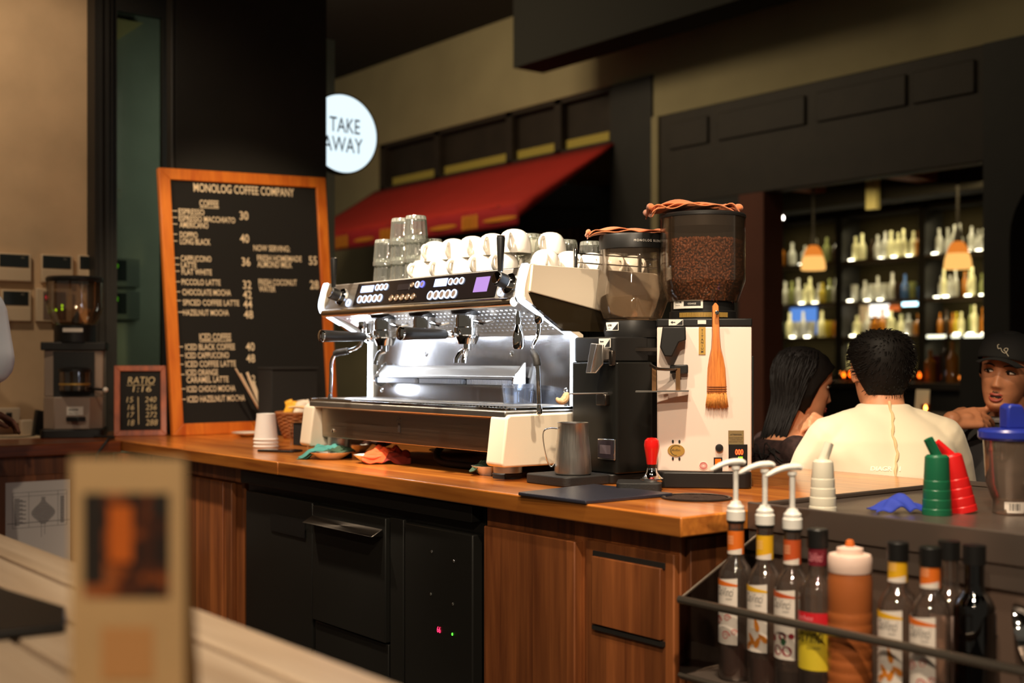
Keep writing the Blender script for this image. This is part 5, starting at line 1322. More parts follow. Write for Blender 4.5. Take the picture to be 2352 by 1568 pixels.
def band(W, m, name, parent, n=20):
    return MB().grid(lambda u, v: W(u, v), n, 2).build(name, m, parent, smooth=180, fix=False)
def bottle(px, y, label, neckm, fill, kind, motif, cap, zsc=1.0, D=None):
    p = aty(px, 1250, y); bx, by = p.x, y
    t = thing('syrup_bottle', label, 'bottle', (bx, by, ZB), 0, 'syrup bottles in the speed rack')
    MB().lathe([(r, z * zsc + ZB) for r, z in BPROF], 40, (bx, by, 0)).build('glass', m_bglass, t)
    fh, fm = fill
    MB().lathe([(0, ZB + .004), (.030, ZB + .005), (.0318, ZB + .012), (.0318, ZB + fh), (0, ZB + fh)], 32, (bx, by, 0)).build('syrup', fm, t)
    a0, a1 = FACE - .64, FACE + .94
    W = lambda A, B, Z0, Z1, r=.0335, tt=.0006, tilt=0.0: wrapper(bx, by, ZB, r, A, B, Z0 * zsc, Z1 * zsc, tt, tilt)
    if kind == 'white':
        lb = band(W(a0, a1, .072, .196, tilt=.006), m_lbl, 'label', t)
        q = W(a0, a1, .186, .199, tt=.0009); band(lambda s, v: q(s * .999, v if s > .0 else v) if v < .5 else q(s, 1 - s * .7), neckm, 'label_corner', lb)
        MB().fit('DaVinci', lambda s, v: W(a0 + .22, a1 - .22, .166, .183, tt=.0012)(s, v), bold=-.004, shear=.25).build('lettering', m_ink, lb, smooth=0, fix=False)
        MB().fit('GOURMET', lambda s, v: W(a0 + .9, a1 - .3, .159, .1625, tt=.0012)(s, v), bold=0).build('lettering', m_ink, lb, smooth=0, fix=False)
        mm = MB(); random.seed(int(px))
        w2 = W(a0, a1, .072, .196, tt=.0011)
        if motif == 'swirl':
            for cx, cy, R in ((.62, .42, .16), (.2, .36, .2), (.55, .14, .2), (.88, .2, .14)):
                for k in range(22):
                    A_, B_ = k * .5, (k + 1) * .5; r1, r2 = R * (1 - k / 26), R * (1 - (k + 1) / 26)
                    def pp(a, r): return w2(min(.995, max(.005, cx + r * math.cos(a))), max(.01, cy + r * .42 * math.sin(a)))
                    mm.add([pp(A_, r1), pp(B_, r2), pp(B_, r2 * .76), pp(A_, r1 * .76)], [(0, 1, 2, 3)])
            mc = mat('red_swirl_print', (206, 74, 66), .5)
        elif motif == 'almond':
            for cx, cy, an in ((.62, .42, 1.9), (.40, .20, 2.3), (.66, .16, 1.0), (.86, .22, 2.6), (.3, .1, .6)):
                n = 14; pts = []
                for k in range(n):
                    a = 2 * PI * k / n; x = .22 * math.cos(a); z = .085 * math.sin(a) * (1 - .4 * math.cos(a))
                    pts.append(w2(min(.995, max(.005, cx + x * math.cos(an) * .9 - z * math.sin(an))), max(.01, cy + (x * math.sin(an) + z * math.cos(an)) * .5)))
                mm.add(pts, [list(range(n))])
            mc = mat('almond_print', (214, 130, 40), .5)
        else:
            for cx, cy, R in ((.35, .13, .18), (.72, .13, .18), (.55, .34, .15), (.15, .3, .12), (.88, .36, .1)):
                n = 16; mm.add([w2(min(.995, max(.005, cx + R * math.cos(2 * PI * k / n))), max(.01, cy + R * .42 * math.sin(2 * PI * k / n))) for k in range(n)], [list(range(n))])
            mc = mat('cherry_print', (140, 34, 44), .5)
        mm.build('motif', mc, lb, smooth=0, fix=False)
        if motif == 'cherry':
            MB().add([w2(.5, .24), w2(.62, .2), (w2(.72, .28)), w2(.6, .33), w2(.5, .3)], [(0, 1, 2, 3, 4)]).build('leaf', mat('leaf_print', (40, 90, 56), .5), lb, smooth=0, fix=False)
    nb = band(W(0, 2 * PI, .246, .292, .0158), neckm, 'neck_label', t, 32)
    q = W(FACE - 1.6, FACE + 1.6, .246, .258, .0158, .001); band(lambda s, v: q(s, v * (.15 + .85 * s)), m_lbl, 'neck_label_edge', nb)
    ink = MB()
    for z0 in (.272, .278, .266): ink.fit('CLASSIC', lambda s, v: W(FACE - .35, FACE + .6, z0, z0 + .0045, .0158, .001)(s, v), bold=0)
    ink.build('lettering', mat('pale_label_ink', (240, 206, 160), .6), nb, smooth=0, fix=False)
    zt = ZB + BOTH * zsc
    if cap == 'pump':
        MB().lathe([(.0145, zt - .006), (.0175, zt - .006), (.0175, zt), (.0145, zt)], 24, (bx, by, 0)).build('seal_ring', m_plastic_black, t)
        pm = MB().lathe([(0, zt), (.0185, zt), (.0185, zt + .018), (.0165, zt + .020), (.0165, zt + .027), (.012, zt + .031), (.009, zt + .037), (0, zt + .037)], 24, (bx, by, 0)).build('pump_collar', m_white_pl, t)
        MB().lathe([(0, zt + .037), (.0052, zt + .037), (.0052, zt + .097), (.0085, zt + .100), (.0085, zt + .106), (0, zt + .106)], 16, (bx, by, 0)).build('pump_stem', m_white_pl, pm)
        T = V((bx, by, zt + .112)); dL = (-RT * .93 - V((0, 1, 0)) * .25).normalized()
        MB().tube(spl([T - dL * .018, T - dL * .01 + V((0, 0, .003)), T + dL * .012 + V((0, 0, .002)), T + dL * .032 - V((0, 0, .004)), T + dL * .046 - V((0, 0, .011)), T + dL * .052 - V((0, 0, .014))], 4), [.006, .0065, .007, .0075, .008, .0082, .0082, .008, .0078, .0074, .007, .0068, .0066, .0064, .0062, .0058, .005, .0046, .0042, .0038, .003], 12, up=(0, 0, 1), flat=.8).build('pump_head', m_white_pl, pm)
    else:
        MB().lathe([(.0142, zt - .03), (.0185, zt - .03), (.0185, zt), (.017, zt + .002), (0, zt + .002)], 28, (bx, by, 0)).build('cap', m_plastic_black, t)
    return t
bottle(1690, .035, 'syrup bottle with an orange neck label and white pump, leftmost in the rack', m_or, (.062, m_syrup_a), 'white', 'swirl', 'pump')
bottle(1757, .03, 'syrup bottle with a yellow neck label and white pump, between two pump bottles', m_ye, (.058, m_syrup_a), 'white', 'almond', 'pump')
bottle(1820, .025, 'syrup bottle with a red-orange neck label, white pump and cherry print', m_rdo, (.05, m_syrup_d), 'white', 'cherry', 'pump')
bottle(2062, .02, 'black-capped syrup bottle with a yellow neck label right of the caramel squeeze bottle', m_ye, (.07, m_syrup_d), 'white', 'almond', 'cap')
bottle(2137, .015, 'black-capped syrup bottle with an orange neck label, rightmost with a printed white label', m_or, (.06, m_syrup_d), 'white', 'swirl', 'cap')
# lychee bottle, nearer
p = aty(1878, 1300, .012); bx, by = p.x, p.y - .0
t = thing('syrup_bottle', 'black-capped syrup bottle with a yellow and red body label beside the caramel squeeze bottle', 'bottle', (bx, by, ZB), 0, 'syrup bottles in the speed rack')
MB().lathe([(r * 1.02, z + ZB) for r, z in BPROF], 40, (bx, by, 0)).build('glass', m_bglass, t)
MB().lathe([(0, ZB + .004), (.0325, ZB + .006), (.0325, ZB + .062), (0, ZB + .062)], 32, (bx, by, 0)).build('syrup', m_syrup_d, t)
a0, a1 = FACE - .75, FACE + 1.35
W = lambda Z0, Z1, tt=.0006, A=a0, B=a1: wrapper(bx, by, ZB, .0343, A, B, Z0, Z1, tt)
lb = band(W(.068, .150), m_lye, 'label', t); band(W(.150, .172, .0006), m_lred, 'label_band', lb)
MB().fit('DaVinci', lambda s, v: W(.118, .145, .0012, FACE - .52, FACE + 1.1)(s, v), bold=.004, shear=.3).build('lettering', m_ink, lb, smooth=0, fix=False)
MB().fit('GOURMET', lambda s, v: W(.106, .111, .0012, FACE + .2, FACE + .95)(s, v), bold=0).build('lettering', m_ink, lb, smooth=0, fix=False)
MB().fit('lychee', lambda s, v: W(.155, .167, .0012, FACE - .4, FACE + .55)(s, v), bold=0, shear=.2).build('lettering', mat('pink_label_ink', (240, 150, 160), .6), lb, smooth=0, fix=False)
WN = lambda A, B, Z0, Z1, tt: wrapper(bx, by, ZB, .0162, A, B, Z0, Z1, tt)
nb = band(WN(0, 2 * PI, .254, .286, .0006), m_mar, 'neck_label', t, 32)
MB().fit('DaVinci', lambda s, v: WN(FACE - .35, FACE + 1.35, .262, .278, .0012)(s, v), bold=0, shear=.3).build('lettering', mat('pink_label_ink', (240, 150, 160), .6), nb, smooth=0, fix=False)
MB().lathe([(.0145, ZB + .286), (.019, ZB + .286), (.019, ZB + .318), (.017, ZB + .32), (0, ZB + .32)], 28, (bx, by, 0)).build('cap', m_plastic_black, t)
# clear bottle with a blank back label, dark bottle behind
p = aty(2180, 1380, .10); bx, by = p.x, p.y
t = thing('syrup_bottle', 'clear syrup bottle with a plain pinkish back label, right of the printed bottles', 'bottle', (bx, by, ZB), 0, 'syrup bottles in the speed rack')
MB().lathe([(r, z + ZB) for r, z in BPROF], 40, (bx, by, 0)).build('glass', m_bglass, t)
band(wrapper(bx, by, ZB, .0335, FACE - .5, FACE + 1.1, .06, .19), mat('pinkish_label', (214, 186, 176), .6), 'label', t)
MB().lathe([(.0145, ZB + .282), (.0185, ZB + .282), (.0185, ZB + .314), (0, ZB + .314)], 28, (bx, by, 0)).build('cap', m_plastic_black, t)
p = aty(2238, 1380, .09); bx, by = p.x, p.y
t = thing('syrup_bottle', 'almost black syrup bottle at the dark right end of the rack', 'bottle', (bx, by, ZB), 0, 'syrup bottles in the speed rack')
MB().lathe([(r * 1.05, z + ZB) for r, z in BPROF], 40, (bx, by, 0)).build('glass', thin_glass('dark_bottle_glass', (90, 70, 60), .25, .03), t)
MB().lathe([(0, ZB + .004), (.033, ZB + .006), (.033, ZB + .2), (.025, ZB + .222), (0, ZB + .222)], 32, (bx, by, 0)).build('syrup', m_syrup_d, t)
MB().lathe([(.015, ZB + .282), (.019, ZB + .282), (.019, ZB + .314), (0, ZB + .314)], 28, (bx, by, 0)).build('cap', m_plastic_black, t)
# caramel squeeze bottle
p = aty(1952, 1400, .017); bx, by = p.x, p.y
t = thing('squeeze_bottle', 'tall caramel-brown squeeze bottle with a pale cap among the syrup bottles', 'squeeze bottle', (bx, by, ZB))
pr = [(0, 0), (.036, 0), (.039, .005)]
for k in range(8): z = .03 + k * .021; pr += [(.039, z), (.0383, z + .003), (.0383, z + .006), (.039, z + .009)]
pr += [(.039, .235), (.037, .247), (.033, .25), (0, .25)]
MB().lathe([(r, z + ZB) for r, z in pr], 40, (bx, by, 0)).build('body', mat('caramel_sauce_plastic', (172, 96, 48), .38, sss=.0), t)
cp_ = MB().lathe([(0, ZB + .25), (.0375, ZB + .25), (.0385, ZB + .254), (.0385, ZB + .276), (.036, ZB + .281), (.024, ZB + .282), (.023, ZB + .292), (.012, ZB + .295), (0, ZB + .295)], 40, (bx, by, 0)).build('cap', mat('pinkish_white_plastic', (236, 206, 190), .4), t)
MB().lathe([(.008, ZB + .294), (.0085, ZB + .298), (.006, ZB + .306), (0, ZB + .308)], 20, (bx, by, 0)).build('nozzle', mat('orange_nozzle', (214, 110, 46), .4), cp_)
# shiny bowl of a strainer at the far right
sc = atd(2352, 1455, 2.15)
t = thing('metal_strainer', 'shiny metal strainer with a thin wire handle at the right end of the rack', 'strainer', sc)
MB().lathe([(0, .04), (.03, .034), (.045, .02), (.052, 0), (.055, -.002), (.055, .002), (.047, .022), (.031, .037), (0, .043)], 36, sc, (.9, .3, .25)).build('bowl', m_chrome, t)
MB().tube([sc + V((-.02, -.05, .0)), sc + V((-.05, -.055, -.035)), sc + V((-.055, -.05, -.05))], .002, 8).build('wire_handle', m_chrome, t)
MB().tube([sc + V((.0, .0, -.03)), V((sc.x, sc.y, ZB))], .006, 8).build('stand', m_bsteel, t)

# ================================================================ ON THE BENCH
def pour_top(px, py, D, label, m, lean_x, lean_y, sp_dir, h=.105, r0=.0285, r1=.0205):
    b = atd(px, py, D); b.z = BZ + .0005
    t = thing('pour_spout_bottle', label, 'bottle', (0, 0, 0), 0, 'tapered pour-spout bottles on the bench')
    pr = [(0, 0), (r0, 0), (r0, .004)]
    for k in range(4): z = .012 + k * .019; rr = r0 + (r1 - r0) * z / h; pr += [(rr + .0004, z), (rr - .0006, z + .0012), (rr - .0003, z + .003)]
    pr += [(r1 + .0005, h - .006), (r1, h - .001), (r1 - .004, h + .003), (0, h + .005)]
    MB().lathe(pr, 36).build('body', m, t)
    d = (RT * sp_dir + V((0, 0, 1))).normalized()
    sp = MB().cyl((0, 0, h + .0), V((0, 0, h)) + d * .040, .0105, .0098, 18)
    sp.cyl(V((.0, .0, h)) - FWD * .006 + d * .004, V((0, 0, h)) - FWD * .0075 + d * .041, .0042, .0042, 10)
    sp.build('spout', m, t)
    t.location = b; t.rotation_euler = (lean_x, lean_y, 0)
    return t
pour_top(1890, 1178, 2.56, 'white tapered pour-spout bottle behind the pump bottles on the bench', mat('milky_white_plastic', (222, 216, 196), .4, sss=.0), 0, 0, .35)
pour_top(2152, 1186, 2.52, 'green tapered pour-spout bottle standing beside the red one', mat('green_plastic', (24, 98, 66), .35), 0, 0, -.5, .118, .0295, .0235)
pour_top(2212, 1190, 2.56, 'red tapered pour-spout bottle leaning against the green one', mat('red_plastic', (216, 30, 30), .35), 0.12, -.17, -.75, .118, .0295, .0225)
bl = atd(2064, 1170, 2.56); bl.z = BZ
random.seed(6)
def bfn(u, v):
    x, y = (u - .5) * 2, (v - .5) * 2; a = math.atan2(y, x); rr = 1 + .13 * math.sin(3 * a + 1) + .06 * math.sin(7 * a)
    z = .030 * max(0, 1 - abs(x - .0) ** 1.5) * max(0, 1 - y * y * .8) + .006 * math.sin(x * 8 + y * 4) * max(0, 1 - x * x) + .004
    P_ = RT * (x * .052 * rr) + FWD * (y * .032 * rr); return V((bl.x + P_.x, bl.y + P_.y, BZ + max(.001, z)))
tag(MB().grid(bfn, 36, 24).build('blue_cloth', mat('royal_blue_cloth', (42, 62, 168), .8), None, smooth=180, solid=.002, fix=False), 'crumpled royal-blue rubber cloth on the bench behind the bottle rack', 'cloth')
# blender jar
jb = atd(2322, 1172, 2.54); jx, jy = jb.x, jb.y
t = thing('blender_jar', 'clear blender jar with a blue lid at the right edge of the bench', 'blender jar', (jx, jy, BZ))
z0 = BZ + .001
MB().lathe([(0, z0), (.036, z0), (.037, z0 + .004), (.036, z0 + .026), (.038, z0 + .03), (.049, z0 + .06), (.055, z0 + .155), (.0535, z0 + .155), (.047, z0 + .06), (.036, z0 + .032), (0, z0 + .03)], 44, (jx, jy, 0), fn=lambda a, z: 1 + .02 * math.cos(4 * a)).build('jar', thin_glass('scratched_clear_jar', (232, 218, 204), .22, .08, .13, (214, 190, 170)), t)
MB().lathe([(0, z0 + .032), (.036, z0 + .034), (.0455, z0 + .06), (.0485, z0 + .085), (0, z0 + .085)], 36, (jx, jy, 0)).build('drink', thin_glass('cloudy_drink', (190, 160, 140), .05, .2, .35, (150, 118, 100)), t)
ll = MB().lathe([(0, z0 + .152), (.060, z0 + .150), (.064, z0 + .155), (.064, z0 + .167), (.060, z0 + .172), (.03, z0 + .174), (0, z0 + .174)], 44, (jx, jy, 0)).build('lid', mat('blue_plastic', (38, 52, 150), .32), t)
lc = V((jx, jy, 0)) + RT * .003
MB(TR((lc.x, lc.y, z0 + .172), math.atan2(RT.y, RT.x))).prism([(-.019, 0), (.026, 0), (.017, .040), (.012, .05), (-.010, .052), (-.019, .046)], -.022, .022, 'y').build('lid_plug', mat('blue_plastic', (38, 52, 150), .32), ll, bevel=.005, seg=3)
af = math.atan2(-FWD.y, -FWD.x)
lb = MB().grid(lambda u, v: wrapper(jx, jy, z0, .0365, af - .72, af + .62, .004, .026)(u, v), 10, 2).build('barcode_label', m_lbl, t, smooth=180, fix=False)
bb = MB()
for k, w_ in enumerate((.05, .03, .07, .03, .05, .09, .03, .05)):
    s0 = .2 + k * .055; f_ = wrapper(jx, jy, z0, .0365, af - .72, af + .62, .009, .023, .0012); bb.add([f_(s0, 0), f_(s0 + w_ * .5, 0), f_(s0 + w_ * .5, 1), f_(s0, 1)], [(0, 1, 2, 3)])
bb.build('bars', m_ink, lb, smooth=0, fix=False)
MB().tube(spl([V((jx, jy, z0 + .14)) + RT * .055, V((jx, jy, z0 + .15)) + RT * .085, V((jx, jy, z0 + .10)) + RT * .1, V((jx, jy, z0 + .05)) + RT * .07, V((jx, jy, z0 + .045)) + RT * .045], 6), .008, 10).build('handle', mat('scratched_handle', (190, 170, 156), .3), t)

# ================================================================ FOREGROUND TABLE
m_tab = wood('whitewashed_planks', (228, 204, 176), (196, 168, 138), 'x', 'y', .11, .5, .1, .3, .8, .08)
TZ = .90
tb = thing('plank_table', 'pale whitewashed plank table in the near left corner', 'table', (-.2, -1.5, 0))
for k in range(8):
    y1 = -1.118 - k * .086
    MB().box(-2.4, 1.25, y1 - .075, y1, TZ - .03, TZ).build('plank', m_tab, tb, bevel=.003)
MB().box(-2.3, 1.15, -1.75, -1.14, TZ - .055, TZ - .031).build('underframe', mat('brown_underframe', (104, 76, 54), .8), tb)
for x in (-2.2, 1.05):
    for y in (-1.7, -1.2): MB().box(x - .03, x + .03, y - .03, y + .03, 0, TZ - .05).build('leg', m_tab, tb, bevel=.004)
# tent card
cc = atd(293, 1400, .96); CR = RT; CN = -FWD
t = thing('tent_card', 'tall beige table card with a dark photo standing on the plank table', 'card', (cc.x, cc.y, TZ))
cw = 262 / 2850 * .96 / 2; zt = atd(293, 1052, .96).z
def cpt(u, z, tt=0.0):
    base = V((cc.x, cc.y, 0)) + CR * u + CN * tt; base.z = z; return base
lean = .10
def cq(u0, u1, z0, z1, tt, m, name, parent, back=False):
    def y_(z): return tt + lean * (z - TZ) * -1 * .0
    q = [cpt(u0, z0, tt), cpt(u1, z0, tt), cpt(u1, z1, tt), cpt(u0, z1, tt)]
    k = [p - CN * .0012 for p in q]
    return MB().add(q + k, [(0, 1, 2, 3), (7, 6, 5, 4), (0, 4, 5, 1), (1, 5, 6, 2), (2, 6, 7, 3), (3, 7, 4, 0)]).build(name, m, parent, smooth=0, fix=False)
m_card = mat('beige_card', (180, 148, 104), .7, var=.06, vscale=12)
cq(-cw, cw, TZ + .001, zt, 0, m_card, 'front_panel', t)
MB().add([cpt(-cw, zt - .0005, -.002), cpt(cw, zt - .0005, -.002), cpt(cw, TZ + .001, -.06), cpt(-cw, TZ + .001, -.06), cpt(-cw, zt - .0005, -.0032), cpt(cw, zt - .0005, -.0032), cpt(cw, TZ + .001, -.0612), cpt(-cw, TZ + .001, -.0612)], [(0, 1, 2, 3), (7, 6, 5, 4), (0, 3, 7, 4), (1, 5, 6, 2), (0, 4, 5, 1)]).build('back_panel', m_card, t, smooth=0)
# generic dark photo of a dish
def photo_mat():
    m, N, L, B = _new('dark_dish_photo'); tc = N.new('ShaderNodeTexCoord'); n = N.new('ShaderNodeTexNoise'); n.inputs['Scale'].default_value = 34; n.inputs['Detail'].default_value = 2
    L.new(tc.outputs['Object'], n.inputs['Vector']); r = N.new('ShaderNodeValToRGB'); L.new(n.outputs['Fac'], r.inputs['Fac'])
    e = r.color_ramp.elements; e[0].position = .38; e[0].color = rgb(34, 24, 20); e[1].position = .72; e[1].color = rgb(150, 104, 70)
    q = e.new(.5); q.color = rgb(66, 32, 18); q = e.new(.58); q.color = rgb(140, 70, 24); L.new(r.outputs['Color'], B.inputs['Base Color']); B.inputs['Roughness'].default_value = .4
    return m
pw = .034
ph_ = cq(-pw, pw * .96, atd(293, 1372, .96).z, atd(293, 1132, .96).z, .0009, photo_mat(), 'photo', t)
cq(-pw, -pw + .016, atd(293, 1340, .96).z, atd(293, 1132, .96).z, .0014, mat('photo_dark_edge', (34, 28, 24), .5), 'photo_dark_area', ph_)  # dark printed part of the picture
cq(pw * .55, pw * .96, atd(293, 1185, .96).z, atd(293, 1132, .96).z, .0014, mat('photo_dark_edge', (34, 28, 24), .5), 'photo_dark_corner', ph_)
cq(-.014, .004, atd(293, 1290, .96).z, atd(293, 1160, .96).z, .0014, mat('photo_orange', (186, 92, 26), .5), 'photo_orange_area', ph_)
cq(-.02, .02, atd(293, 1560, .96).z, atd(293, 1440, .96).z, .0009, mat('card_brown_print', (176, 128, 78), .7), 'print', t)
# black pad on the table, left
qd = [atz(px, py, TZ) for px, py in ((-140, 1322), (150, 1412), (150, 1455), (-140, 1490))]
o = MB().add([V((p.x, p.y, TZ + .0005)) for p in qd] + [V((p.x, p.y, TZ + .012)) for p in qd], [(3, 2, 1, 0), (4, 5, 6, 7), (0, 1, 5, 4), (1, 2, 6, 5), (2, 3, 7, 6), (3, 0, 4, 7)]).build('black_folder', m_plastic_black, None, bevel=.003)
tag(o, 'flat black folder on the plank table left of the beige card', 'folder')

# ================================================================ SHOPFRONT ACROSS THE WALKWAY
m_red = mat('red_awning_canvas', (176, 40, 30), .85, var=.08, vscale=3)
aw = thing('red_awning', 'sloping red awning with yellow marks over the dark shopfront', 'awning', (-7.5, 4.5, 2.27))
XL, XR = -9.3, -5.62
cn = MB().grid(lambda u, v: V((XL + (XR - XL) * u, 5.0 - 1.0 * v, 3.01 - .585 * v - .02 * math.sin(PI * v))), 30, 8)
cn.build('canopy', m_red, aw, smooth=180, solid=.006, fix=False)
va = MB().grid(lambda u, v: V((XL + (XR - XL) * u, 4.0 - .006 * math.sin(u * 60), 2.425 - .155 * v)), 60, 4).build('valance', mat('valance_canvas', (160, 30, 36), .85), aw, smooth=180, solid=.005, fix=False)
MB().grid(lambda u, v: V((XR, 5.0 - u, 3.01 - .585 * u - v * (.02 + .08 * u))), 8, 2).build('side_flap', m_red, aw, solid=.004, fix=False)
ym = MB()
def mark(px0, px1, kind):
    x0, x1 = aty(px0, 520, 3.985).x, aty(px1, 520, 3.985).x
    if kind == 'e':
        n = 24; ym.add([((x0 + x1) / 2 + (x1 - x0) / 2 * math.cos(2 * PI * i / n), 3.988, 2.335 + .018 * math.sin(2 * PI * i / n)) for i in range(n)], [list(range(n))])
    else:
        for k in range(4): a = x0 + (x1 - x0) * k / 4; ym.add([(a, 3.988, 2.29), (a + (x1 - x0) * .19, 3.988, 2.29), (a + (x1 - x0) * .19, 3.988, 2.40), (a, 3.988, 2.40)], [(0, 1, 2, 3)])
for a, b, k in ((1108, 1186, 'e'), (1060, 1098, 'b'), (985, 1048, 'e'), (872, 906, 'b'), (812, 858, 'e'), (762, 800, 'b'), (920, 972, 'e')): mark(a, b, k)
ym.build('yellow_marks', mat('yellow_awning_paint', (206, 128, 30), .7), aw, smooth=0, fix=False)
for x in (-9.1, -7.5, -5.9): MB().tube([(x, 5.0, 2.5), (x, 4.02, 2.43)], .018, 8).build('arm', m_black, aw)
m_curt = mat('brown_curtain', (128, 92, 62), .9)
for k, (a, b) in enumerate(((1222, 1252), (1268, 1300), (1302, 1372))):
    x0, x1 = aty(a, 520, 6.2).x, aty(b, 520, 6.2).x
    o = MB().grid(lambda u, v: V((x0 + (x1 - x0) * u, 6.2 + .03 * math.sin(u * 26), .25 + 2.3 * v)), 40, 3).build('curtain', m_curt, None, smooth=180, solid=.004, fix=False)
    tag(o, 'brown curtain panel in the dark shop under the awning, %s from the left' % ORD[k], 'curtain', 'curtains under the awning')

# ================================================================ BAR ACROSS THE WALKWAY
BYF = 8.0
m_shelf = mat('dark_shelf_wood', (70, 56, 38), .5)
puck = glow('shelf_light', (255, 246, 214), 11.0)
def frost(name, col, h=.5): return thin_glass(name, (220, 214, 196), .3, .08, h, col)
BK = {'clear': frost('bar_clear_glass', (232, 230, 214), .5), 'pale': frost('bar_pale_yellow_glass', (246, 240, 186), .75), 'yellow': frost('bar_yellow_glass', (226, 200, 70), .7),
      'amber': frost('bar_amber_glass', (206, 130, 44), .6), 'green': frost('bar_olive_glass', (170, 176, 110), .5), 'dark': frost('bar_dark_glass', (70, 52, 36), .6), 'blue': frost('bar_blue_glass', (84, 132, 200), .5)}
bays = [('left', -6.62, -5.76), ('middle', -5.68, -4.84), ('right', -4.77, -4.13)]
SZ = (1.475, 1.81, 2.20)
for nm, x0, x1 in bays:
    u = thing('bar_shelf_unit', 'dark lit bottle shelves, the %s bay of the bar across the walkway' % nm, 'shelf unit', ((x0 + x1) / 2, BYF + .15, 0), 0, 'bar shelf bays')
    for x in (x0 - .03, x1): MB().box(x, x + .03, BYF, BYF + .3, 0, 2.62).build('side_panel', m_black, u)
    MB().box(x0, x1, BYF + .28, BYF + .3, 0, 2.62).build('back_panel', mat('olive_back_panel', (40, 34, 20), .95, spec=.1), u)
    MB().box(x0, x1, BYF, BYF + .28, .0, 1.1).build('base_cabinet', m_black, u)
    for z in SZ: MB().box(x0, x1, BYF, BYF + .28, z - .03, z).build('shelf', m_shelf, u)
    MB().box(x0, x1, BYF + .05, BYF + .28, 2.62, 2.66).build('top_panel', m_black, u)
    for z in SZ + (1.1,):
        arealamp('shelf_lamp', ((x0 + x1) / 2, BYF + .03, z + .30), ((x0 + x1) / 2, BYF + .2, z + .05), 1.5, x1 - x0 - .1, .02, (1.0, .88, .55))
random.seed(14)
def bottle_mesh(h, r, m, shape):
    nk = r * .34
    if shape == 0: pr = [(0, 0), (r, 0), (r, h * .62), (nk, h * .76), (nk, h), (0, h)]
    elif shape == 1: pr = [(0, 0), (r, 0), (r * 1.02, h * .5), (r * .7, h * .62), (nk, h * .72), (nk, h), (0, h)]
    elif shape == 2: pr = [(0, 0), (r * .8, 0), (r * 1.1, h * .3), (r * .9, h * .5), (nk, h * .62), (nk * .8, h * .95), (nk * 1.2, h), (0, h)]
    else: pr = [(0, 0), (r * .85, 0), (r * .95, h * .5), (r, h), (r * .94, h), (r * .85, h * .06), (0, h * .05)]
    return MB().lathe(pr, 14).build('bar_bottle' if shape < 3 else 'bar_glass', m)
protos = {}
def bar_item(kind, shape, h, r, x, y, z, label, grp):
    key = (kind, shape, round(h, 2), round(r, 3))
    if key in protos: o = protos[key].copy(); C.objects.link(o)
    else: o = bottle_mesh(h, r, BK[kind], shape); protos[key] = o
    o.location = (x, y, z + .0008); tag(o, label, 'bottle' if shape < 3 else 'glass', grp)
    return o
CN = {'clear': 'clear', 'pale': 'pale yellow', 'yellow': 'yellow', 'amber': 'amber', 'green': 'olive', 'dark': 'dark', 'blue': 'bluish'}
rows = {('left', 0): ['green', 'pale', 'clear', 'clear', 'clear', 'pale', 'yellow', 'amber'], ('left', 1): ['clear', 'clear', 'green', 'clear', 'pale', 'pale', 'clear', 'yellow', 'green', 'clear'], ('left', 2): ['amber', 'clear', 'clear', 'clear', 'green', 'dark'],
        ('middle', 0): ['pale', 'clear', 'amber', 'amber', 'pale', 'pale', 'clear', 'amber'], ('middle', 1): ['clear', 'clear', 'clear', 'clear', 'clear', 'clear', 'dark', 'blue', 'green', 'blue'], ('middle', 2): ['pale', 'pale', 'dark', 'clear', 'clear', 'pale', 'pale', 'pale', 'pale', 'amber'],
        ('right', 0): ['amber', 'dark', 'amber', 'yellow', 'pale', 'green', 'pale', 'amber', 'pale', 'pale'], ('right', 1): ['clear', 'pale', 'clear', 'clear', 'amber', 'pale', 'pale', 'green', 'pale', 'amber'], ('right', 2): ['clear', 'clear', 'clear', 'clear', 'clear', 'clear', 'clear', 'clear']}
for nm, x0, x1 in bays:
    for si, z in enumerate(SZ):
        ks = rows[(nm, si)]; n = len(ks); wd = (x1 - x0 - .06) / n
        for i, k in enumerate(ks):
            x = x0 + .03 + wd * (i + .5); y = BYF + .13 + random.uniform(-.03, .05)
            shp = 2 if (nm == 'right' and si == 2 and i % 2) else (3 if (nm, si) in (('left', 0), ('middle', 1)) and i % 2 == 0 else i % 2)
            h = random.choice((.20, .235, .26)) if shp < 3 else .16
            r = min(.042, wd * .46)
            bar_item(k, shp, h, round(r, 3), x, y, z, '%s %s on the %s shelf of the %s bar bay' % (CN[k], 'bottle' if shp < 3 else 'glass', ['lowest', 'middle', 'top'][si], nm), 'bar bottles and glasses, %s shelf of the %s bay' % (['lowest', 'middle', 'top'][si], nm))
            if k in ('pale', 'clear') and i % 2 == 0:
                MB().lathe([(0, .0), (.026, .0), (.026, .012), (0, .012)], 14, (x, y - .07, z)).build('puck_light', puck, [o for o in C.objects if o.name.startswith('bar_shelf_unit') and abs(o.location.x - (x0 + x1) / 2) < .01][0], smooth=0)
u = [o for o in C.objects if o.name.startswith('bar_shelf_unit') and abs(o.location.x + 4.45) < .05][0]
for a, b in ((-4.75, -4.56), (-4.50, -4.42), (-4.38, -4.2)): MB().box(a, b, BYF - .006, BYF, 1.447, 1.473).build('light_strip', glow('strip_light', (250, 246, 214), 2.4), u, smooth=0)
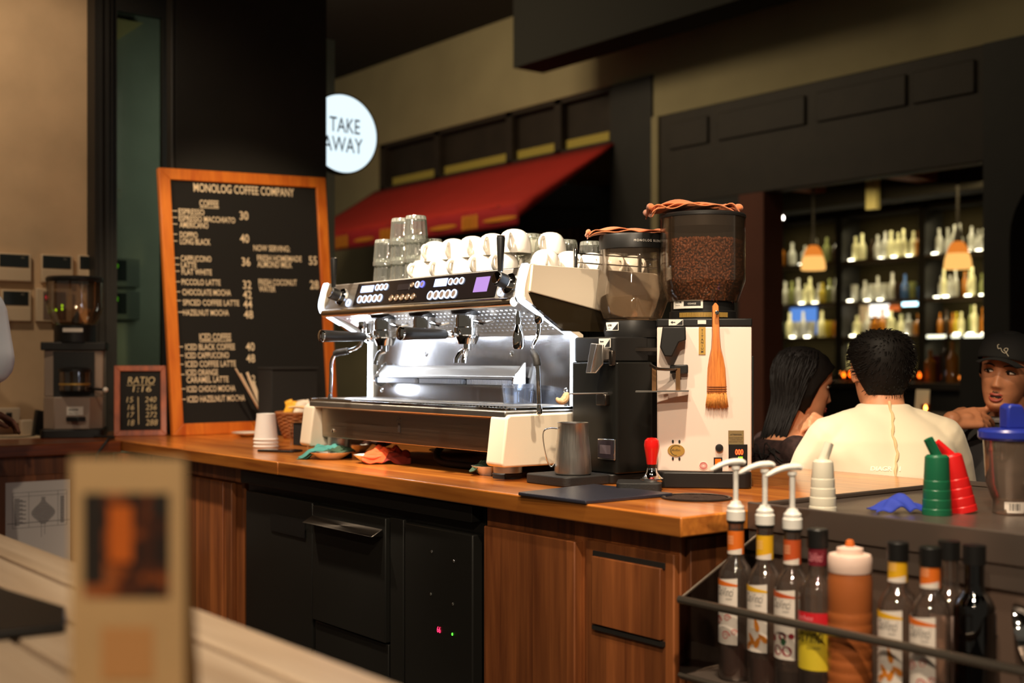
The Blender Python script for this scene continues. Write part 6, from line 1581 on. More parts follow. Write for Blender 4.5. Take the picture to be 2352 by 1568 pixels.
# screen, bright panels and the bowl pile under the lowest shelf
def panel(name, px0, px1, py0, py1, y, m, label, cat):
    a, b = aty(px0, py1, y), aty(px1, py0, y); t = MB().box(a.x, b.x, y, y + .02, a.z, b.z).build(name, m); tag(t, label, cat); return t
panel('blue_screen', 1815, 1874, 702, 768, BYF + .25, glow('blue_screen_light', (96, 146, 226), .95), 'glowing blue screen in the left bar bay', 'screen')
panel('white_light_panel', 1998, 2040, 697, 728, BYF + .25, glow('white_panel_light', (255, 250, 235), 2.0), 'bright white light panel in the middle bar bay', 'light panel')
panel('cyan_lamp', 2072, 2105, 689, 703, BYF + .05, glow('cyan_white_light', (196, 246, 255), 4.0), 'small cyan-white lamp at the right of the middle bar bay', 'lamp')
panel('pink_card', 1974, 1996, 697, 755, BYF + .25, mat('pinkish_card', (222, 196, 168), .8), 'pinkish card standing in the middle bar bay', 'card')
panel('orange_card', 2040, 2066, 700, 714, BYF + .25, mat('orange_card', (224, 116, 60), .8), 'small orange card in the middle bar bay', 'card')
for k in range(7):
    p = aty(1822 + k * 11, 772, BYF + .1 - .02 * (k % 2)); bar_item('clear', 3, .12, .05, p.x, p.y, 1.10 + .001, 'short clear glass on the base cabinet under the blue screen', 'short glasses under the blue screen')
for k in range(9):
    p = aty(1950 + k * 18, 772, BYF + .12); bar_item(['pale', 'green', 'amber', 'clear'][k % 4], k % 2, .30, .04, p.x, p.y, 1.10 + .001, '%s bottle on the base cabinet of the bar' % CN[['pale', 'green', 'amber', 'clear'][k % 4]], 'bottles on the bar base cabinet')

# bar counter with candles and bottles
bcn = thing('bar_counter', 'dark wooden bar counter in front of the lit bottle shelves', 'bar counter', (-4.2, 6.2, 0))
MB().box(-5.6, -2.5, 6.0, 6.5, 1.03, 1.08).build('top', m_darkwood, bcn, bevel=.004); MB().box(-5.55, -2.55, 6.06, 6.45, 0, 1.03).build('front', m_black, bcn)
def candle(px, y, z, s, label, col=(255, 170, 70), e=7.0, grp='candles at the bar'):
    p = aty(px, 830, y)
    t = thing('candle_glass', label, 'candle', (p.x, y, z), 0, grp)
    MB(TR((p.x, y, z))).lathe([(0, 0), (.032 * s, 0), (.036 * s, .075 * s), (.034 * s, .075 * s), (.03 * s, .006), (0, .006)], 18).build('glass', thin_glass('candle_glass', (255, 214, 160), .2, .05), t)
    MB(TR((p.x, y, z + .03 * s))).lathe([(0, 0), (.009 * s, .008 * s), (.011 * s, .018 * s), (.004 * s, .036 * s), (0, .042 * s)], 12).build('flame', glow('flame_%d_%d' % (col[1], int(e)), col, e), t)
candle(1882, 6.2, 1.081, 1.3, 'bright white candle on the bar behind the dark-haired woman', (255, 246, 224), 26)
candle(1938, 6.3, 1.081, 1.0, 'small candle on the bar left of the seated man with white shirt')
candle(1954, 6.1, 1.081, 1.2, 'orange candle on the bar close to the left side of the man with white shirt', (255, 120, 40), 9)
candle(2112, 6.15, 1.081, 1.1, 'candle on the bar right of the man with white shirt', (255, 150, 70), 5)
candle(2205, 6.3, 1.081, .8, 'tiny candle on the bar left of the cap', (255, 200, 140), 4)
for px, k, h, lab in ((2137, 'amber', .24, 'amber bottle on the bar behind the seated man'), (2172, 'dark', .33, 'dark wine bottle on the bar between the white-shirted man and the capped man'), (2187, 'amber', .30, 'orange bottle on the bar left of the capped man')):
    p = aty(px, 830, 6.25); bar_item(k, 0, h, .042, p.x, 6.25, 1.0805, lab, 'bottles on the bar counter')
p = aty(2150, 830, 6.3); tag(box1(p.x - .04, p.x + .04, 6.28, 6.36, 1.0805, 1.28).build('purple_box', mat('purple_red_card', (96, 30, 52), .6), None, bevel=.003), 'purple-red carton standing on the bar counter', 'carton')
# tall table with a lit cream card
tt = aty(2118, 950, 4.3)
t = thing('tall_table', 'dark tall table beyond the seated guests', 'table', (tt.x, 4.3, 0))
MB().box(tt.x - .3, tt.x + .35, 4.1, 4.6, tt.z - .03, tt.z).build('top', m_darkwood, t, bevel=.004); MB().cyl((tt.x, 4.35, 0), (tt.x, 4.35, tt.z - .03), .03).lathe([(0, 0), (.22, 0), (.22, .02), (0, .02)], 24, (tt.x, 4.35, 0)).build('pedestal', m_black, t)
a, b = aty(2100, 950, 4.3), aty(2131, 895, 4.3)
tag(MB().prism([(4.30, a.z + .001), (4.312, a.z + .001), (4.322, b.z), (4.318, b.z)], a.x, b.x, 'x').build('cream_card', mat('cream_menu_card', (240, 222, 186), .7)), 'upright cream menu card on the tall table beyond the guests', 'card')
candle(2126, 4.22, tt.z + .001, .75, 'bright candle before the cream card on the tall table', (255, 220, 160), 22)
spot('tall_table_lamp', (tt.x + .2, 3.8, 2.6), (tt.x, 4.3, tt.z), 22, size=40)

# pendant lamps
def pendant(px, py, y, label):
    p = aty(px, py, y); zb_ = p.z
    t = thing('pendant_lamp', label, 'pendant lamp', (p.x, y, zb_), 0, 'orange glass pendant lamps')
    prof = [(.102, 0), (.106, .02), (.1, .07), (.085, .12)]; top = [(.085, .12), (.07, .165), (.05, .20), (.032, .215)]
    MB(TR((p.x, y, zb_))).lathe(prof, 28).build('lower_shade', glow('pale_orange_shade', (255, 190, 104), 1.15), t, solid=.003)
    MB(TR((p.x, y, zb_))).lathe(top, 28).build('upper_shade', glow('deep_orange_shade', (240, 136, 50), .9), t, solid=.003)
    MB(TR((p.x, y, zb_))).lathe([(.034, .21), (.03, .25), (.014, .33), (0, .34)], 20).build('cap', m_black, t)
    MB().tube([(p.x, y, zb_ + .33), (p.x, y, 3.0)], .012, 8).build('cord', m_black, t)
    MB().ell((p.x, y, zb_ + .09), .03, nu=14, nv=10).build('bulb', glow('warm_bulb', (255, 226, 170), 6.0), t)
pendant(1868, 620, 7.0, 'orange glass pendant lamp at the left, before the left bar bay')
pendant(2200, 617, 7.0, 'orange glass pendant lamp at the right, before the right bar bay')
def ceilspot(px, py, y, r, label):
    p = aty(px, py, y); t = thing('track_spotlight', label, 'spotlight', (p.x, y, p.z)); d = (CAMP - p).normalized()
    MB().cyl(p, p - d * .1, r * 1.25).build('can', m_black, t); MB().cyl(p + d * .004, p + d * .001, r).build('lens', glow('spot_lens', (255, 244, 232), 14.0), t, smooth=0)
    MB().tube([p - d * .05, V((p.x, y, 3.0)) - V((d.x, d.y, 0)) * .05], .01, 8).build('stem', m_black, t)
ceilspot(1795, 500, 6.6, .022, 'bright round spotlight under the bar ceiling left of the pendant lamps')
ceilspot(2311, 511, 6.2, .015, 'small bright spotlight at the far right beyond the dark arch')
p = aty(2003, 475, 7.1); tag(box1(p.x - .05, p.x + .05, 7.08, 7.14, p.z - .02, 3.0).build('ceiling_light_box', mat('pale_box', (220, 214, 150), .6)), 'small pale box hanging under the bar ceiling', 'ceiling box')
# post coloured orange for a strip of warm light, bowls at the far right
struct('trim_15', box1(-2.05, -1.9, 5.9, 6.0, 0, 2.3), mat('orange_glow_paint', (176, 104, 44), .7))
t = thing('wall_ledge', 'dark ledge at the far right carrying cream bowls', 'ledge', (-2.4, 5.6, 0)); lp = aty(2330, 775, 5.7); MB().box(lp.x - .3, lp.x + .45, 5.55, 5.85, 0, lp.z).build('body', m_black, t)
for k, px in enumerate((2318, 2342, 2366)):
    p = aty(px, 770, 5.66); tag(MB(TR((p.x, 5.66, lp.z + .001))).lathe([(0, 0), (.03, 0), (.055, .03), (.058, .055), (.03, .075), (0, .08)], 24).build('cream_bowl', mat('cream_bowl_glaze', (222, 198, 160), .5)), 'upturned cream bowl on the ledge at the far right, %s from the left' % ORD[k], 'bowl', 'cream bowls on the far ledge')

# ================================================================ PEOPLE
m_skin = mat('warm_skin', (214, 150, 112), .5, sss=.12, var=.06, vscale=40)
m_skin_d = mat('tan_skin', (196, 130, 92), .48, sss=.1, var=.06, vscale=40)
m_skin_b = mat('brown_skin', (120, 78, 58), .5, sss=.08)
m_hair = mat('black_hair', (17, 13, 11), .6, spec=.22)
m_eyew = mat('eye_white', (214, 200, 186), .25); m_iris = mat('dark_iris', (26, 16, 12), .1); m_lip = mat('lip_pink', (196, 96, 84), .42); m_mouth = mat('mouth_dark', (40, 14, 12), .6); m_brow = mat('brow_hair', (34, 24, 18), .7)

HZ = [-.118, -.110, -.095, -.080, -.060, -.040, -.015, .010, .035, .060, .085, .103, .112]
HF = [.058, .080, .089, .087, .088, .088, .088, .085, .091, .087, .071, .044, .010]
HB = [.010, -.004, -.026, -.050, -.068, -.080, -.089, -.095, -.098, -.096, -.085, -.060, -.022]
HW = [.014, .030, .044, .053, .061, .066, .071, .074, .0755, .076, .068, .048, .018]
def head_pt(a, z, out=0.0, feat=True):
    """point on the head; a = 0 is the face, a > 0 turns to the person's right (+x)"""
    f, b, w_ = interp(HZ, HF, z), interp(HZ, HB, z), interp(HZ, HW, z)
    c, h = (f + b) / 2, (f - b) / 2; ca, sa = math.cos(a), math.sin(a)
    x = (w_ + out) * math.copysign(abs(sa) ** .92, sa); y = c + (h + out) * math.copysign(abs(ca) ** .92, ca)
    if feat and ca > 0:
        A = interp([-.050, -.043, -.034, -.028, .0, .022, .03], [0, .008, .019, .0185, .0085, .003, 0], z)
        y += A * math.exp(-(x / (.0105 + .003 * (z < -.02))) ** 2) + (.0075 * math.exp(-((z + .036) / .007) ** 2)) * math.exp(-((abs(x) - .011) / .007) ** 2)
        y += .0055 * math.exp(-((z + .060) / .0065) ** 2) * math.exp(-(x / .021) ** 2) + .006 * math.exp(-((z + .073) / .006) ** 2) * math.exp(-(x / .018) ** 2)
        y -= .004 * math.exp(-((z + .0665) / .0028) ** 2) * math.exp(-(x / .022) ** 2) + .0045 * math.exp(-((z + .083) / .005) ** 2) * math.exp(-(x / .02) ** 2)
        y += .006 * math.exp(-((z + .100) / .011) ** 2) * math.exp(-(x / .02) ** 2)
        y -= .011 * math.exp(-((abs(x) - .031) / .015) ** 2 - ((z - .010) / .011) ** 2)
        y += .004 * math.exp(-((abs(x) - .03) / .02) ** 2 - ((z - .029) / .007) ** 2) + .004 * math.exp(-((abs(x) - .042) / .014) ** 2 - ((z + .022) / .014) ** 2)
    return V((x, y, z))
def head_grid(mb, M):
    nz = 74; zs = [-.118 + .230 * j / (nz - 1) for j in range(nz)]
    old = mb.M; mb.M = old @ M
    n = 84; k = len(mb.v)
    vs = [head_pt(2 * PI * i / n, z) for z in zs for i in range(n)] + [V((0, .03, -.121)), V((0, -.005, .1135))]
    fs = [(j * n + i, j * n + (i + 1) % n, (j + 1) * n + (i + 1) % n, (j + 1) * n + i) for j in range(nz - 1) for i in range(n)]
    fs += [(n * nz, (i + 1) % n, i) for i in range(n)] + [(n * nz + 1, (nz - 1) * n + i, (nz - 1) * n + (i + 1) % n) for i in range(n)]
    mb.add(vs, fs)
    for s in (-1, 1):   # ears
        R = Euler((0, 0, -s * .35)).to_matrix()
        mb.ell((s * .0775, -.012, .004), (.007, .018, .031), R, 14, 12); mb.tube([V((s * (.078 + .006 * math.sin(t)), -.018 + .017 * math.cos(t * 1.0), .006 + .029 * math.sin(t))) for t in [(-.6 + .25 * q) for q in range(15)]], .0042, 8)
    mb.M = old
def union(mb, voxel, name, m, parent, it=4, fac=.5):
    """fuse overlapping closed pieces into one continuous smooth surface"""
    me = mb.mesh('u'); o = bpy.data.objects.new('u', me); C.objects.link(o)
    r = o.modifiers.new('r', 'REMESH'); r.mode = 'VOXEL'; r.voxel_size = voxel
    if it: s_ = o.modifiers.new('s', 'SMOOTH'); s_.iterations = it; s_.factor = fac
    dg = bpy.context.evaluated_depsgraph_get(); dg.update()
    nm = bpy.data.meshes.new_from_object(o.evaluated_get(dg)); bpy.data.objects.remove(o); bpy.data.meshes.remove(me)
    nm.transform(wmat(parent).inverted()); nm.materials.clear(); nm.materials.append(m)
    for p in nm.polygons: p.use_smooth = True
    q = bpy.data.objects.new(name, nm); C.objects.link(q); q.parent = parent; nm.name = name
    return q
def seg(mb, a, b, ra, rb, n=14):
    a, b = V(a), V(b); pts = []; R = []
    L = (b - a).length; d = (b - a).normalized()
    for t, k in ((-ra * .98, .15), (-ra * .85, .53), (-ra * .5, .87), (0, 1)): pts.append(a + d * t); R.append(ra * k)
    for t, k in ((0, 1), (rb * .5, .87), (rb * .85, .53), (rb * .98, .15)): pts.append(b + d * t); R.append(rb * k)
    mb.tube(pts, R, n)
def chain(mb, P, R):
    for i in range(len(P) - 1): seg(mb, P[i], P[i + 1], R[i], R[i + 1])
def loft(mb, secs, n=28):
    vs = []; fs = []
    for c, rx, ry in secs:
        for i in range(n):
            a = 2 * PI * i / n; vs.append(V(c) + V((rx * math.copysign(abs(math.cos(a)) ** .85, math.cos(a)), ry * math.copysign(abs(math.sin(a)) ** .85, math.sin(a)), 0)))
    k = len(secs)
    for j in range(k - 1):
        for i in range(n): fs.append((j * n + i, j * n + (i + 1) % n, (j + 1) * n + (i + 1) % n, (j + 1) * n + i))
    fs += [tuple(range(n))[::-1], tuple(range((k - 1) * n, k * n))]; mb.add(vs, fs)
def hand(mb, w, f, n, thumb, curls, spread=.1, s=1.0, tcurl=.5):
    """wrist w, finger direction f, back-of-hand normal n, thumb = side vector; curls per finger"""
    f = V(f).normalized(); n = (V(n) - f * V(n).dot(f)).normalized(); t = V(thumb); t = (t - f * t.dot(f) - n * t.dot(n)).normalized(); w = V(w)
    offs = (.029, .010, -.010, -.028); lens = ((.042, .026, .020), (.046, .030, .021), (.043, .028, .021), (.034, .020, .018)); tips = []
    for i in range(4):
        k = w + (f * (.088 - .004 * abs(i - 1.2)) + t * offs[i]) * s
        seg(mb, w + t * offs[i] * .55 * s, k, .0165 * s, .0115 * s, 10)
        d = (f + t * (offs[i] * spread * 18)).normalized(); p = k; c = curls[i]; r = (.0095, .0088, .008, .007)
        for j, L in enumerate(lens[i]):
            ang = c[j] if hasattr(c, '__len__') else c * (1.0, 1.15, .8)[j]
            d = (Matrix.Rotation(ang, 3, t) @ d)
            if (Matrix.Rotation(ang, 3, t) @ f).dot(n) > 0 and ang > 0: pass
            q = p + d * L * s; seg(mb, p, q, r[j] * s * (.9 if i == 3 else 1), r[j + 1] * s * (.9 if i == 3 else 1), 10); p = q
        tips.append(p)
    seg(mb, w + n * -.004, w + f * .05 * s, .02 * s, .021 * s, 12)
    b = w + (f * .018 + t * .022 - n * .006) * s; m1 = b + (f * .030 + t * .022 - n * .010) * s
    d = (f * .75 + t * .45 - n * (.25 + .3 * tcurl)).normalized(); m2 = m1 + d * .034 * s; d2 = (f * .9 + t * (.25 - .4 * tcurl) - n * (.2 + .4 * tcurl)).normalized(); m3 = m2 + d2 * .026 * s
    for a, c_, r1, r2 in ((w, b, .016, .015), (b, m1, .015, .0122), (m1, m2, .0115, .010), (m2, m3, .010, .008)): seg(mb, a, c_, r1 * s, r2 * s, 10)
    return tips
def rotsign(f, n, t):
    """curl must bend fingers toward the palm (-n): positive turn about t or -t"""
    return 1 if (Matrix.Rotation(.5, 3, V(t)) @ V(f)).dot(V(n)) < 0 else -1
def face_parts(root, M, lipm, open_=0.0, female=False, look=0.0, browm=None):
    for s in (-1, 1):
        e = MB(M).ell((s * .031, .0695 - (.002 if female else 0), .010), (.0150, .0105, .0058 if not female else .0062), None, 16, 10).build('eye', m_eyew, root)
        MB(M).ell((s * .031 + look, .0775, .0102), (.0058, .0035, .0058), None, 14, 10).build('iris', m_iris, e)
        ln_ = [(-.016, .0755, .0085), (-.008, .0800, .0150), (.002, .0812, .0162), (.010, .0790, .0140), (.017, .0730, .0095)]
        MB(M).tube(spl([(s * .031 + s * p[0], p[1], p[2]) for p in ln_], 3), .0017 if not female else .0022, 6).build('eyelid', m_brow, e)
        bz = .030
        MB(M).tube(spl([(s * (.031 - .017), .0905, bz - .001), (s * .026, .0920, bz + .003), (s * .038, .0870, bz + .0035), (s * .051, .0765, bz - .002)], 3), [.0022, .003, .0034, .0036, .0036, .0034, .003, .0026, .002, .0012][:10], 6, flat=.6).build('eyebrow', browm or m_brow, root)
    g = open_
    up = MB(M).tube(spl([(-.024, .0785, -.0655), (-.012, .0900, -.0625 + g * .003), (0, .0935, -.0635 + g * .003), (.012, .0900, -.0625 + g * .003), (.024, .0785, -.0655)], 4), [.001, .002, .003, .0036, .004, .004, .004, .004, .0038, .004, .004, .004, .004, .0036, .003, .002, .001], 8)
    up.tube(spl([(-.024, .0785, -.0660), (-.012, .0890, -.0705 - g * .013), (0, .0925, -.0720 - g * .015), (.012, .0890, -.0705 - g * .013), (.024, .0785, -.0660)], 4), [.001, .0024, .0036, .0044, .005, .005, .0052, .0052, .0052, .0052, .0052, .005, .005, .0044, .0036, .0024, .001], 8)
    lp_ = up.build('lips', lipm, root)
    if open_: MB(M).ell((0, .0845, -.0695), (.019, .0075, .0075), None, 16, 10).build('mouth_opening', m_mouth, lp_)

def shirt_text(s, fn, m, parent): MB().fit(s, fn, bold=.005, shear=.2).build('lettering', m, parent, smooth=0, fix=False)
def chair(root_xy, rz, label, seat=.45):
    t = thing('low_stool', label, 'stool', (root_xy[0], root_xy[1], 0), rz, 'stools of the seated guests'); M = wmat(t)
    MB(M).lathe([(0, seat - .035), (.145, seat - .035), (.15, seat - .02), (.145, seat - .001), (0, seat - .001)], 28).build('seat', m_darkwood, t)
    MB(M).cyl((0, 0, .02), (0, 0, seat - .035), .022).build('post', m_black, t); MB(M).lathe([(0, 0), (.15, 0), (.15, .012), (.03, .025), (0, .025)], 28).build('base', m_black, t)

# ---------------------------------------------------------------- seated man seen from behind
def frame_person(px, py, D, fdir, label):
    p = atd(px, py, D); rz = math.atan2(fdir.y, fdir.x) - PI / 2
    r = thing('person', label, 'person', (p.x, p.y, 0), rz); return r, wmat(r)
def seated_lower(mb, seat, hy=.0, knee=.42, yaw=0.0, sp=.105):
    old = mb.M; mb.M = old @ TR((0, hy - .02, 0), yaw)
    for s in (-1, 1):
        chain(mb, [(s * .09, 0, seat + .085), (s * sp, knee, seat + .075), (s * sp, knee + .02, .10)], [.085, .062, .042]); seg(mb, (s * sp, knee - .02, .045), (s * sp, knee + .16, .035), .042, .035)
    mb.M = old
def seated_trousers(M, seat, hy, yaw, sp, m, parent):
    b2 = MB(M @ TR((0, hy - .02, 0), yaw))
    for s in (-1, 1): chain(b2, [(s * .09, 0, seat + .085), (s * sp, .42, seat + .075), (s * sp, .44, .12)], [.098, .074, .056])
    loft(b2, [((0, 0, seat + .002), .165, .135), ((0, 0, seat + .11), .165, .132)])
    union(b2, .009, 'trousers', m, parent)

A, MA = frame_person(2033, 850, 3.76, FWD, 'seated man seen from behind in a cream-white shirt with a crooked back seam')
b = MB(MA)
HM = Matrix.Translation((0, .045, 1.198)) @ Euler((-.08, 0, -.06)).to_matrix().to_4x4() @ Matrix.Scale(1.07, 4)
head_grid(b, HM)
loft(b, [((0, -.02, .46), .165, .125), ((0, -.02, .60), .160, .115), ((0, -.03, .78), .165, .115), ((0, -.025, .92), .180, .115), ((0, -.01, 1.01), .175, .095), ((0, .005, 1.055), .12, .075), ((0, .015, 1.10), .062, .06), ((0, .03, 1.16), .056, .058)])
for s in (-1, 1):
    chain(b, [(s * .175, -.0, 1.005), (s * .245, .08, .80), (s * .13, .34, .79)], [.058, .046, .030])
    hand(b, (s * .13, .34, .79), (-s * .5, .85, 0), (0, 0, 1), (-s, -.4, 0), [.35 * (1 if s < 0 else -1)] * 4)
seated_lower(b, .45)
union(b, .0042, 'body', m_skin, A)
b = MB(MA)
SE = [((0, -.02, .44), .182, .142), ((0, -.02, .60), .178, .135), ((0, -.035, .78), .19, .135), ((0, -.03, .90), .205, .132), ((0, -.012, 1.0), .20, .112), ((0, .002, 1.048), .155, .092), ((0, .012, 1.083), .095, .074), ((0, .018, 1.108), .073, .067)]
loft(b, SE, 40)
for s in (-1, 1):
    chain(b, [(s * .168, -.0, 1.0), (s * .20, .03, .93), (s * .245, .075, .80)], [.072, .074, .066])
    chain(b, [(s * .035, .012, 1.062), (s * .11, .0, 1.035), (s * .17, -.0, 1.0)], [.048, .056, .070])
sh_ = union(b, .006, 'shirt', mat('cream_white_cotton', (226, 212, 186), .9, bump=.25, bscale=26, sheen=.2), A, 6)
b = MB(MA)
def back_y(x, z):
    ry = interp([q[0][2] for q in SE], [q[2] for q in SE], z); rx = interp([q[0][2] for q in SE], [q[1] for q in SE], z); cy = interp([q[0][2] for q in SE], [q[0][1] for q in SE], z)
    return cy - ry * max(.1, 1 - (abs(x) / rx) ** 2.3) ** .5
sm = [V((.0 - (1.115 - z) * .065 + .004 * math.sin(z * 60) + .002 * math.sin(z * 171), back_y(-.02, z) - .0015, z)) for z in [1.118 - .0125 * i for i in range(34)]]
b.tube(sm, [.0042 + .0012 * math.sin(i * 2.1) for i in range(34)], 8)
b.build('back_seam', mat('back_seam_thread', (216, 186, 140), .9), sh_, smooth=180)  # crooked raised seam in tan thread
b = MB(MA)
def sht(x0, x1, z0, z1): return lambda s, t: MA @ V((x0 + (x1 - x0) * s, back_y(x0 + (x1 - x0) * s, z0 + (z1 - z0) * t) - .0022, z0 + (z1 - z0) * t))
MB().fit('DIAGR', sht(-.088, -.028, .918, .931), shear=.25).fit('1', sht(-.006, .0, .918, .931), shear=.2).build('lettering', mat('white_shirt_print', (255, 248, 230), .8), sh_, smooth=0, fix=False)
seated_trousers(MA, .45, 0, 0, .105, mat('dark_trousers', (44, 42, 46), .9), A)
# short black hair: a close cap plus many short strands round the crown
def hair_cap(M, zlow, out, name, parent, mb=None, n=60, m=26):
    def fn(u, v):
        a = 2 * PI * u; zl = zlow(a); z = zl + (.1125 - zl) * v
        o_ = out * (.35 + .65 * min(1, v * 5)) 
        p = head_pt(a, z, o_, False); p.z += out * .9 * max(0, (v - .55) / .45)
        return p
    g = (mb or MB(M)); g.grid(fn, n, m, cu=True)
    g.ell((0, -.004, .108), (.03, .035, .012 + out * .6), None, 16, 10)
    return g
def zl_short(a):
    c = math.cos(a)
    if c > .35: return .068 - .012 * (1 - c)
    if c > -.15: return interp([-.15, .1, .35], [.012, .030, .058], c)
    return interp([-1, -.7, -.15], [-.074, -.064, .004], c)
hc = hair_cap(HM, zl_short, .013, 'hair', A, MB(MA @ HM))
random.seed(31)
for i in range(1500):
    a = random.uniform(0, 2 * PI); zl = zl_short(a); v = random.random() ** .7; z = zl + (.112 - zl) * v
    p = head_pt(a, z, .010, False); p.z += .010 * max(0, (v - .55) / .45)
    nrm = V((p.x, p.y + .005, (z + .03) * .9)).normalized(); sw = V((0, -.07, .085)) - p   # whorl at the crown
    tang = nrm.cross(sw).normalized(); dr = (nrm * .2 - sw.normalized() * .5 + tang * .45 + V((0, 0, -.25))).normalized(); L = random.uniform(.012, .021) * (1 if z > 0 else .5)
    hc.tube([p - nrm * .003, p + dr * L * .55 + nrm * .002, p + dr * L - nrm * .0], [.0013, .0011, .0003], 3, cap=False)
ho = hc.build('hair', m_hair, A, smooth=180, fix=False)

# ---------------------------------------------------------------- woman in profile
Wd = (RT * .97 + FWD * .12).normalized()
B_, MBm = frame_person(1795, 880, 4.05, Wd, 'young woman with long dark hair in profile, fist under her chin')
b = MB(MBm)
HMb = Matrix.Translation((0, .075, 1.158)) @ Euler((-.22, 0, 0)).to_matrix().to_4x4() @ Matrix.Scale(.95, 4)
head_grid(b, HMb)
loft(b, [((0, -.03, .46), .155, .12), ((0, -.02, .62), .13, .10), ((0, .0, .80), .14, .105), ((0, .01, .90), .15, .10), ((0, .0, .95), .145, .08), ((0, .0, .985), .10, .062), ((0, .015, 1.02), .052, .05), ((0, .04, 1.08), .047, .048)])
fw = V((.090, .140, 1.008))
chain(b, [(.145, .0, .945), (.19, .24, .77), fw], [.045, .037, .026])
cs = 1
f_, n_, t_ = V((-.25, -.55, .8)).normalized(), V((.85, .2, .4)), V((-.1, -.75, -.5))
sgn_ = rotsign(f_, n_, t_)
f_ = V((-.08, -.86, .50)).normalized(); n_ = V((.80, .25, .55)); t_ = V((.25, -.40, -.88))
sgn_ = rotsign(f_, n_ - f_ * n_.dot(f_), (t_ - f_ * t_.dot(f_)).normalized())
hand(b, fw, f_, n_, t_, [(1.35 * sgn_, 1.5 * sgn_, .9 * sgn_)] * 4, 0, .95, 1.0)
chain(b, [(-.145, .0, .955), (-.20, .12, .78), (-.02, .30, .77)], [.045, .037, .026])
hand(b, (-.02, .30, .77), (.9, .3, 0), (0, 0, 1), (0, 1, 0), [.4 * rotsign(V((.95, .3, 0)), V((0, 0, 1)), V((-.3, .95, 0)))] * 4, 0, .92)
seated_lower(b, .45, -.02, .42, 1.45, .085)
union(b, .0042, 'body', m_skin, B_, 3)
seated_trousers(MBm, .45, -.02, 1.45, .085, mat('dark_trousers', (44, 42, 46), .9), B_)
face_parts(B_, MBm @ HMb, m_lip, 0, True, 0)
b = MB(MBm)
loft(b, [((0, -.03, .45), .168, .132), ((0, -.02, .62), .142, .112), ((0, .0, .80), .153, .118), ((0, .01, .90), .163, .113), ((0, .002, .955), .157, .092), ((0, .002, .985), .12, .074)], 36)
for s in (-1, 1): chain(b, [(s * .14, .0, .95), (s * .162, .06, .88)], [.056, .055])
union(b, .007, 'top', mat('dark_lace_top', (52, 34, 32), .85, var=.5, vscale=60, bump=.4, bscale=120), B_, 4)
lc_ = MB(MBm); random.seed(15)
for k in range(16):
    a0_ = random.uniform(-.6, 1.6); z0_ = random.uniform(.86, .95); pts = []
    for j in range(6):
        a = a0_ + .16 * j + random.uniform(-.1, .1); z = z0_ + random.uniform(-.03, .03); pts.append(V((.165 * math.cos(a) * 1.02, .01 + .12 * math.sin(a) * -1, z)))
    lc_.tube(spl(pts, 3), .0022, 6)
lc_.build('lace_trim', mat('black_lace', (20, 16, 16), .8), B_, smooth=180)
# long hair: cap, sides and a heavy fall behind the shoulder
def zl_long(a):
    c = math.cos(a); return interp([-1, -.4, .0, .25, .5, .75, 1], [-.10, -.10, -.07, -.01, .046, .066, .080], c)
hb = hair_cap(HMb, zl_long, .016, 'hair', B_, MB(MBm @ HMb))
hb.M = MBm
def fall(u, v, off=0.0):
    """hair running from the crown over the head, then hanging behind the shoulder"""
    a0 = interp([0, .2, .42, .7, 1], [.46, .50, .57, .66, .70], v); a = PI * (a0 + (2 - 2 * a0) * u); zc = interp([0, .25, .75, 1], [-.035, -.06, -.06, -.035], u)
    rip = .0025 * math.sin(a * 29) + .002 * math.sin(a * 47 + v * 4)
    if v < .42:
        k = v / .42; z = .1115 + (zc - .1115) * k ** 1.15
        p = head_pt(a, z, .017 + rip * k + off, False); p.z += .017 * max(0, 1 - k * 2.2)
        return HMb @ p
    k = (v - .42) / .58
    p = HMb @ head_pt(a, zc, .017 + rip + off, False); q = p.copy()
    q.z = p.z - .30 * k; c = V((0, .045 - .07 * k, 0)); d = V((p.x - c.x, p.y - .045, 0))
    d = d * (1 + .28 * k) * (1 + rip * 3); q.x, q.y = c.x + d.x, c.y + d.y
    return q
hb.grid(lambda u, v: fall(u, v), 110, 30)
random.seed(41)
for i in range(700):
    u = random.random(); o_ = random.uniform(.0, .004); v0 = random.uniform(.02, .3)
    hb.tube([fall(min(1, max(0, u + .008 * math.sin(v * 4 + i))), v0 + (1 - v0) * v, o_ + .0015 * math.sin(v * 9 + i)) for v in [j / 11 for j in range(12)]], [.0012] * 11 + [.0005], 3, cap=False)
hb.build('hair', m_hair, B_, smooth=180, fix=False, solid=.003)

# ---------------------------------------------------------------- man in a black cap
fd = (-FWD * .80 - RT * .60).normalized()
YK = math.atan2(-FWD.y, -FWD.x) - math.atan2(fd.y, fd.x)
K, MK = frame_person(2326, 870, 4.05, fd, 'man in a black cap and dark grey shirt, hand raised to his chin')
b = MB(MK)
HK = Matrix.Translation((0, .075, 1.196)) @ Euler((-.04, -.13, 0)).to_matrix().to_4x4() @ Matrix.Scale(1.0, 4)
head_grid(b, HK)
loft(b, [((0, -.03, .46), .165, .125), ((0, -.03, .60), .16, .115), ((0, -.02, .80), .17, .12), ((0, -.01, .92), .185, .115), ((0, -.005, .99), .175, .09), ((0, .0, 1.03), .115, .07), ((0, .02, 1.07), .060, .058), ((0, .04, 1.12), .056, .056)])
inv = MK.inverted()
wr = inv @ atd(2186, 966, 3.93)
el = inv @ atd(2165, 1105, 4.02)
chain(b, [(.17, .0, .975), tuple(el), tuple(wr)], [.055, .043, .031])
Rl = inv.to_3x3()
f_ = (Rl @ (RT * .96 + V((0, 0, .10)) + FWD * .12)).normalized(); n_ = Rl @ (-FWD * .75 + V((0, 0, .66))); t_ = Rl @ (V((0, 0, .8)) + FWD * .55)
